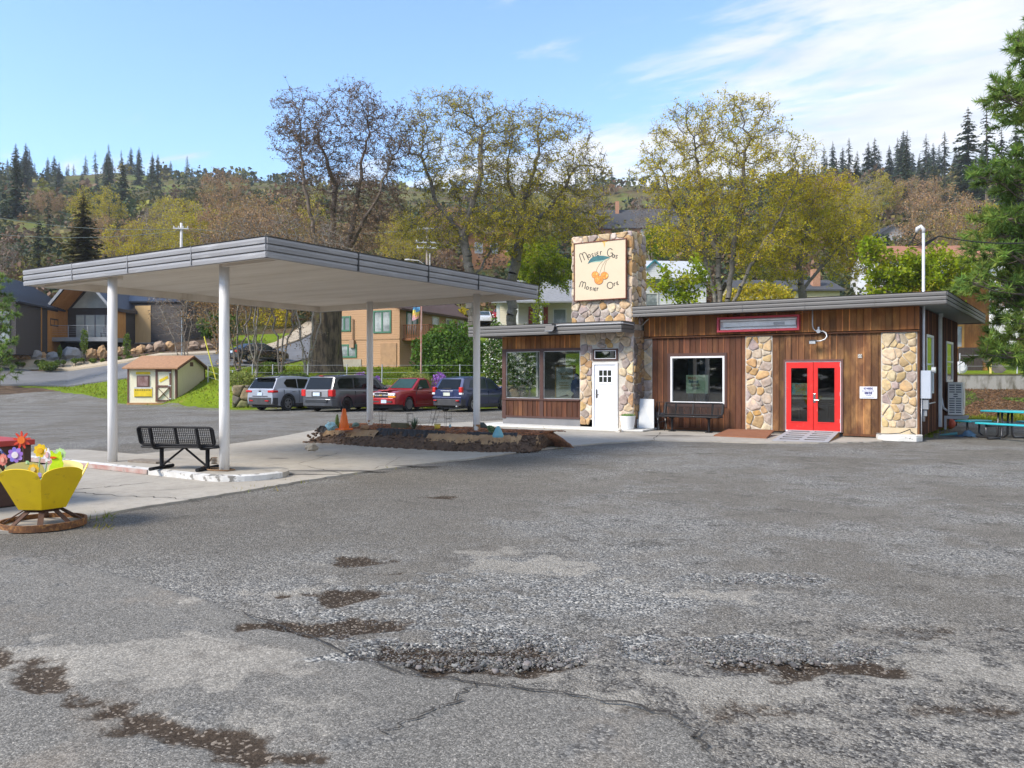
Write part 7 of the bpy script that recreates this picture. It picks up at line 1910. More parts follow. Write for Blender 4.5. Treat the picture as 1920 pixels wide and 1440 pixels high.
def house(name, label, px, D, w, d, h, wm, rm, rise, rz=0., axis='y', over=.4, wins=(), doors=(), trim=None, chim=None, sink=.6, zb=None, cat="house"):
	"""front-centre at photo column px, depth D; local front faces -y; axis = ridge direction"""
	g = on_ground(px, D)
	if zb is not None: g.z = zb
	t = thing(name, label, cat, tuple(g), R_(YAW + rz)); x0, x1 = -w / 2, w / 2
	mb = MB()
	if axis == 'y': mb.ext([(x0, 0, -sink), (x1, 0, -sink), (x1, 0, h), (0, 0, h + rise), (x0, 0, h)], (0, d, 0))
	else: mb.ext([(x0, 0, -sink), (x0, d, -sink), (x0, d, h), (x0, d / 2, h + rise), (x0, 0, h)], (w, 0, 0))
	mb.build("wall", wm, t, tint=True)
	mb = MB(); th = .16
	if axis == 'y':
		k = rise / (w / 2)
		for s in (-1, 1): mb.ext([(0, -over, h + rise + .01), (s * (w / 2 + over), -over, h - k * over + .01), (s * (w / 2 + over), -over, h - k * over + th), (0, -over, h + rise + th)], (0, d + 2 * over, 0))
	else:
		k = rise / (d / 2)
		for s in (-1, 1): mb.ext([(x0 - over, d / 2, h + rise + .01), (x0 - over, d / 2 + s * (d / 2 + over), h - k * over + .01), (x0 - over, d / 2 + s * (d / 2 + over), h - k * over + th), (x0 - over, d / 2, h + rise + th)], (w + 2 * over, 0, 0))
	rf = mb.build("roof", rm, t)
	if chim:
		mb = MB(); mb.box((chim[0] - .35, chim[1] - .35, h), (chim[0] + .35, chim[1] + .35, h + rise + chim[2])); mb.build("chimney", chim[3], rf)
	def opening(face, u, z, ww, hh, nm, fm, pm, dv=1):
		f, p_ = MB(), MB(); e = .12
		def bx(m_, a, b_, c, q, o0, o1):
			if face == 'f': m_.box((x0 + a, -o1, c), (x0 + b_, -o0, q))
			else: m_.box((x1 + o0, a, c), (x1 + o1, b_, q))
		bx(f, u - e, u, z - e, z + hh + e, -.02, .06); bx(f, u + ww, u + ww + e, z - e, z + hh + e, -.02, .06); bx(f, u, u + ww, z - e, z, -.02, .06); bx(f, u, u + ww, z + hh, z + hh + e, -.02, .06)
		for k in range(1, dv): bx(f, u + ww * k / dv - e / 2, u + ww * k / dv + e / 2, z, z + hh, -.02, .055)
		o = f.build(nm, fm, t); bx(p_, u, u + ww, z, z + hh, .005, .02); p_.build("pane", pm, o)
	for q in wins: opening(q[0], q[1], q[2], q[3], q[4], "window", q[5] if len(q) > 5 else (trim or WTRIM), PANE, q[6] if len(q) > 6 else 1)
	for q in doors: opening(q[0], q[1], q[2], q[3], q[4], "door", q[5], q[6])
	return t
def roofm(name, c): return M(name, c, .85, col2=tuple(v * .72 for v in c), vscale=3, stretch=(1, 1, 4), bump=.3, bscale=14)
TAN = lap("tan_siding", (.42, .255, .135)); R_BR = roofm("brown_shingles", (.10, .055, .042)); R_GR = roofm("grey_shingles", (.24, .245, .25)); R_DK = roofm("dark_shingles", (.06, .062, .068))
t = house("tan_house", "tan two storey house with green window trim and a redwood deck", 684, 62.3, 6.2, 12.5, 4.75, TAN, R_BR, 1.9, rz=-23, zb=2.15, trim=GTRIM,
		  wins=[('f', .75, 3.15, .95, .95, GTRIM, 2), ('f', 4.0, 2.95, 1.35, 1.5, GTRIM, 2), ('f', .9, 1.1, 1.35, .8, GTRIM, 2), ('r', 1.1, 2.9, 1.5, 1.5, GTRIM, 2), ('r', 5.2, 3.0, .9, 1.3, WTRIM), ('r', 7.6, 3.0, .9, 1.3, WTRIM), ('r', 9.8, 3.0, .9, 1.3, WTRIM)])
mb = MB(); mb.box((-3.1, -.05, -.5), (-.3, -.002, .85)); mb.build("concrete_base", CONC, t)
mb = MB(); mb.box((4.55 - 3.1, -.06, -.2), (5.95 - 3.1, -.003, 2.05)); mb.build("cellar_door", M("cellar_door_paint", (.40, .245, .13), .7), t)
mb = MB(); mb.box((-3.1, -.03, 2.32), (3.1, -.001, 2.42)); mb.build("band_board", M("tan_band", (.36, .22, .115), .7), t)
mb = MB(); mb.box((-1.3, -.2, 1.75), (-.9, -.004, 2.35)); mb.cyl((-1.05, -.1, 2.35), (-1.05, -.1, 4.0), .05); mb.build("meter_box", M("tan_meter", (.40, .25, .15), .6), t)
DK = M("redwood_deck", (.26, .10, .038), .8, col2=(.20, .08, .032), vscale=4)
mb = MB(); mb.box((3.12, .4, 2.25), (5.4, 3.6, 2.42)); dk = mb.build("deck", DK, t)
mb = MB(); mb.beam((3.15, .45, 3.42), (5.4, .45, 3.42), .09, .06); mb.beam((5.36, .45, 3.42), (5.36, 3.6, 3.42), .09, .06)
for k in range(15): mb.box((3.2 + k * .15, .43, 2.3), (3.25 + k * .15, .47, 3.4))
for k in range(20): mb.box((5.34, .5 + k * .155, 2.3), (5.38, .55 + k * .155, 3.4))
mb.build("railing", DK, dk)
CRM = lap("cream_siding", (.66, .62, .48)); SHUT = M("red_shutter", (.26, .035, .025), .7)
t = house("porch_house", "cream house with red shutters and a white porch behind the wing", 1008, 84, 8.6, 8, 3.5, CRM, R_GR, 2.3, rz=-4, axis='x', wins=[('f', 3.9, .9, .9, 1.6), ('f', 6.0, 1.0, 1.2, 1.4)], zb=6.2)
for x in (-.95, .62):
	mb = MB(); mb.box((x, -.08, .8), (x + .45, -.02, 2.7)); mb.build("shutter", SHUT, t)
for x in (-4.1, -2.2, .2, 4.0):
	mb = MB(); mb.box((x, -2.2, -.6), (x + .32, -1.9, 2.9)); mb.build("porch_post", WTRIM, t)
mb = MB(); mb.box((-4.3, -2.25, -.6), (4.4, -2.0, .75)); mb.build("porch_parapet", CRM, t)
mb = MB(); mb.ext([(-4.6, -2.6, 2.9), (4.7, -2.6, 2.9), (4.7, .1, 3.9), (-4.6, .1, 3.9)], (0, 0, .15)); mb.build("porch_roof", R_GR, t)
ORB = lap("orange_siding", (.42, .20, .09), .25)
BRK = M("chimney_brick", (.35, .16, .09), .9, col2=(.42, .24, .15), vscale=9)
house("brown_house", "orange brown house with a big dark roof high behind the tower", 1195, 150, 15, 11, 4.2, ORB, R_DK, 4.2, axis='x', rz=-6, wins=[('f', 4.2, 1.6, 1.6, 2.0, WTRIM, 2), ('f', 8.2, 1.6, 1.8, 2.0, WTRIM, 2), ('f', 12, 1.6, 1.6, 2.0, WTRIM, 2)], chim=(-3.6, 4.6, 1.6, BRK), zb=25.2)
house("brown_house", "orange brown house with white windows glimpsed behind the oak branches", 928, 135, 9, 9, 5.2, ORB, R_DK, 3, rz=10, wins=[('f', 1.2, 2.6, 1.1, 1.6), ('f', 3.8, 2.6, 1.1, 1.6), ('f', 6.6, 2.6, 1.1, 1.6)])
WHS = lap("white_siding", (.62, .64, .65)); TEAL_T = M("teal_trim", (.05, .25, .30), .6)
t = house("white_house", "white house with a pale roof and teal gable trim right of the tower", 1262, 74, 6.2, 7, 3.4, WHS, M("pale_metal_roof", (.46, .48, .50), .5, col2=(.42, .44, .46)), 2.0, axis='x', rz=4, wins=[('f', .6, .8, 1.0, 1.2)], zb=7.2)
mb = MB(); mb.ext([(-2.7, -.9, 3.3), (-1.2, -.9, 3.3), (-1.2, -.9, 4.2), (-1.95, -.9, 4.9), (-2.7, -.9, 4.2)], (0, 2.4, 0)); dm = mb.build("dormer", WHS, t)
mb = MB()
for s in (-1, 1): mb.beam((-1.95, -.95, 4.98), (-1.95 + s * .9, -.95, 4.12), .14, .2, up=(0, 1, 0))
mb.build("dormer_trim", TEAL_T, dm)
house("grey_cottage", "small grey gabled cottage high on the right hillside", 1677, 150, 4.9, 6, 2.7, lap("grey_boards", (.30, .28, .26)), R_DK, 1.7, wins=[('f', .5, .4, .9, 1.7), ('f', 1.9, .2, 1.3, 2.1), ('f', 3.6, .4, .9, 1.7)], zb=25.5)
house("long_house", "long white house with a rust red roof up the slope at right", 1765, 95, 14.5, 9, 5.0, WHS, roofm("rust_red_shingles", (.34, .15, .085)), 2.2, axis='x', rz=-3, wins=[('f', 1.5, 3.0, 1.4, 1.2), ('f', 5, 3.0, 1.4, 1.2), ('f', 9, 3.0, 1.4, 1.2), ('f', 12, 3.0, 1.4, 1.2)], zb=10.4)
house("yellow_house", "low pale yellow house with a dark roof behind the right oaks", 1480, 76, 9.5, 7, 3.4, lap("pale_yellow_siding", (.60, .52, .30)), R_DK, 1.2, axis='x', wins=[('f', 1.5, 1.4, 1.0, 1.2), ('f', 3.6, 1.4, 1.0, 1.2), ('f', 7, 1.4, 1.0, 1.2)], chim=(2.9, 1.2, .9, BRK), zb=6.4)
house("beige_house", "small beige house far behind the bare multi stemmed tree", 388, 112, 7, 7, 4.0, lap("beige_siding", (.50, .42, .29)), R_BR, 2, wins=[('f', 1.0, 1.6, 1.2, 1.4), ('f', 4.2, 1.6, 1.2, 1.4)], zb=8.2)
t = house("brown_shed", "brown board shed on the lawn behind the right end of the station", 1815, 44, 2.3, 4, 5.3, WOODO, R_DK, .5, zb=1.8, over=.04, cat="shed", wins=[('f', .25, 1.5, .55, 1.1, M("orange_frame", (.48, .24, .06), .7))])
mb = MB(); mb.box((-.55, -.07, -.1), (.75, -.004, 1.45)); mb.build("dark_hatch", M("dark_boards", (.05, .035, .03), .9, col2=(.08, .06, .05), stretch=(6, 1, 1), vscale=4), t)
DARKW = lap("charcoal_boards", (.052, .046, .044), .22); SEAM = M("blue_black_metal_roof", (.045, .055, .078), .4, metal=.3)
CEDAR = woodmat("cedar_boards", (.52, .27, .085), (.42, .20, .06), (.60, .34, .12))
STL = M("grey_steel_trim", (.30, .32, .34), .45)
def ribs(t, x0, x1, y0, y1, pts, nm="roof_seam"):
	pass
g = on_ground(-60, 66); A = house("modern_house", "dark modern house wing with a blue black metal roof at the left edge", -72, 66, 8.2, 12, 3.8, DARKW, SEAM, 2.6, rz=9, zb=4.1, over=.25, wins=[('f', .4, .4, 3.0, 2.4, STL, 3), ('f', 4.6, .4, 3.0, 2.4, STL, 3), ('r', 6.9, 2.3, 1.6, .45, PLASTIC, 2)])
mb = MB()
for k in range(26):
	y = -.2 + k * .48
	for s in (1,): mb.beam((.05, y, 6.6), (s * 4.35, y, 3.83), .05, .06, up=(0, 1, 0))
mb.build("roof_seams", SEAM, A); mb = MB(); mb.box((4.102, 6.3, -.2), (4.15, 9.1, 3.55)); mb.box((4.102, 4.9, -.2), (4.17, 4.98, 3.7)); mb.build("cedar_panel", CEDAR, A, tint=True)
t = thing("modern_house", "modern house gable with a cedar lined porch and glass doors", "house", tuple(on_ground(150, 74).xy) + (5.25,), R_(YAW - 3)); w2 = 2.85
mb = MB(); mb.ext([(-w2, 2.6, -1.2), (w2, 2.6, -1.2), (w2, 2.6, 2.7), (0, 2.6, 6.0), (-w2, 2.6, 2.7)], (0, 9, 0)); mb.build("wall", DARKW, t)
mb = MB()
for s in (-1, 1): mb.ext([(0, -.3, 6.05), (s * (w2 + .3), -.3, 2.42), (s * (w2 + .3), -.3, 2.72), (0, -.3, 6.35)], (0, 12, 0))
mb.build("roof", SEAM, t)
mb = MB()
for s in (-1, 1): mb.ext([(0, -.32, 6.0), (s * (w2 + .28), -.32, 2.38), (s * (w2 + .28), -.32, 2.74), (0, -.32, 6.36)], (0, .02, 0)); mb.box((s * (w2 + .12), -.32, -1.0), (s * (w2 + .28), -.1, 2.4))
mb.build("gable_trim", STL, t)
mb = MB(); mb.box((-w2 - .05, -.1, 0), (-w2 + .08, 2.6, 2.66)); mb.box((w2 - .08, -.1, 0), (w2 + .05, 2.6, 2.66))
for s in (-1, 1): mb.ext([(0, -.1, 5.9), (s * w2, -.1, 2.66), (s * w2, -.1, 2.70), (0, -.1, 5.96)], (0, 2.7, 0))
mb.build("cedar_lining", CEDAR, t, tint=True)
for x0, x1, z0, z1 in ((-1.9, -1.05, .1, 2.25), (-1.0, -.05, .1, 2.25), (0, .95, .1, 2.25), (1.0, 1.95, .1, 2.25)):
	mb = MB(); mb.box((x0, 2.5, z0), (x1, 2.57, z1)); f = mb.build("glass_door", STL, t); mb = MB(); mb.box((x0 + .06, 2.48, z0 + .06), (x1 - .06, 2.495, z1 - .06)); mb.build("pane", M("sky_pane", (.30, .36, .36), .05, col2=(.50, .56, .52), vscale=.6, spec=.8) if x0 < -1.5 else bpy.data.materials["sky_pane"], f)
mb = MB(); mb.ext([(-2.3, 2.55, 2.9), (2.3, 2.55, 2.9), (0, 2.55, 5.4)], (0, -.05, 0)); mb.build("gable_window", bpy.data.materials["sky_pane"], t)
mb = MB(); mb.box((-w2 - .1, -.4, -.38), (w2 + .1, 2.59, -.01)); dk = mb.build("deck", STL, t)
mb = MB()
for z in (.25, .42, .58, .74, .9): mb.box((-w2 + .1, -.33, z), (w2 - .1, -.315, z + .015))
mb.box((-w2 + .1, -.35, 1.05), (w2 - .1, -.3, 1.09))
for x in np.linspace(-w2 + .12, w2 - .12, 4): mb.box((x - .03, -.35, 0), (x + .03, -.3, 1.05))
mb.build("railing", STL, dk)
mb = MB(); mb.box((1.6, .5, .38), (2.2, 1.1, .46)); mb.box((1.6, 1.0, .46), (2.2, 1.1, 1.0)); mb.box((1.62, .52, 0), (1.7, .6, .38)); mb.box((2.1, .52, 0), (2.18, .6, .38)); o = mb.build("deck_chair", M("slate_chair", (.06, .075, .10), .6)); o.location = t.location; o.rotation_euler = t.rotation_euler; tag(o, "slate blue chair on the deck of the modern house", "chair")
C = house("modern_house", "dark modern house wing with a pale cedar panel right of the porch", 275, 78, 7.2, 8, 4.0, DARKW, SEAM, 2.2, axis='x', rz=-10, zb=4.9, over=.2)
mb = MB(); mb.box((-1.2, -.05, .0), (.45, -.003, 3.6)); mb.build("cedar_panel", M("pale_cedar", (.58, .40, .19), .7, col2=(.50, .33, .15), vscale=3, stretch=(8, 1, .3)), C); mb = MB(); mb.box((-3.6, -.06, -.6), (4.2, -.004, .02)); mb.build("concrete_base", M("pale_concrete", (.42, .42, .41), .8), C)
c_ = P(331, 758.5); t = thing("garden_shed", "cream garden shed with brown trim and yellow notices on the grass", "shed", tuple(c_), R_(YAW)); t.scale = (.846, 1.62, 1.07); SW, SD, SH = 3.45, 2.75, 2.05
CRS = M("cream_shed_boards", (.78, .73, .53), .7, col2=(.73, .68, .48), vscale=2, stretch=(6, 6, 1)); BRT = M("shed_brown_trim", (.15, .07, .05), .7, col2=(.12, .055, .04))
mb = MB(); mb.ext([(-.0, 0, .1), (0, SD, .1), (0, SD, SH), (0, SD / 2, SH + .62), (0, 0, SH)], (-SW, 0, 0)); mb.build("wall", CRS, t)
mb = MB()
for s in (-1, 1): mb.ext([(.22, SD / 2, SH + .65), (.22, SD / 2 + s * (SD / 2 + .2), SH - .08), (.22, SD / 2 + s * (SD / 2 + .2), SH + .0), (.22, SD / 2, SH + .73)], (-SW - .44, 0, 0))
mb.build("roof", M("tan_shingles", (.42, .23, .12), .9, col2=(.31, .165, .085), vscale=7, bump=.3, stretch=(1, 1, 3)), t)
mb = MB(); mb.box((-.1, -.02, .1), (.02, -.001, SH)); mb.box((.001, -.02, .1), (.02, .09, SH)); mb.box((-SW, -.02, .1), (-SW + .1, -.001, SH)); mb.box((.001, SD - .1, .1), (.02, SD, SH)); mb.box((-SW, -.03, SH - .1), (0, -.0205, SH))
for s in (-1, 1): mb.beam((.205, SD / 2, SH + .62), (.205, SD / 2 + s * (SD / 2 + .2), SH - .11), .05, .12, up=(1, 0, 0))
mb.build("corner_trim", BRT, t); mb = MB(); mb.box((-SW - .02, -.04, .0), (.03, SD, .1)); mb.build("floor_joist", M("new_timber", (.42, .22, .09), .8), t)
mb = MB(); mb.box((-1.45, -.03, .16), (-.32, -.0005, 1.95)); dr = mb.build("door", CRS, t); mb = MB()
for q in ((-1.45, -1.30, .16, 1.95), (-.47, -.32, .16, 1.95), (-1.30, -.47, 1.83, 1.95), (-1.30, -.47, .95, 1.07), (-1.30, -.47, .16, .26)): mb.box((q[0], -.05, q[2]), (q[1], -.0305, q[3]))
mb.beam((-1.3, -.042, .27), (-.47, -.042, .94), .015, .09, up=(0, 1, 0)); mb.beam((-1.3, -.036, .94), (-.47, -.036, .27), .01, .09, up=(0, 1, 0)); mb.build("door_trim", BRT, dr)
for z in (.3, 1.02, 1.75):
	mb = MB(); mb.box((-.55, -.06, z), (-.33, -.0505, z + .06)); mb.build("hinge", WTRIM, dr)
YN = M("yellow_notice", (.80, .58, .01), .6); MK = M("notice_marks", (.03, .03, .025), .6)
mb = MB(); mb.box((-2.78, -.03, .98), (-1.9, -.001, 1.62)); wn = mb.build("window", BRT, t); mb = MB(); mb.box((-2.7, -.04, 1.04), (-1.98, -.031, 1.56)); mb.build("pane", M("brown_pane", (.20, .10, .09), .15, col2=(.38, .27, .25), vscale=2.5), wn)
for x0, x1, z0, z1, nm in ((-2.85, -1.86, 1.68, 1.82, "top"), (-2.98, -1.72, .42, .88, "main")):
	mb = MB(); mb.box((x0, -.02, z0), (x1, -.001, z1)); nb = mb.build("notice", YN, t)
	mb = MB()
	if nm == "main":
		mb.box((x0 + .05, -.026, z0), (x1 - .05, -.0205, z0 + .03))
		for k in range(9): mb.box((x0 + .08 + k * .125, -.026, z1 - .10), (x0 + .14 + k * .125, -.0205, z1 - .04))
		mb.build("marks", MK, nb); mb = MB(); mb.box((x0, -.02, z1 + .002), (x1, -.001, z1 + .10)); mb.build("white_strip", WTRIM, nb)
mb = MB(); mb.obox(Matrix.Translation((-.87, -.036, 1.42)) @ Matrix.Rotation(R_(-22), 4, 'Y'), .62, .01, .15); nb = mb.build("notice", YN, dr)
mb = MB(); mb.box((.001, SD / 2 - .14, SH + .1), (.03, SD / 2 + .14, SH + .34)); mb.build("gable_vent", BRT, t)
# boulders
BM = [M("tan_boulder", (.44, .28, .14), .9, col2=(.33, .21, .11), vscale=2, bump=.6, bscale=6), M("grey_boulder", (.30, .30, .30), .9, col2=(.20, .20, .205), vscale=2, bump=.6, bscale=6), M("brown_boulder", (.33, .24, .17), .9, col2=(.24, .17, .12), vscale=2, bump=.6, bscale=6)]
protos = []
BD = [(28, 678, 24, 18, 0), (48, 677, 22, 17, 0), (68, 675, 22, 20, 1), (80, 664, 20, 14, 0), (97, 659, 19, 12, 1), (101, 677, 28, 20, 1), (133, 677, 38, 28, 1), (151, 660, 16, 12, 1), (171, 677, 22, 21, 0), (191, 677, 18, 25, 0), (178, 662, 22, 14, 2), (196, 661, 16, 12, 0), (221, 670, 20, 17, 0), (231, 660, 20, 14, 2), (264, 668, 20, 16, 0), (281, 666, 18, 15, 2),
	  (300, 667, 24, 20, 2), (318, 664, 18, 18, 0), (362, 665, 22, 17, 2), (388, 662, 26, 11, 2), (252, 662, 14, 10, 0), (112, 660, 13, 12, 0), (210, 675, 14, 12, 2)]
WORDS = ["low tan", "squat tan", "rounded grey", "smooth orange tan", "small grey", "mottled grey", "largest grey", "upright pale grey", "broad tan", "tall tan", "stacked brown", "small amber", "blocky tan", "wide brown", "square tan", "sloping brown", "steep pale brown", "narrow tan", "pointed brown", "long flat brown", "tiny tan", "small tan upper", "low brown"]
for k, (px, py, w, h, c) in enumerate(BD):
	Dk = 69.8 + (680 - py) * .09; g = pD(px, py, Dk); gz = tz(g.x, g.y); s = Dk / FPX
	mb = MB(); mb.ball((0, 0, h * s * .42), w * s * .55, w * s * .42, h * s * .58, 12, 8, .42, k * 3 + 1)
	o = mb.build("boulder", BM[c]); o.location = (g.x, g.y, gz - .02); tag(o, WORDS[k] + " boulder in the rockery, " + ("left of" if px < 130 else "between" if px < 210 else "behind the shed near" if px < 330 else "beyond the shed right of") + (" the porch" if px < 130 else " the porch and the column" if px < 210 else " the bare tree"), "boulder", "boulders of the rockery")
# rock wall behind the cars, concrete wall at right
t = thing("rock_wall", "low mossy rock wall running behind the parked cars", "wall", tuple(on_ground(690, 43.4)), 0)
PW = [(.22, .17, .11), (.16, .13, .10), (.28, .22, .12), (.20, .20, .09), (.13, .11, .09)]
for a_, b_, sd in ((436, 560, 1), (560, 690, 2), (690, 820, 3), (820, 985, 4)):
	p0, p1 = pD(a_, HZ, 43.35), pD(b_, HZ, 43.35); L_ = (p1 - p0).length; d_ = (p1 - p0).normalized(); n_ = Vector((d_.y, -d_.x, 0))
	mb = MB(); veneer(mb, L_, 1.22, lambda u, v, d: Vector((p0.x, p0.y, .0)) + d_ * u + n_ * d + Vector((0, 0, v)), sd, .46, pal=PW, depth=.16); mb.build("stone_face", STONE, t, world=True, tint=True, smooth=True)
	mb = MB(); mb.ext([(p0.x, p0.y, -.1), (p1.x, p1.y, -.1), (p1.x, p1.y, 1.22), (p0.x, p0.y, 1.22)], -n_ * .5); mb.build("earth_core", M("wall_earth", (.10, .08, .04), .95, col2=(.14, .16, .02), vscale=2) if sd == 1 else bpy.data.materials["wall_earth"], t, world=True)
t = thing("retaining_wall", "stained concrete retaining wall with moss along the top behind the picnic table", "wall", tuple(on_ground(1850, 37.6)), 0)
CW = M("stained_concrete", (.34, .33, .29), .9, col2=(.13, .12, .085), vscale=2.2, lo=.42, hi=.6, stretch=(1, 1, .45), bump=.4, bscale=9, col3=(.16, .17, .05), v3=3)
pts = [pD(px, HZ, 37.75 - .25 * math.sin((px - 1700) / 180)) for px in np.linspace(1690, 2300, 10)]
mb = MB()
for a, b_ in zip(pts[:-1], pts[1:]): mb.ext([(a.x, a.y, .5), (b_.x, b_.y, .5), (b_.x, b_.y, 1.74), (a.x, a.y, 1.74)], (.1, .28, 0))
mb.build("concrete_face", CW, t, world=True)
mb = MB()
for a, b_ in zip(pts[:-1], pts[1:]): mb.ext([(a.x - .02, a.y - .04, 1.741), (b_.x - .02, b_.y - .04, 1.741), (b_.x + .1, b_.y + .4, 1.741), (a.x + .1, a.y + .4, 1.741)], (0, 0, .07))
mb.build("moss_cap", M("moss", (.14, .14, .03), .95, col2=(.09, .08, .025), vscale=6, bump=.8), t, world=True)
# fences
GALV = M("galvanised_post", (.48, .50, .51), .5, metal=.3)
def fence(name, label, posts, D, h, wires, hz=0.):
	g0 = on_ground(posts[0], D[0]); t = thing(name, label, "fence", tuple(g0), 0); tops = []
	for px, d in zip(posts, D):
		g = on_ground(px, d); mb = MB(); mb.cyl(g - Vector((0, 0, .1)), g + Vector((.02, 0, h)), .03, n=8); mb.build("post", GALV, t, world=True); tops.append(g)
	for f in wires:
		mb = MB(); mb.tube([g + Vector((0, 0, h * f)) for g in tops], .007, 4); mb.build("wire", GALV, t, world=True)
fence("wire_fence", "thin wire fence with pale metal posts above the rock wall", [390, 436, 473, 511, 577, 650, 716, 790, 862, 948], [50, 45.5] + [44.9] * 8, 1.15, (.3, .6, .95))
fence("wire_fence", "chain link posts on the lawn above the concrete wall", [1799, 1907, 2010], [38.9, 39.2, 39.5], 1.05, (.9, .4))
# poles
POLE = M("weathered_pole", (.34, .29, .25), .9, col2=(.25, .21, .18), vscale=3, stretch=(1, 1, .2)); ARM = M("pale_crossarm", (.58, .57, .55), .8)
for px, D, top, arms, lb, lamp in ((340, 86, 418, ((429, 1.6),), "weathered utility pole with one pale crossarm above the canopy's left half", 0), (801, 92, 421, ((429, 2.2), (455, 2.6), (465, 2.4)), "utility pole with three pale crossarms and a street lamp above the canopy", 1)):
	g = on_ground(px, D); zt = pD(px, top, D).z; t = thing("utility_pole", lb, "utility pole", tuple(g), R_(YAW + 8))
	mb = MB(); mb.tube([(0, 0, -.2), (0, 0, (zt - g.z) * .6), (0, 0, zt - g.z)], [.19, .16, .13], 10); mb.build("pole", POLE if lamp else ARM, t, smooth=True)
	for y, w in arms:
		z = pD(px, y, D).z - g.z; mb = MB(); mb.box((-w / 2, -.24, z - .07), (w / 2, -.14, z + .07)); am = mb.build("crossarm", ARM, t)
		for x in np.linspace(-w / 2 + .1, w / 2 - .1, 4):
			mb = MB(); mb.lathe([(.05, 0), (.06, .1), (.03, .2)], 8, (x, -.19, z + .071)); mb.build("insulator", WTRIM, am)
	if lamp:
		z = pD(px, 489, D).z - g.z; mb = MB(); mb.tube([(-.1, 0, z - .6), (-1.0, -.1, z), (-1.9, -.15, z + .05)], .05, 6); mb.ball((-2.2, -.15, z + .05), .38, .16, .12, 10, 6); mb.build("street_lamp", ARM, t, smooth=True); mb = MB(); mb.cyl((.3, -.1, 0), (.3, -.1, z + 1), .06, n=6); mb.build("riser", WTRIM, t)
GW = M("green_grey_wire", (.22, .27, .24), .6)
for k, (a, b_) in enumerate((((-40, 402, 80), (345, 428, 86)), ((-40, 436, 80), (345, 431, 86)), ((345, 428, 86), (800, 429, 92)), ((801, 455, 92), (1300, 470, 110)))):
	p, q = pD(*a), pD(*b_); mb = MB(); mb.tube([p.lerp(q, s) - Vector((0, 0, 1.1 * 4 * s * (1 - s) * .6)) for s in np.linspace(0, 1, 14)], .022, 4)
	tag(mb.build("power_line", GW), ("upper power line left of the first pole", "lower power line left of the first pole", "power line between the two utility poles", "power line running right from the second pole")[k], "power line")
g = on_ground(341, 56); mb = MB(); mb.cyl(g, g + Vector((0, 0, 4.6)), .045, n=8); tag(mb.build("sign_post", M("blue_grey_post", (.30, .35, .42), .5)), "bare blue grey metal post standing behind the shed", "post")
mb = MB(); mb.cyl(on_ground(405, 50), pD(383, 631, 50.5), .04, n=8); tag(mb.build("guy_guard", M("yellow_plastic_guard", (.62, .58, .03), .5)), "slanting yellow guard on a pole's stay wire", "stay guard")
p0, p1 = pD(789, 720, 44.6), pD(790.5, 576, 44.6); t = thing("flag_pole", "rusty flag pole with a faded rainbow flag on the rock wall", "flag pole", (p0.x, p0.y, 1.0), 0); mb = MB(); mb.tube([(p0.x, p0.y, 1.0), p0.lerp(p1, .45), p1 + Vector((0, 0, .4))], .045, 8); mb.build("pole", M("rusty_red_pole", (.36, .13, .07), .8, col2=(.45, .34, .3), vscale=2.5), t, world=True)
mb = MB(); cols = [(.12, .35, .55), (.12, .35, .55), (.68, .60, .12), (.68, .42, .10), (.62, .32, .25), (.55, .30, .34)]
for i in range(5):
	for j in range(5):
		q = [pD(787.5 - 13 * (u + .15 * v), 576 + 20 * v + 6 * u * v, 44.6 + .12 * math.sin(5 * u + 3 * v)) for u, v in ((i / 5, j / 5), ((i + 1) / 5, j / 5), ((i + 1) / 5, (j + 1) / 5), (i / 5, (j + 1) / 5))]; mb.add(q, [(0, 1, 2, 3)], cols[j + (i > 2)])
mb.build("flag", M("flag_cloth", (1, 1, 1), .8, tint=True, col2=(.9, .9, .9)), t, world=True, tint=True)
g = on_ground(1900, 52); t = thing("caravan", "white caravan half hidden behind the pine at the right edge", "caravan", tuple(g), R_(YAW - 5)); mb = MB(); pr = [(-1.55, .75), (2.6, .75), (2.6, 3.2), (2.2, 3.5), (-.9, 3.5), (-1.45, 2.9), (-1.62, 1.8)]; mb.ext([(x, 0, z) for x, z in pr], (0, 2.2, 0)); mb.build("body", M("caravan_white", (.62, .62, .58), .5, col2=(.55, .55, .5)), t, bevel=.12)
mb = MB(); mb.box((-1.3, .15, .45), (2.4, 2.05, .749)); mb.build("chassis", PLASTIC, t); mb = MB(); mb.lathe([(.05, -.1), (.36, -.1), (.36, .1), (.05, .1)], 18, (.8, .1, .36), M=Matrix.Rotation(R_(90), 4, 'X')); mb.build("wheel", TYRE, t); mb = MB(); mb.box((.3, -.02, 1.9), (1.6, -.001, 2.7)); mb.build("window", CARGL, t)
g = on_ground(1801, 39.4); t = thing("satellite_dish", "small white satellite dish above the concrete wall", "dish", tuple(g), R_(YAW)); mb = MB(); mb.lathe([(.001, .06), (.2, .04), (.30, -.02), (.31, -.01), (.2, .06)], 20, (0, -.05, .35), M=Matrix.Rotation(R_(75), 4, 'X')); mb.build("reflector", WTRIM, t); mb = MB(); mb.cyl((0, .05, -.1), (0, .05, .4), .025); mb.build("stand", GALV, t)
g = on_ground(1868, 41); mb = MB(); mb.beam(g + Vector((-.45, 0, .85)), g + Vector((.25, 0, 0)), .5, .06, up=(0, 1, 0)); tag(mb.build("leaning_boards", M("dark_plank", (.06, .05, .045), .9, col2=(.14, .12, .1))), "dark plank leaning on the lawn right of the brown shed", "plank")
g = on_ground(1857, 40.5); mb = MB(); mb.box((g.x - .05, g.y - .05, g.z - .1), (g.x + .05, g.y + .05, g.z + .85)); tag(mb.build("marker_post", M("yellow_post", (.55, .45, .12), .7)), "short yellow post beside the brown shed", "post")
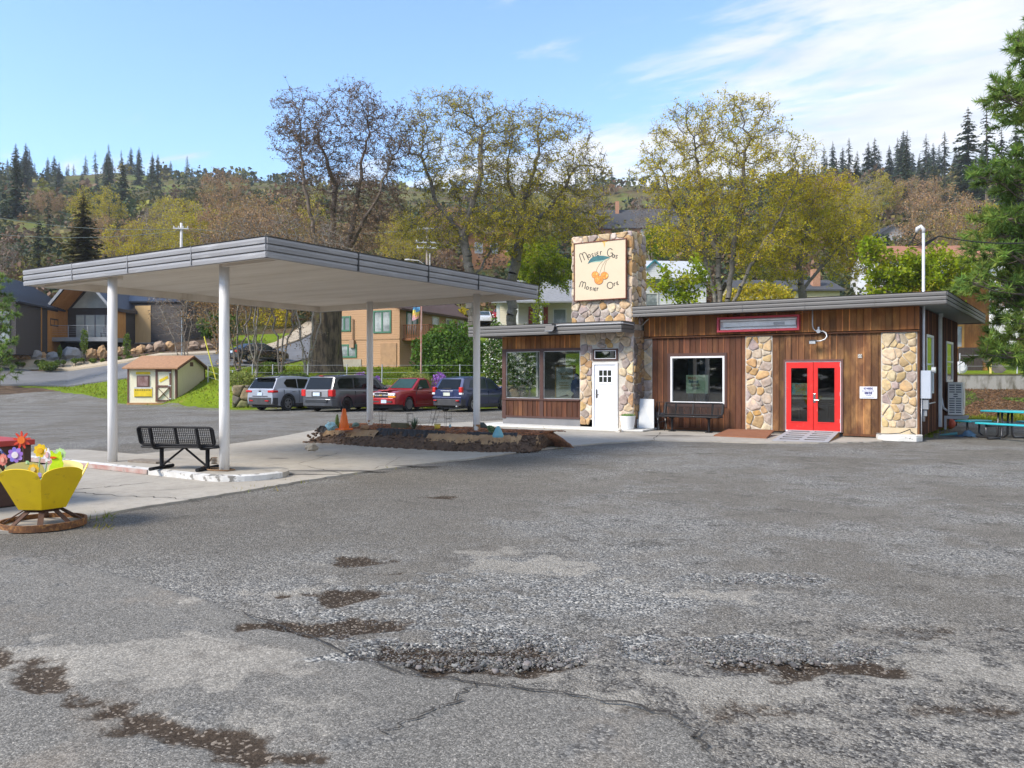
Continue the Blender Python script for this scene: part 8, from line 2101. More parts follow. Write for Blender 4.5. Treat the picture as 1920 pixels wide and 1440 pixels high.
# TREES AND PLANTS
def tubes_np(A, B, ra, rb, k):
	"""frustums between point arrays"""
	d = B - A; L_ = np.linalg.norm(d, axis=1, keepdims=True) + 1e-9; d = d / L_
	ref = np.where(np.abs(d[:, 2:3]) > .9, np.array([[1., 0, 0]]), np.array([[0, 0, 1.]]))
	u = np.cross(d, ref); u /= np.linalg.norm(u, axis=1, keepdims=True) + 1e-9; v = np.cross(d, u)
	t = 2 * np.pi * np.arange(k) / k
	ring = u[:, None] * np.cos(t)[None, :, None] + v[:, None] * np.sin(t)[None, :, None]
	V = np.concatenate([A[:, None] + ring * ra[:, None, None], B[:, None] + ring * rb[:, None, None]], 1).reshape(-1, 3)
	n = len(A); o = (np.arange(n) * 2 * k)[:, None]; i = np.arange(k); j = (i + 1) % k
	F = np.stack([o + i, o + j, o + k + j, o + k + i], -1).reshape(-1, 4)
	return V, F
def cards(C, size, rg, flat=0.0, asp=.6, tlo=.6, thi=1.35, nrm=None):
	"""one small leaf-shaped quad per centre, random orientation"""
	n = len(C); a = rg.normal(size=(n, 3)); a[:, 2] *= (1 - flat); a /= np.linalg.norm(a, axis=1, keepdims=True)
	b = rg.normal(size=(n, 3)); b -= a * (a * b).sum(1, keepdims=True); b /= np.linalg.norm(b, axis=1, keepdims=True)
	s = size * rg.uniform(.6, 1.3, (n, 1))
	V = np.stack([C - a * s, C + b * s * asp, C + a * s, C - b * s * asp], 1).reshape(-1, 3)
	F = np.arange(n * 4).reshape(n, 4)
	g = rg.uniform(tlo, thi, (n, 1)); col = np.repeat(np.concatenate([g * rg.uniform(.9, 1.12, (n, 1)), g, g * rg.uniform(.8, 1.1, (n, 1))], 1), 4, 0)
	return V, F, col
def colonize(paths, att, step, infl, kill, rg, maxn=5000):
	P_, par = [], []
	for pth in paths:
		base = -1 if not P_ else int(np.argmin(np.linalg.norm(np.array(P_) - np.array(pth[0]), axis=1)))
		last = base
		for a, b in zip(pth[:-1], pth[1:]):
			a, b = np.array(a, float), np.array(b, float); n = max(1, int(np.linalg.norm(b - a) / step))
			for i in range(n):
				q = a + (b - a) * ((i + (1 if P_ else 0)) / n) + rg.normal(size=3) * step * .13 * (1 if P_ else 0); P_.append(q); par.append(last); last = len(P_) - 1
	P_ = list(P_); N = np.array(P_)
	D = np.full(len(att), 1e9); I = np.zeros(len(att), int)
	def upd(new, off):
		nonlocal D, I
		d = np.linalg.norm(att[:, None] - new[None], axis=2); m = d.argmin(1); dm = d[np.arange(len(att)), m]
		w = dm < D; D = np.where(w, dm, D); I = np.where(w, m + off, I)
	upd(N, 0); nch = {}
	for it in range(160):
		live = (D > kill) & (D < infl)
		if not live.any() or len(P_) > maxn: break
		dirs = {}
		N = np.array(P_)
		v = att[live] - N[I[live]]; v /= np.linalg.norm(v, axis=1, keepdims=True) + 1e-9
		acc = np.zeros_like(N); np.add.at(acc, I[live], v); idx = np.unique(I[live])
		new = []
		for i in idx:
			if nch.get(i, 0) > 2: D[I == i] = np.where(D[I == i] < infl, 0, D[I == i]); continue
			d = acc[i]; d = d / (np.linalg.norm(d) + 1e-9) + rg.normal(size=3) * .42
			d /= np.linalg.norm(d); P_.append(N[i] + d * step); par.append(int(i)); nch[i] = nch.get(i, 0) + 1; new.append(P_[-1])
		if not new: break
		upd(np.array(new), len(P_) - len(new))
	return np.array(P_), np.array(par)
def make_tree(name, label, cat, base, paths, blobs, leaf, bark, seed, natt=900, step=.42, r0=.018, p=2.25, rmin_leaf=.07, nleaf=9, lsize=.075, spread=.35, twigs=3, tl=.55, low=None, group=None, trunk_r=None, keep=1.0):
	"""blobs: (centre, rx, ry, rz, weight); leaves thin out above height low=(z_full, z_thin, thin_factor)"""
	rg = np.random.default_rng(seed); w = np.array([b[4] for b in blobs], float); w /= w.sum()
	att = []
	for b, q in zip(blobs, w):
		n = int(natt * q); d = rg.normal(size=(n, 3)); d /= np.linalg.norm(d, axis=1, keepdims=True); r = rg.uniform(0, 1, (n, 1)) ** .42
		att.append(np.array(b[0]) + d * r * np.array(b[1:4]))
	att = np.vstack(att); N, par = colonize(paths, att, step, 3.4, step * 1.5, rg)
	R = np.zeros(len(N)); kids = np.zeros(len(N), int)
	for i in range(len(N) - 1, -1, -1):
		R[i] = max(R[i], r0 ** p) if kids[i] == 0 else R[i]
		if par[i] >= 0: R[par[i]] += R[i]; kids[par[i]] += 1
	R = R ** (1 / p)
	if trunk_r: R = np.where(R > .08, .08 + (R - .08) * (trunk_r - .08) / max(.01, R.max() - .08), R)
	t = thing(name, label, cat, tuple(base), 0, group); o = np.array(base)
	e = np.where(par >= 0)[0]; pa = par[e]; ra = np.minimum(R[pa], R[e] * 1.35)
	big = R[e] > .07
	V1, F1 = tubes_np(N[pa][big], N[e][big], ra[big], R[e][big], 8); V2, F2 = tubes_np(N[pa][~big], N[e][~big], ra[~big], R[e][~big], 4)
	Vs, Fs = [V1, V2], [F1, F2 + len(V1)]; n0 = len(V1) + len(V2)
	tips = np.where(R < rmin_leaf)[0]
	T = np.repeat(tips, twigs); d = rg.normal(size=(len(T), 3)); d[:, 2] = d[:, 2] * .7 + .25; d /= np.linalg.norm(d, axis=1, keepdims=True)
	M1 = N[T] + d * tl * .5 * rg.uniform(.6, 1.2, (len(T), 1)); d2 = d + rg.normal(size=d.shape) * .55; d2 /= np.linalg.norm(d2, axis=1, keepdims=True); M2 = M1 + d2 * tl * .5
	for A, B, x, y in ((N[T], M1, r0 * .8, r0 * .6), (M1, M2, r0 * .6, r0 * .35)):
		V, F = tubes_np(A, B, np.full(len(A), x), np.full(len(A), y), 3); Vs.append(V); Fs.append(F + n0); n0 += len(V)
	np_mesh("trunk", np.vstack(Vs) - o, np.vstack(Fs), bark, t, smooth=True)
	C = np.vstack([M1, M2, M2, N[T]])
	if keep < 1: C = C[rg.random(len(C)) < keep]
	C = np.repeat(C, nleaf, 0)
	if low is not None:
		z = C[:, 2]; pr = np.interp(z, [low[0], low[1]], [1, low[2]]); C = C[rg.random(len(C)) < pr]
	C = C + rg.normal(size=C.shape) * spread * .4
	V, F, col = cards(C - o, lsize, rg); np_mesh("crown", V, F, leaf, t, col=col)
	return t
def at(px, py, D): return tuple(pD(px, py, D))
def bl(px, py, rx, ry, D, w=None, dz=.9): s = D / FPX; return (at(px, py, D), rx * s, rx * s * dz, ry * s, w or rx * ry)
BARK = M("grey_bark", (.19, .168, .14), .95, col2=(.105, .092, .075), vscale=5, bump=.9, bscale=14, col3=(.28, .27, .21), v3=3)
BARKD = M("brown_bark", (.15, .115, .085), .95, col2=(.085, .068, .053), vscale=5, bump=1.0, bscale=10, stretch=(1, 1, .35), col3=(.13, .12, .05), v3=2.5)
BARKL = M("pale_bark", (.32, .29, .25), .95, col2=(.20, .18, .15), vscale=5, bump=.6)
L_OLV = leafmat("oak_catkin_leaves", [(.34, .285, .022), (.46, .385, .028), (.52, .44, .04)], .5)
L_YEL = leafmat("yellow_oak_leaves", [(.46, .38, .026), (.57, .47, .034), (.42, .40, .03)], .5)
L_BRN = leafmat("brown_bud_leaves", [(.17, .11, .075), (.23, .15, .10), (.16, .12, .07)], .3)
L_RED = leafmat("russet_bud_leaves", [(.32, .19, .10), (.38, .24, .12), (.30, .22, .08)], .3)
L_GRN = leafmat("fresh_maple_leaves", [(.30, .34, .012), (.24, .33, .012), (.38, .38, .016)], .5)
L_BSH = leafmat("bush_leaves", [(.055, .12, .016), (.09, .17, .02), (.12, .21, .022)], .35)
L_FIR = leafmat("fir_needles", [(.045, .07, .04), (.06, .088, .045), (.085, .105, .045)], .2)
L_SPR = leafmat("spruce_needles", [(.06, .065, .02), (.085, .082, .025), (.105, .095, .03)], .15)
L_PIN = leafmat("pine_needles", [(.11, .20, .045), (.16, .27, .055), (.21, .30, .06)], .45)
L_HIL = leafmat("hillside_leaves", [(.9, .9, .9), (1, 1, 1), (1.1, 1.05, 1)], .25, scale=.05)
# the big oaks
D1 = 55; g = on_ground(612, D1)
make_tree("oak_tree", "huge half bare brown oak with a massive mossy trunk behind the canopy", "tree", g, [[tuple(g - Vector((0, 0, .3))), at(610, 600, D1)], [at(610, 600, D1), at(650, 480, D1), at(672, 360, D1), at(688, 250, D1)], [at(612, 610, D1), at(622, 470, D1 + 1), at(628, 350, D1 + 2), at(600, 270, D1 + 1)], [at(652, 470, D1), at(712, 360, D1 - 2), at(735, 290, D1)], [at(603, 620, D1), at(596, 470, D1 - 2), at(570, 345, D1 - 2), at(560, 240, D1 - 2)]],
		  [bl(556, 240, 58, 84, D1 - 1), bl(660, 215, 70, 68, D1), bl(728, 265, 64, 85, D1), bl(610, 300, 70, 70, D1 + 2), bl(690, 370, 80, 70, D1), bl(560, 370, 40, 50, D1), bl(650, 440, 90, 40, D1, 2500)], L_BRN, BARKD, 1, natt=2000, step=.45, r0=.017, nleaf=5, lsize=.055, tl=.8, spread=.2, keep=.42, twigs=4, trunk_r=.5, group="large oaks")
mb = MB(); gz = g.z
rg = random.Random(2); vs = []; fs = []; K = 26
for i in range(14):
	z = gz - .3 + i * .52; r = .98 * (1.0 + .38 * math.exp(-i * .9))
	for k in range(K):
		a = 2 * math.pi * k / K; q = r * (1 + .07 * math.sin(a * 7 + i * .3) + .06 * mnoise.noise(Vector((math.cos(a) * 2, math.sin(a) * 2, i * .5)))); vs.append((g.x + q * math.cos(a), g.y + q * math.sin(a), z))
for i in range(13):
	for k in range(K): fs.append((i * K + k, i * K + (k + 1) % K, (i + 1) * K + (k + 1) % K, (i + 1) * K + k))
mb.add(vs, fs); o = mb.build("bole", M("deep_furrowed_bark", (.13, .10, .065), 1.0, col2=(.045, .035, .027), vscale=5, lo=.42, hi=.56, stretch=(1, 1, .22), bump=1.0, bscale=6, col3=(.15, .14, .04), v3=2), bpy.data.objects["oak_tree"], smooth=True, world=True)
D2 = 57; g = on_ground(888, D2)
make_tree("oak_tree", "spreading olive oak left of the sign tower with its trunk behind the right canopy corner", "tree", g, [[tuple(g), at(885, 540, D2), at(868, 430, D2), at(858, 360, D2)], [at(868, 440, D2), at(820, 380, D2), at(790, 290, D2)], [at(870, 440, D2), at(900, 330, D2 - 1), at(905, 240, D2)], [at(884, 530, D2), at(940, 440, D2 + 2), at(960, 400, D2 + 2)]],
		  [bl(800, 245, 66, 85, D2), bl(875, 225, 80, 65, D2), bl(945, 250, 60, 60, D2), bl(860, 320, 110, 60, D2), bl(810, 430, 75, 45, D2), bl(930, 420, 85, 50, D2)], L_OLV, BARK, 11, natt=2100, step=.46, r0=.017, nleaf=8, lsize=.062, tl=.75, spread=.22, keep=.36, twigs=4, low=(10.5, 16, .42), trunk_r=.36, group="large oaks")
D3 = 60; g = on_ground(962, D3)
make_tree("oak_tree", "wide olive oak directly behind the sign tower's left side", "tree", g, [[tuple(g), at(958, 540, D3), at(975, 440, D3), at(985, 370, D3)], [at(968, 460, D3), at(1040, 380, D3), at(1075, 320, D3)], [at(978, 430, D3), at(950, 330, D3), at(960, 260, D3)], [at(985, 370, D3), at(1010, 290, D3), at(1010, 240, D3)]],
		  [bl(985, 250, 75, 62, D3), bl(1052, 280, 76, 74, D3), bl(1100, 335, 56, 62, D3), bl(980, 340, 110, 50, D3), bl(1060, 410, 95, 50, D3), bl(960, 430, 90, 50, D3)], L_OLV, BARK, 12, natt=2100, step=.48, r0=.018, nleaf=8, lsize=.066, tl=.8, spread=.22, keep=.36, twigs=4, low=(12, 17, .42), trunk_r=.38, group="large oaks")
D4 = 50; g = on_ground(1355, D4)
make_tree("oak_tree", "tall many stemmed golden olive oak behind the main roof", "tree", g, [[tuple(g), at(1356, 600, D4)], [at(1352, 600, D4), at(1345, 470, D4), at(1318, 370, D4), at(1305, 280, D4)], [at(1358, 600, D4), at(1375, 480, D4), at(1392, 370, D4), at(1400, 270, D4)], [at(1362, 600, D4), at(1405, 500, D4 - 1), at(1462, 410, D4 - 1), at(1490, 350, D4)], [at(1348, 590, D4), at(1322, 480, D4), at(1270, 400, D4), at(1250, 340, D4)]],
		  [bl(1300, 250, 80, 70, D4), bl(1385, 240, 85, 70, D4), bl(1246, 315, 64, 80, D4), bl(1350, 350, 130, 80, D4), bl(1462, 305, 78, 68, D4), bl(1290, 440, 90, 60, D4), bl(1420, 450, 100, 60, D4)], L_YEL, BARK, 13, natt=2600, step=.42, r0=.015, nleaf=10, lsize=.060, tl=.65, spread=.24, keep=.42, low=(9, 15.5, .5), trunk_r=.34, group="large oaks")
D5 = 53; g = on_ground(1510, D5)
make_tree("oak_tree", "low broad golden oak right of the tall one behind the roof", "tree", g, [[tuple(g), at(1508, 560, D5), at(1495, 470, D5)], [at(1505, 540, D5), at(1570, 470, D5), at(1605, 440, D5)], [at(1497, 480, D5), at(1520, 400, D5), at(1530, 360, D5)]],
		  [bl(1500, 410, 85, 75, D5), bl(1560, 420, 80, 80, D5), bl(1605, 480, 50, 60, D5), bl(1450, 490, 70, 45, D5), bl(1530, 350, 55, 40, D5)], L_YEL, BARK, 14, natt=1700, step=.44, r0=.015, nleaf=11, lsize=.062, tl=.65, spread=.26, keep=.42, trunk_r=.28, group="large oaks")
# bright leafy maples
for k, (px, D, bs, sd, lb, n) in enumerate(((1665, 43, [(1660, 520, 45, 50), (1700, 505, 50, 45), (1745, 510, 60, 50), (1800, 520, 55, 45), (1640, 480, 25, 40), (1765, 480, 25, 20)], 21, "bright yellow green maple over the right end of the roof", 700), (1285, 43, [(1290, 540, 40, 35), (1250, 535, 30, 30), (1320, 520, 20, 40)], 22, "small fresh green maple right of the tower", 260), (1010, 66, [(1000, 490, 55, 50), (1045, 510, 45, 40), (1235, 450, 40, 35)], 23, "lime green maple showing through the oaks beside the tower", 330))):
	g = on_ground(px, D); c = at(px, bs[0][1] + 20, D)
	make_tree("maple_tree", lb, "tree", g, [[tuple(g), c]] + [[c, at(b[0], b[1] + 10, D)] for b in bs[1:]], [bl(b[0], b[1], b[2], b[3], D) for b in bs], L_GRN, BARK, sd, natt=n, step=.45, r0=.012, nleaf=6, lsize=.105, tl=.6, trunk_r=.12)
# bare multi-stemmed trees: three grown once, then copied
def bare(name, label, h, sd, leaf, bark, w=.3, nleaf=2, group=None, stems=4, lsize=.06):
	rg = random.Random(sd); paths = [[(0, 0, -.2), (0, 0, .4)]]
	for k in range(stems):
		a = 6.283 * k / stems + rg.random(); q = h * w * rg.uniform(.35, .8); paths.append([(0, 0, .3), (q * .35 * math.cos(a), q * .35 * math.sin(a), h * .33), (q * math.cos(a), q * math.sin(a), h * rg.uniform(.6, .8))])
	return make_tree(name, label, "tree", (0, 0, 0), paths, [((0, 0, h * .68), h * w, h * w, h * .32, 1), ((0, 0, h * .6), h * w * 1.1, h * w * 1.1, h * .2, .35)], leaf, bark, sd, natt=380, step=h * .045, r0=h * .0012, nleaf=nleaf, lsize=lsize, tl=h * .05, twigs=3, spread=.3, trunk_r=h * .016, group=group)
GB = "slender bare trees behind the canopy"
b1 = bare("bare_tree", "", 10, 31, L_BRN, BARKL, nleaf=1, lsize=.05, group=GB); b2 = bare("bare_tree", "", 10, 32, L_RED, BARK, nleaf=1, lsize=.05, group=GB, stems=3); b3 = bare("bare_tree", "", 10, 33, L_RED, BARKL, .42, 2, group=GB, stems=5, lsize=.08)
NEAR = [(345, 53.5, b1, .82, 0.2, "bare multi stemmed tree standing just behind the shed"), (447, 46.5, b2, 1.0, 1.3, "bare leaning tree between the front right column and the silver suv"), (478, 47.5, b1, 1.05, 2.2, "bare tree with a thick stem above the silver suv's left end"), (526, 47, b2, 1.1, 3.0, "bare twin stemmed tree above the silver suv's right end"), (575, 48, b1, 1.08, 4.1, "slim bare tree touching the left side of the massive oak trunk"), (420, 52, b3, .9, 5.0, "bare russet tree behind the front right column")]
HILLT = [(210, 105, 1.25), (262, 95, 1.2), (300, 118, 1.35), (375, 108, 1.35), (440, 102, 1.45), (500, 112, 1.5), (330, 140, 1.3), (5, 118, .8), (560, 120, 1.35), (620, 105, 1.1), (700, 118, 1.2), (765, 110, 1.2), (1110, 150, 1.2), (1640, 160, 1.4), (1765, 112, 1.55), (1722, 158, 1.4), (1825, 120, 1.3), (1610, 150, 1.5), (1880, 118, 1.2), (1560, 165, 1.4), (835, 130, 1.2), (1000, 140, 1.2), (1220, 128, 1.3), (180, 160, 1.4), (420, 170, 1.5), (90, 195, 1.0)]
b4 = bare("bare_tree", "", 10, 34, L_OLV, BARKL, .4, 2, group=GB, stems=5, lsize=.08)
used = set()
for i, (px, D, src, s, rz, lb) in enumerate(NEAR):
	g = on_ground(px, D); o = src if id(src) not in used else copy_tree(src); used.add(id(src)); o.location = g; o.rotation_euler = (0, 0, rz); o.scale = (s, s, s); o['label'] = lb
b4.location = on_ground(1590, 140); b4.scale = (1.3, 1.3, 1.3); b4['group'] = 'bare trees on the hillside'; b4['label'] = 'bare twiggy tree on the right hillside'
rg = random.Random(77)
for i, (px, D, s) in enumerate(HILLT):
	g = on_ground(px, D); o = copy_tree((b3, b4, b1, b4, b3)[i % 5], tuple(g), rg.uniform(0, 6.28), s); o['group'] = "bare trees on the hillside"; o['label'] = "bare twiggy tree on the " + ("left" if px < 600 else "middle" if px < 1400 else "right") + " hillside"
# conifers
def fir(name, label, h, sd, leaf, levels=34, per=6, wid=.17, cat="tree", lo=.06, n=5, group=None, thin=.0):
	rg = np.random.default_rng(sd); t = thing(name, label, cat, (0, 0, 0), 0, group); mb = MB(); mb.tube([(0, 0, -1), (0, 0, h * .5), (0, 0, h)], [h * .016, h * .009, h * .002], 6); C, Dv, S = [], [], []
	for l in range(levels):
		f = lo + (1 - lo) * (l / levels) ** .92; L_ = h * wid * (1 - f) ** .8 * rg.uniform(.75, 1.2) + h * .012
		for k in range(per):
			if rg.random() < thin: continue
			a = rg.uniform(0, 6.283); LL = L_ * rg.uniform(.6, 1.15); d = np.array([math.cos(a), math.sin(a), rg.uniform(-.35, .05)]); o = np.array([0, 0, f * h])
			if l % 3 == 0: mb.tube([o, o + d * LL], [h * .003, h * .001], 3, False)
			for q in range(n):
				u = (q + .6) / n; s = LL / n * 1.35 * (1.15 - .45 * u); C.append(o + d * LL * u - np.array([0, 0, .10 * LL * u * u]) + rg.normal(size=3) * LL * .05); Dv.append(d); S.append(s)
	C, Dv, S = np.array(C), np.array(Dv), np.array(S)[:, None]; Dv /= np.linalg.norm(Dv, axis=1, keepdims=True); W = np.cross(Dv, rg.normal(size=Dv.shape) * .35 + np.array([0, 0, 1])); W /= np.linalg.norm(W, axis=1, keepdims=True)
	V = np.stack([C - Dv * S * .7 - W * S * .2, C + W * S * .75, C + Dv * S * .9 - np.array([0, 0, .12]) * S, C - W * S * .75], 1).reshape(-1, 3); m = len(C); g = rg.uniform(.6, 1.4, (m, 1)); col = np.repeat(np.concatenate([g * rg.uniform(.9, 1.15, (m, 1)), g, g], 1), 4, 0)
	mb.build("trunk", BARKD, t); np_mesh("crown", V, np.arange(m * 4).reshape(m, 4), leaf, t, col=col); return t
GF = "conifers on the wooded hills"
F_ = [fir("fir_tree", "", 20, 41, L_FIR, 36, 8, .21, group=GF), fir("fir_tree", "", 20, 42, L_FIR, 30, 7, .19, lo=.2, group=GF, thin=.2), fir("fir_tree", "", 20, 43, L_FIR, 38, 8, .25, group=GF), fir("fir_tree", "", 20, 44, L_FIR, 26, 6, .17, lo=.3, group=GF, thin=.25)]
SP_ = []
for px, sc in ((5, 1.2), (20, .7), (55, 1.7), (38, .6), (105, 1.4), (117, .8), (128, 1.15), (138, 1.4), (163, 1.25), (150, .5), (185, .8), (198, .9), (205, .7), (216, 1.3), (233, 1.4), (256, .6), (290, 1.1), (283, .5), (320, 1.1), (351, 1.15), (373, .75), (382, .6), (428, .9), (458, .9), (478, 1.0), (495, 1.1), (516, .9), (530, 1.2), (72, .5), (86, .45), (246, .4), (310, .45), (335, .5), (395, .5), (410, .45), (445, .5)): SP_.append((px, rg.uniform(600, 655), sc * rg.uniform(.72, .86)))
for _ in range(52):
	px = rg.choice((rg.uniform(-30, 115), rg.uniform(-30, 330), rg.uniform(150, 300))); SP_.append((px, rg.uniform(300, 540), rg.uniform(.5, .95)))
for _ in range(40): SP_.append((rg.uniform(-20, 560), rg.uniform(585, 640), rg.uniform(.25, .55)))
for px in (745, 762, 778, 828, 836, 815, 700, 722, 855): SP_.append((px, rg.uniform(560, 610), rg.uniform(.6, 1.1)))
for px in range(1075, 1230, 9): SP_.append((px + rg.uniform(-4, 4), rg.uniform(430, 600), rg.uniform(.7, 1.15)))
for px, sc in ((1535, .9), (1550, 1.0), (1580, 1.15), (1592, .8), (1640, 1.35), (1648, 1.1), (1683, 1.4), (1694, 1.4), (1712, .9), (1735, .9), (1570, .6), (1610, .7), (1660, .7), (1672, .8), (1705, .8), (1725, .7), (1750, 1.0)): SP_.append((px, rg.uniform(355, 410), sc * 1.0))
for _ in range(44): SP_.append((rg.uniform(1500, 1960), rg.uniform(180, 370), rg.uniform(.55, 1.0)))
for px in range(1240, 1530, 22): SP_.append((px + rg.uniform(-8, 8), rg.uniform(300, 440), rg.uniform(.6, .9)))
SP_ += [(1815, 205, 1.5), (1850, 190, 1.45), (1878, 215, 1.35), (1800, 230, .9), (1905, 170, 1.2), (90, 150, .7), (30, 210, .9), (230, 230, .8), (72, 128, .55), (205, 140, .6)]
for i, (px, D, s) in enumerate(SP_):
	g = on_ground(px, D); src = F_[rg.choice((0, 0, 1, 1, 2, 3)) if D < 590 else rg.choice((0, 1, 1, 3))]; o = src if i < 4 and False else None
	o = copy_tree(src, (g.x, g.y, g.z - .3), rg.uniform(0, 6.28), (s * rg.uniform(.8, 1.15), s * rg.uniform(.8, 1.15), s))
	o['label'] = ("slim conifer on the far left skyline ridge" if px < 600 and D > 590 else "dark conifer on the left wooded slope" if px < 600 else "dark conifer seen behind the oaks in the middle" if px < 1240 else "dark conifer behind the golden oaks" if px < 1530 else "dark conifer on the right wooded slope")
for i in range(11):
	o = copy_tree(F_[(0, 2, 2)[i % 3]], (-62 + i * 6.2, -47 - (i * 7) % 5, -.2), i * 1.3, .95 + .04 * (i % 4)); o['group'] = "conifers mirrored in the windows"; o['label'] = "tall conifer across the street, seen only mirrored in the station windows"
for f in F_:
	for c in list(f.children): bpy.data.objects.remove(c)
	bpy.data.objects.remove(f)
g = on_ground(157, 85); o = fir("spruce_tree", "broad olive spruce above the left end of the canopy", 12.6, 51, L_SPR, 60, 10, .26, n=6, lo=.03); o.location = (g.x, g.y, pD(157, 362, 85).z - 12.6)
# long-needled pines
def pine(name, label, px, D, zt, brs, sd, nl=.2, nn=52, tr=.2):
	"""brs: (height, tip px, tip py): limbs from the trunk out to a photo point"""
	rg = np.random.default_rng(sd); g = on_ground(px, D); t = thing(name, label, "tree", tuple(g), 0); mb = MB(); o = np.array(g); tc = pD(px, HZ, D); mb.tube([(0, 0, -.2), (0, 0, zt * .5), (.1, 0, zt)], [tr, tr * .7, tr * .2], 10); C, Dr = [], []
	for z, tip in brs:
		a = np.array([0, 0, z - g.z]); b = np.array(tip) - o; d = b - a; L_ = np.linalg.norm(d); pts = [a, a + d * .4 + np.array([0, 0, -.06 * L_]), a + d * .75 + np.array([0, 0, -.05 * L_]), b]; mb.tube([tuple(q) for q in pts], [.045, .03, .02, .010], 5); C.append(b); Dr.append(d / L_)
		for k in range(max(3, int(L_ * 3.6))):
			f = rg.uniform(.3, .97); q = a + d * f - np.array([0, 0, .05 * L_ * (1 - abs(2 * f - 1))]); s = rg.normal(size=3); s -= (d / L_) * (s @ d) / L_ * .7; s[2] = s[2] * .5 + .12; s /= np.linalg.norm(s); e = q + s * rg.uniform(.3, .75) * (1.25 - f * .5) + d / L_ * .2; mb.tube([tuple(q), tuple((q + e) / 2 - np.array([0, 0, .03])), tuple(e)], [.014, .010, .006], 4, False); C.append(e); v = e - q; Dr.append(v / np.linalg.norm(v))
	C, Dr = np.array(C), np.array(Dr); m = len(C); tone = rg.uniform(.65, 1.3, m); Cn, Dn, tn = np.repeat(C, nn, 0), np.repeat(Dr, nn, 0), np.repeat(tone, nn); u = rg.uniform(-.26, .05, (len(Cn), 1)); Cn = Cn + Dn * u; dv = rg.normal(size=Cn.shape); dv /= np.linalg.norm(dv, axis=1, keepdims=True); dv = dv * .85 + Dn * .75 + np.array([0, 0, .12]); dv /= np.linalg.norm(dv, axis=1, keepdims=True); ln = nl * rg.uniform(.7, 1.15, (len(Cn), 1)); w = np.cross(dv, rg.normal(size=dv.shape)); w /= np.linalg.norm(w, axis=1, keepdims=True); w *= nl * .075
	V = np.stack([Cn - w, Cn + w, Cn + dv * ln], 1).reshape(-1, 3); c = tn * rg.uniform(.75, 1.3, len(Cn)); col = np.repeat(np.stack([c * rg.uniform(.9, 1.3, len(c)), c, c * .95], 1), 3, 0)
	mb.build("trunk", BARKD, t); np_mesh("crown", V, np.arange(len(V)).reshape(-1, 3), L_PIN, t, col=col); return t
rp = random.Random(9); DP = 23; EDGE = [(40, 1960), (80, 1890), (95, 1885), (165, 1852), (190, 1848), (235, 1880), (300, 1862), (330, 1815), (400, 1812), (440, 1800), (470, 1800), (520, 1790), (560, 1838), (600, 1860), (640, 1838), (665, 1830)]
brs = []
for py, ex in EDGE:
	for k in range(7):
		e = ex + rp.uniform(0, 10) if k == 0 else ex + rp.uniform(15, 130); y = py + rp.uniform(-10, 10); D = DP + rp.uniform(-1.6, 1.6); tip = pD(e, y, D); brs.append((tip.z - rp.uniform(-.5, .9), tuple(tip)))
pine("pine_tree", "large long needled pine at the right edge of the photo", 2020, DP, 14, [(max(2.6, z), t) for z, t in brs], 61, nl=.25)
brs = []
for py in range(520, 700, 11):
	for k in range(2): tip = pD(rp.uniform(-30, 20) + (py > 560) * rp.uniform(0, 16), py, 59 + rp.uniform(-1, 1)); brs.append((tip.z - rp.uniform(-.1, .5), tuple(tip)))
pine("pine_tree", "young green pine at the left edge in front of the modern house", -2, 59, 7.6, brs, 62, nl=.38, nn=36, tr=.09)
# shrubs, low planting, flowers
def bush(name, label, px, py, D, rx, ry, leaf, sd, n=2600, ls=.085, cat="shrub", dz=.7, z0=None, group=None, flower=None):
	rg = np.random.default_rng(sd); s = D / FPX; c = np.array(pD(px, py, D)); R = np.array([rx * s, rx * s * dz, ry * s]); d = rg.normal(size=(n, 3)); d /= np.linalg.norm(d, axis=1, keepdims=True)
	q = 1 + .22 * np.array([mnoise.noise(Vector(v * 2.3) + Vector((sd, 0, 0))) + .5 * mnoise.noise(Vector(v * 6) + Vector((sd, 3, 0))) for v in d]); C = d * R * (q * rg.uniform(.25, 1, n) ** .4)[:, None]; b = np.array([0, 0, -R[2]])
	c[2] = max(c[2], tz(c[0], c[1]) + R[2] * .3); gz = tz(c[0], c[1]) - c[2]; C = C[C[:, 2] > gz]; t = thing(name, label, cat, tuple(c + np.array([0, 0, gz])), 0, group); C = C - np.array([0, 0, gz]); V, F, col = cards(C, ls, rg); np_mesh("foliage", V, F, leaf, t, col=col); mb = MB()
	for k in range(7): e = C[rg.integers(len(C))]; mb.tube([(e[0] * .1, e[1] * .1, -.05), tuple(e * .5), tuple(e * .9)], [.03, .02, .008], 4)
	mb.build("stem", BARK, t)
	if flower is not None: f = C[rg.random(len(C)) < flower[1]]; V, F, col = cards(f * 1.03, ls * flower[2], rg); np_mesh("blossom", V, F, flower[0], t, col=col)
	return t
L_WHT = leafmat("white_blossom", [(.65, .65, .55), (.75, .75, .68)], .3); L_PUR = leafmat("purple_flowers", [(.30, .13, .48), (.40, .20, .60)], .3); L_MND = leafmat("mound_plant", [(.20, .25, .05), (.27, .30, .08)], .35); L_DGR = leafmat("groundcover_leaves", [(.09, .15, .02), (.15, .21, .03)], .35)
bush("large_bush", "large round green bush in front of the tan house deck", 842, 672, 47.5, 78, 66, L_BSH, 71, 9000, .10); bush("blossom_bush", "tall bush with white blossom beside the wing's left end", 932, 672, 44.5, 28, 70, L_BSH, 72, 3600, .08, flower=(L_WHT, .3, .8)); bush("blossom_bush", "white flowering bush behind the wing seen through its window", 985, 672, 41.5, 46, 62, L_BSH, 73, 4200, .08, flower=(L_WHT, .35, .8))
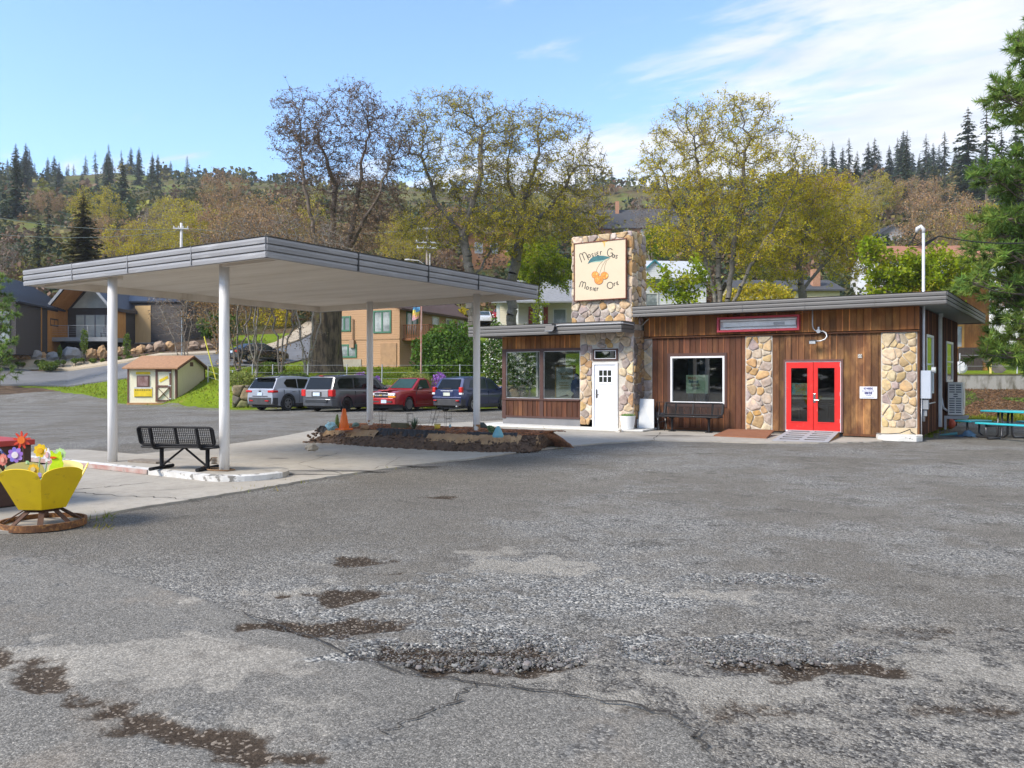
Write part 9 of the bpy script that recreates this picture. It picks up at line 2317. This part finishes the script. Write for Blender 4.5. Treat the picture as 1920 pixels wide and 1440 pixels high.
bush("cushion_plant", "low grey green cushion plant spilling over the wall behind the red pickup", 778, 717, 43.3, 36, 20, L_MND, 74, 2600, .05, "plant"); bush("flowering_plant", "purple flowers hanging over the wall right of the pickup", 824, 719, 43.2, 18, 22, L_PUR, 75, 900, .05, "plant"); bush("flowering_plant", "small purple flower clump right of the canopy column", 707, 713, 43.2, 8, 9, L_PUR, 76, 240, .05, "plant"); bush("flowering_plant", "purple flowers showing over the minivan roof", 676, 708, 43.4, 14, 10, L_PUR, 77, 320, .05, "plant")
for k, (px, py, rx, ry, D, lb) in enumerate(((450, 712, 40, 16, 44.6, "yellow green ground cover at the left end of the rock wall"), (545, 708, 40, 12, 44.2, "yellow green ground cover on the wall between the silver suv and the minivan"), (505, 690, 34, 12, 52, "low dark hedge below the black sedan"), (90, 686, 22, 9, 67, "low leafy plant beside the tan pavement at left"))): bush("ground_cover", lb, px, py, D, rx, ry, L_DGR if k != 0 else L_MND, 80 + k, 1500, .07, "plant")
for k, (px, py, D, lb) in enumerate(((158, 640, 68.6, "staked young tree in front of the porch"), (238, 648, 68.6, "staked young tree left of the shed roof"), (112, 660, 69, "thin staked sapling by the grey boulders"))):
	bush("sapling", lb, px, py, D, 9 if k < 2 else 5, 24 if k < 2 else 12, L_DGR, 90 + k, 420, .09, "tree")
for k in range(16): px = 30 + k * 18 + rp.uniform(-6, 6); bush("low_shrub", "small leafy shrub planted in the dark mulch of the rockery", px, 684 - px * .05 + rp.uniform(-2, 2), 68.2, rp.uniform(5, 9), rp.uniform(3, 5), L_DGR, 100 + k, 160, .09, "shrub", group="rockery shrubs")
for k, (px, py, D, rx, ry) in enumerate(((410, 610, 74, 46, 26), (500, 605, 88, 60, 30), (560, 600, 92, 50, 30), (620, 560, 100, 60, 40), (350, 590, 96, 40, 25), (870, 600, 72, 20, 22), (1150, 600, 66, 60, 60), (1420, 560, 70, 70, 30))):
	bush("hillside_bush", ("dark bush beyond the street at left", "olive bush behind the sedan", "brushy bush at the bend of the street", "tall bush behind the massive trunk", "brown bush behind the bare tree", "bush above the tan house roof", "bush hidden behind the tower base", "bush behind the main roof")[k], px, py, D, rx, ry, (L_BSH, L_OLV, L_RED, L_OLV)[k % 4], 120 + k, 2600, .16)
# woods on the slopes and grass, both uncountable
def woods():
	rg = np.random.default_rng(5); Cs, Ss, Ts = [], [], []; pal = np.array([(.035, .055, .025), (.05, .065, .025), (.10, .10, .03), (.16, .14, .035), (.15, .095, .055), (.12, .08, .05), (.20, .20, .03), (.045, .07, .025)])
	for _ in range(2300):
		px = rg.uniform(-150, 2050); D = 88 * (640 / 88) ** rg.uniform(0, 1) if px < 1300 else 92 * (420 / 92) ** rg.uniform(0, 1); g = on_ground(px, D); k = rg.choice(8, p=[.16, .14, .16, .12, .16, .12, .05, .09]) if D < 330 else rg.choice(8, p=[.2, .2, .2, .1, .1, .06, .04, .1])
		if 40 < px < 300 and D > 380 and rg.random() < .75: continue
		r = rg.uniform(1.2, 3.0) * (1 + D / 500); h = r * rg.uniform(.8, 1.5); n = 110 if D < 170 else 60 if D < 300 else 22; q_ = .12 if D < 170 else .17 if D < 300 else .25; d = rg.normal(size=(n, 3)); d[:, 2] = abs(d[:, 2]); d /= np.linalg.norm(d, axis=1, keepdims=True)
		Cs.append(np.array(g) + d * np.array([r, r, h]) * rg.uniform(.45, 1, (n, 1)) + np.array([0, 0, h * .25])); Ss.append(np.full(n, r * q_)); Ts.append(np.tile(pal[k] * rg.uniform(.8, 1.25), (n, 1)))
	C, S, T = np.vstack(Cs), np.concatenate(Ss)[:, None], np.vstack(Ts); V, F, col = cards(C, S, rg, .2, .8, .7, 1.3); tag(np_mesh("hillside_woods", V, F, L_HIL, col=col * np.repeat(T, 4, 0)), kind='stuff')
def grass():
	rg = np.random.default_rng(6); n = 26000; px = rg.uniform(40, 960, n); D = rg.uniform(41.5, 62, n); px[:6000] = rg.uniform(1738, 1990, 6000); D[:6000] = rg.uniform(22.6, 33, 6000); e = np.interp(px, [20, 100, 200, 240, 330, 460, 960, 1735, 1740, 1800, 1990], [61, 58, 52.5, 49.4, 47, 42, 43.4, 42, 23, 30, 30.6]); k = (D > e + rg.normal(size=n) * .5) & ~((px > 230) & (px < 390) & (D > 48) & (D < 51)); px, D = px[k], D[k]; t = (px - 960) / FPX; X_ = (CR[0] * t + CF[0]) * D; Y_ = (CR[1] * t + CF[1]) * D; B = np.stack([X_, Y_, terrain(X_, Y_) - .01], -1); m = len(B); a = rg.uniform(0, 6.283, m); w = np.stack([np.cos(a), np.sin(a), np.zeros(m)], -1) * .035; h = rg.uniform(.05, .17, (m, 1)); lean = rg.normal(size=(m, 3)) * .06; lean[:, 2] = 0
	V = np.stack([B - w, B + w, B + lean + np.array([0, 0, 1.]) * h], 1).reshape(-1, 3); g = rg.uniform(.6, 1.3, (m, 1)); col = np.repeat(np.concatenate([g * rg.uniform(.9, 1.3, (m, 1)), g, g], 1), 3, 0); tag(np_mesh("grass", V, np.arange(3 * m).reshape(-1, 3), leafmat("grass_blades", [(.13, .19, .012), (.19, .25, .015), (.22, .23, .025)], .4), col=col), kind='stuff')
	mb = MB(); r2 = random.Random(8)                    # weeds in the joints of the apron
	for px_, py_, k in [(170, 975, 26), (205, 968, 20), (490, 917, 12), (455, 922, 8), (660, 890, 10), (730, 880, 8), (190, 990, 14), (560, 905, 8), (1040, 842, 10), (1740, 818, 60), (1755, 812, 70), (1768, 805, 50), (1730, 822, 30)]:
		c = P(px_, py_)
		for _ in range(k): q = Vector((c.x + r2.gauss(0, .13), c.y + r2.gauss(0, .07), .0)); a = r2.uniform(0, 6.28); w = Vector((math.cos(a), math.sin(a), 0)) * .006; tp = q + Vector((r2.gauss(0, .05), r2.gauss(0, .05), r2.uniform(.03, .09) * (2.4 if px_ > 1700 else 1))); y = r2.uniform(.7, 1.3); mb.add([q - w, q + w, tp], [(0, 1, 2)], (y * r2.uniform(.9, 1.7), y, y))
	tag(mb.build("weeds", bpy.data.materials["grass_blades"], tint=True), kind='stuff')
def litter():
	rg = np.random.default_rng(9); n = 9000; px = rg.uniform(1738, 2000, n); D = rg.uniform(32.8, 37.6, n); t = (px - 960) / FPX; X_ = (CR[0] * t + CF[0]) * D; Y_ = (CR[1] * t + CF[1]) * D; V, F, col = cards(np.stack([X_, Y_, terrain(X_, Y_) + .025], -1), .07, rg, .6, .22, .5, 1.5)
	k = np.repeat(vnoise(X_, Y_, 1.1, 3) > .72, 4)[:, None]; col = col * np.where(k, np.array([[.13, .19, .03]]), np.array([[.20, .115, .06]])); tag(np_mesh("needle_litter", V, F, L_HIL, col=col), kind='stuff')
woods(); grass(); litter()
# THE AIR
hm = bpy.data.materials.new("thin_haze"); hm.use_nodes = True
_nt = hm.node_tree; _nt.nodes.clear()
_v = _nt.nodes.new('ShaderNodeVolumePrincipled'); _v.inputs['Color'].default_value = (.82, .90, 1, 1); _v.inputs['Density'].default_value = .00022
_o = _nt.nodes.new('ShaderNodeOutputMaterial'); _nt.links.new(_v.outputs[0], _o.inputs['Volume'])
mb = MB(); mb.box((-1600, -1600, -2), (1600, 1600, 260)); tag(mb.build("haze", hm), kind='stuff')
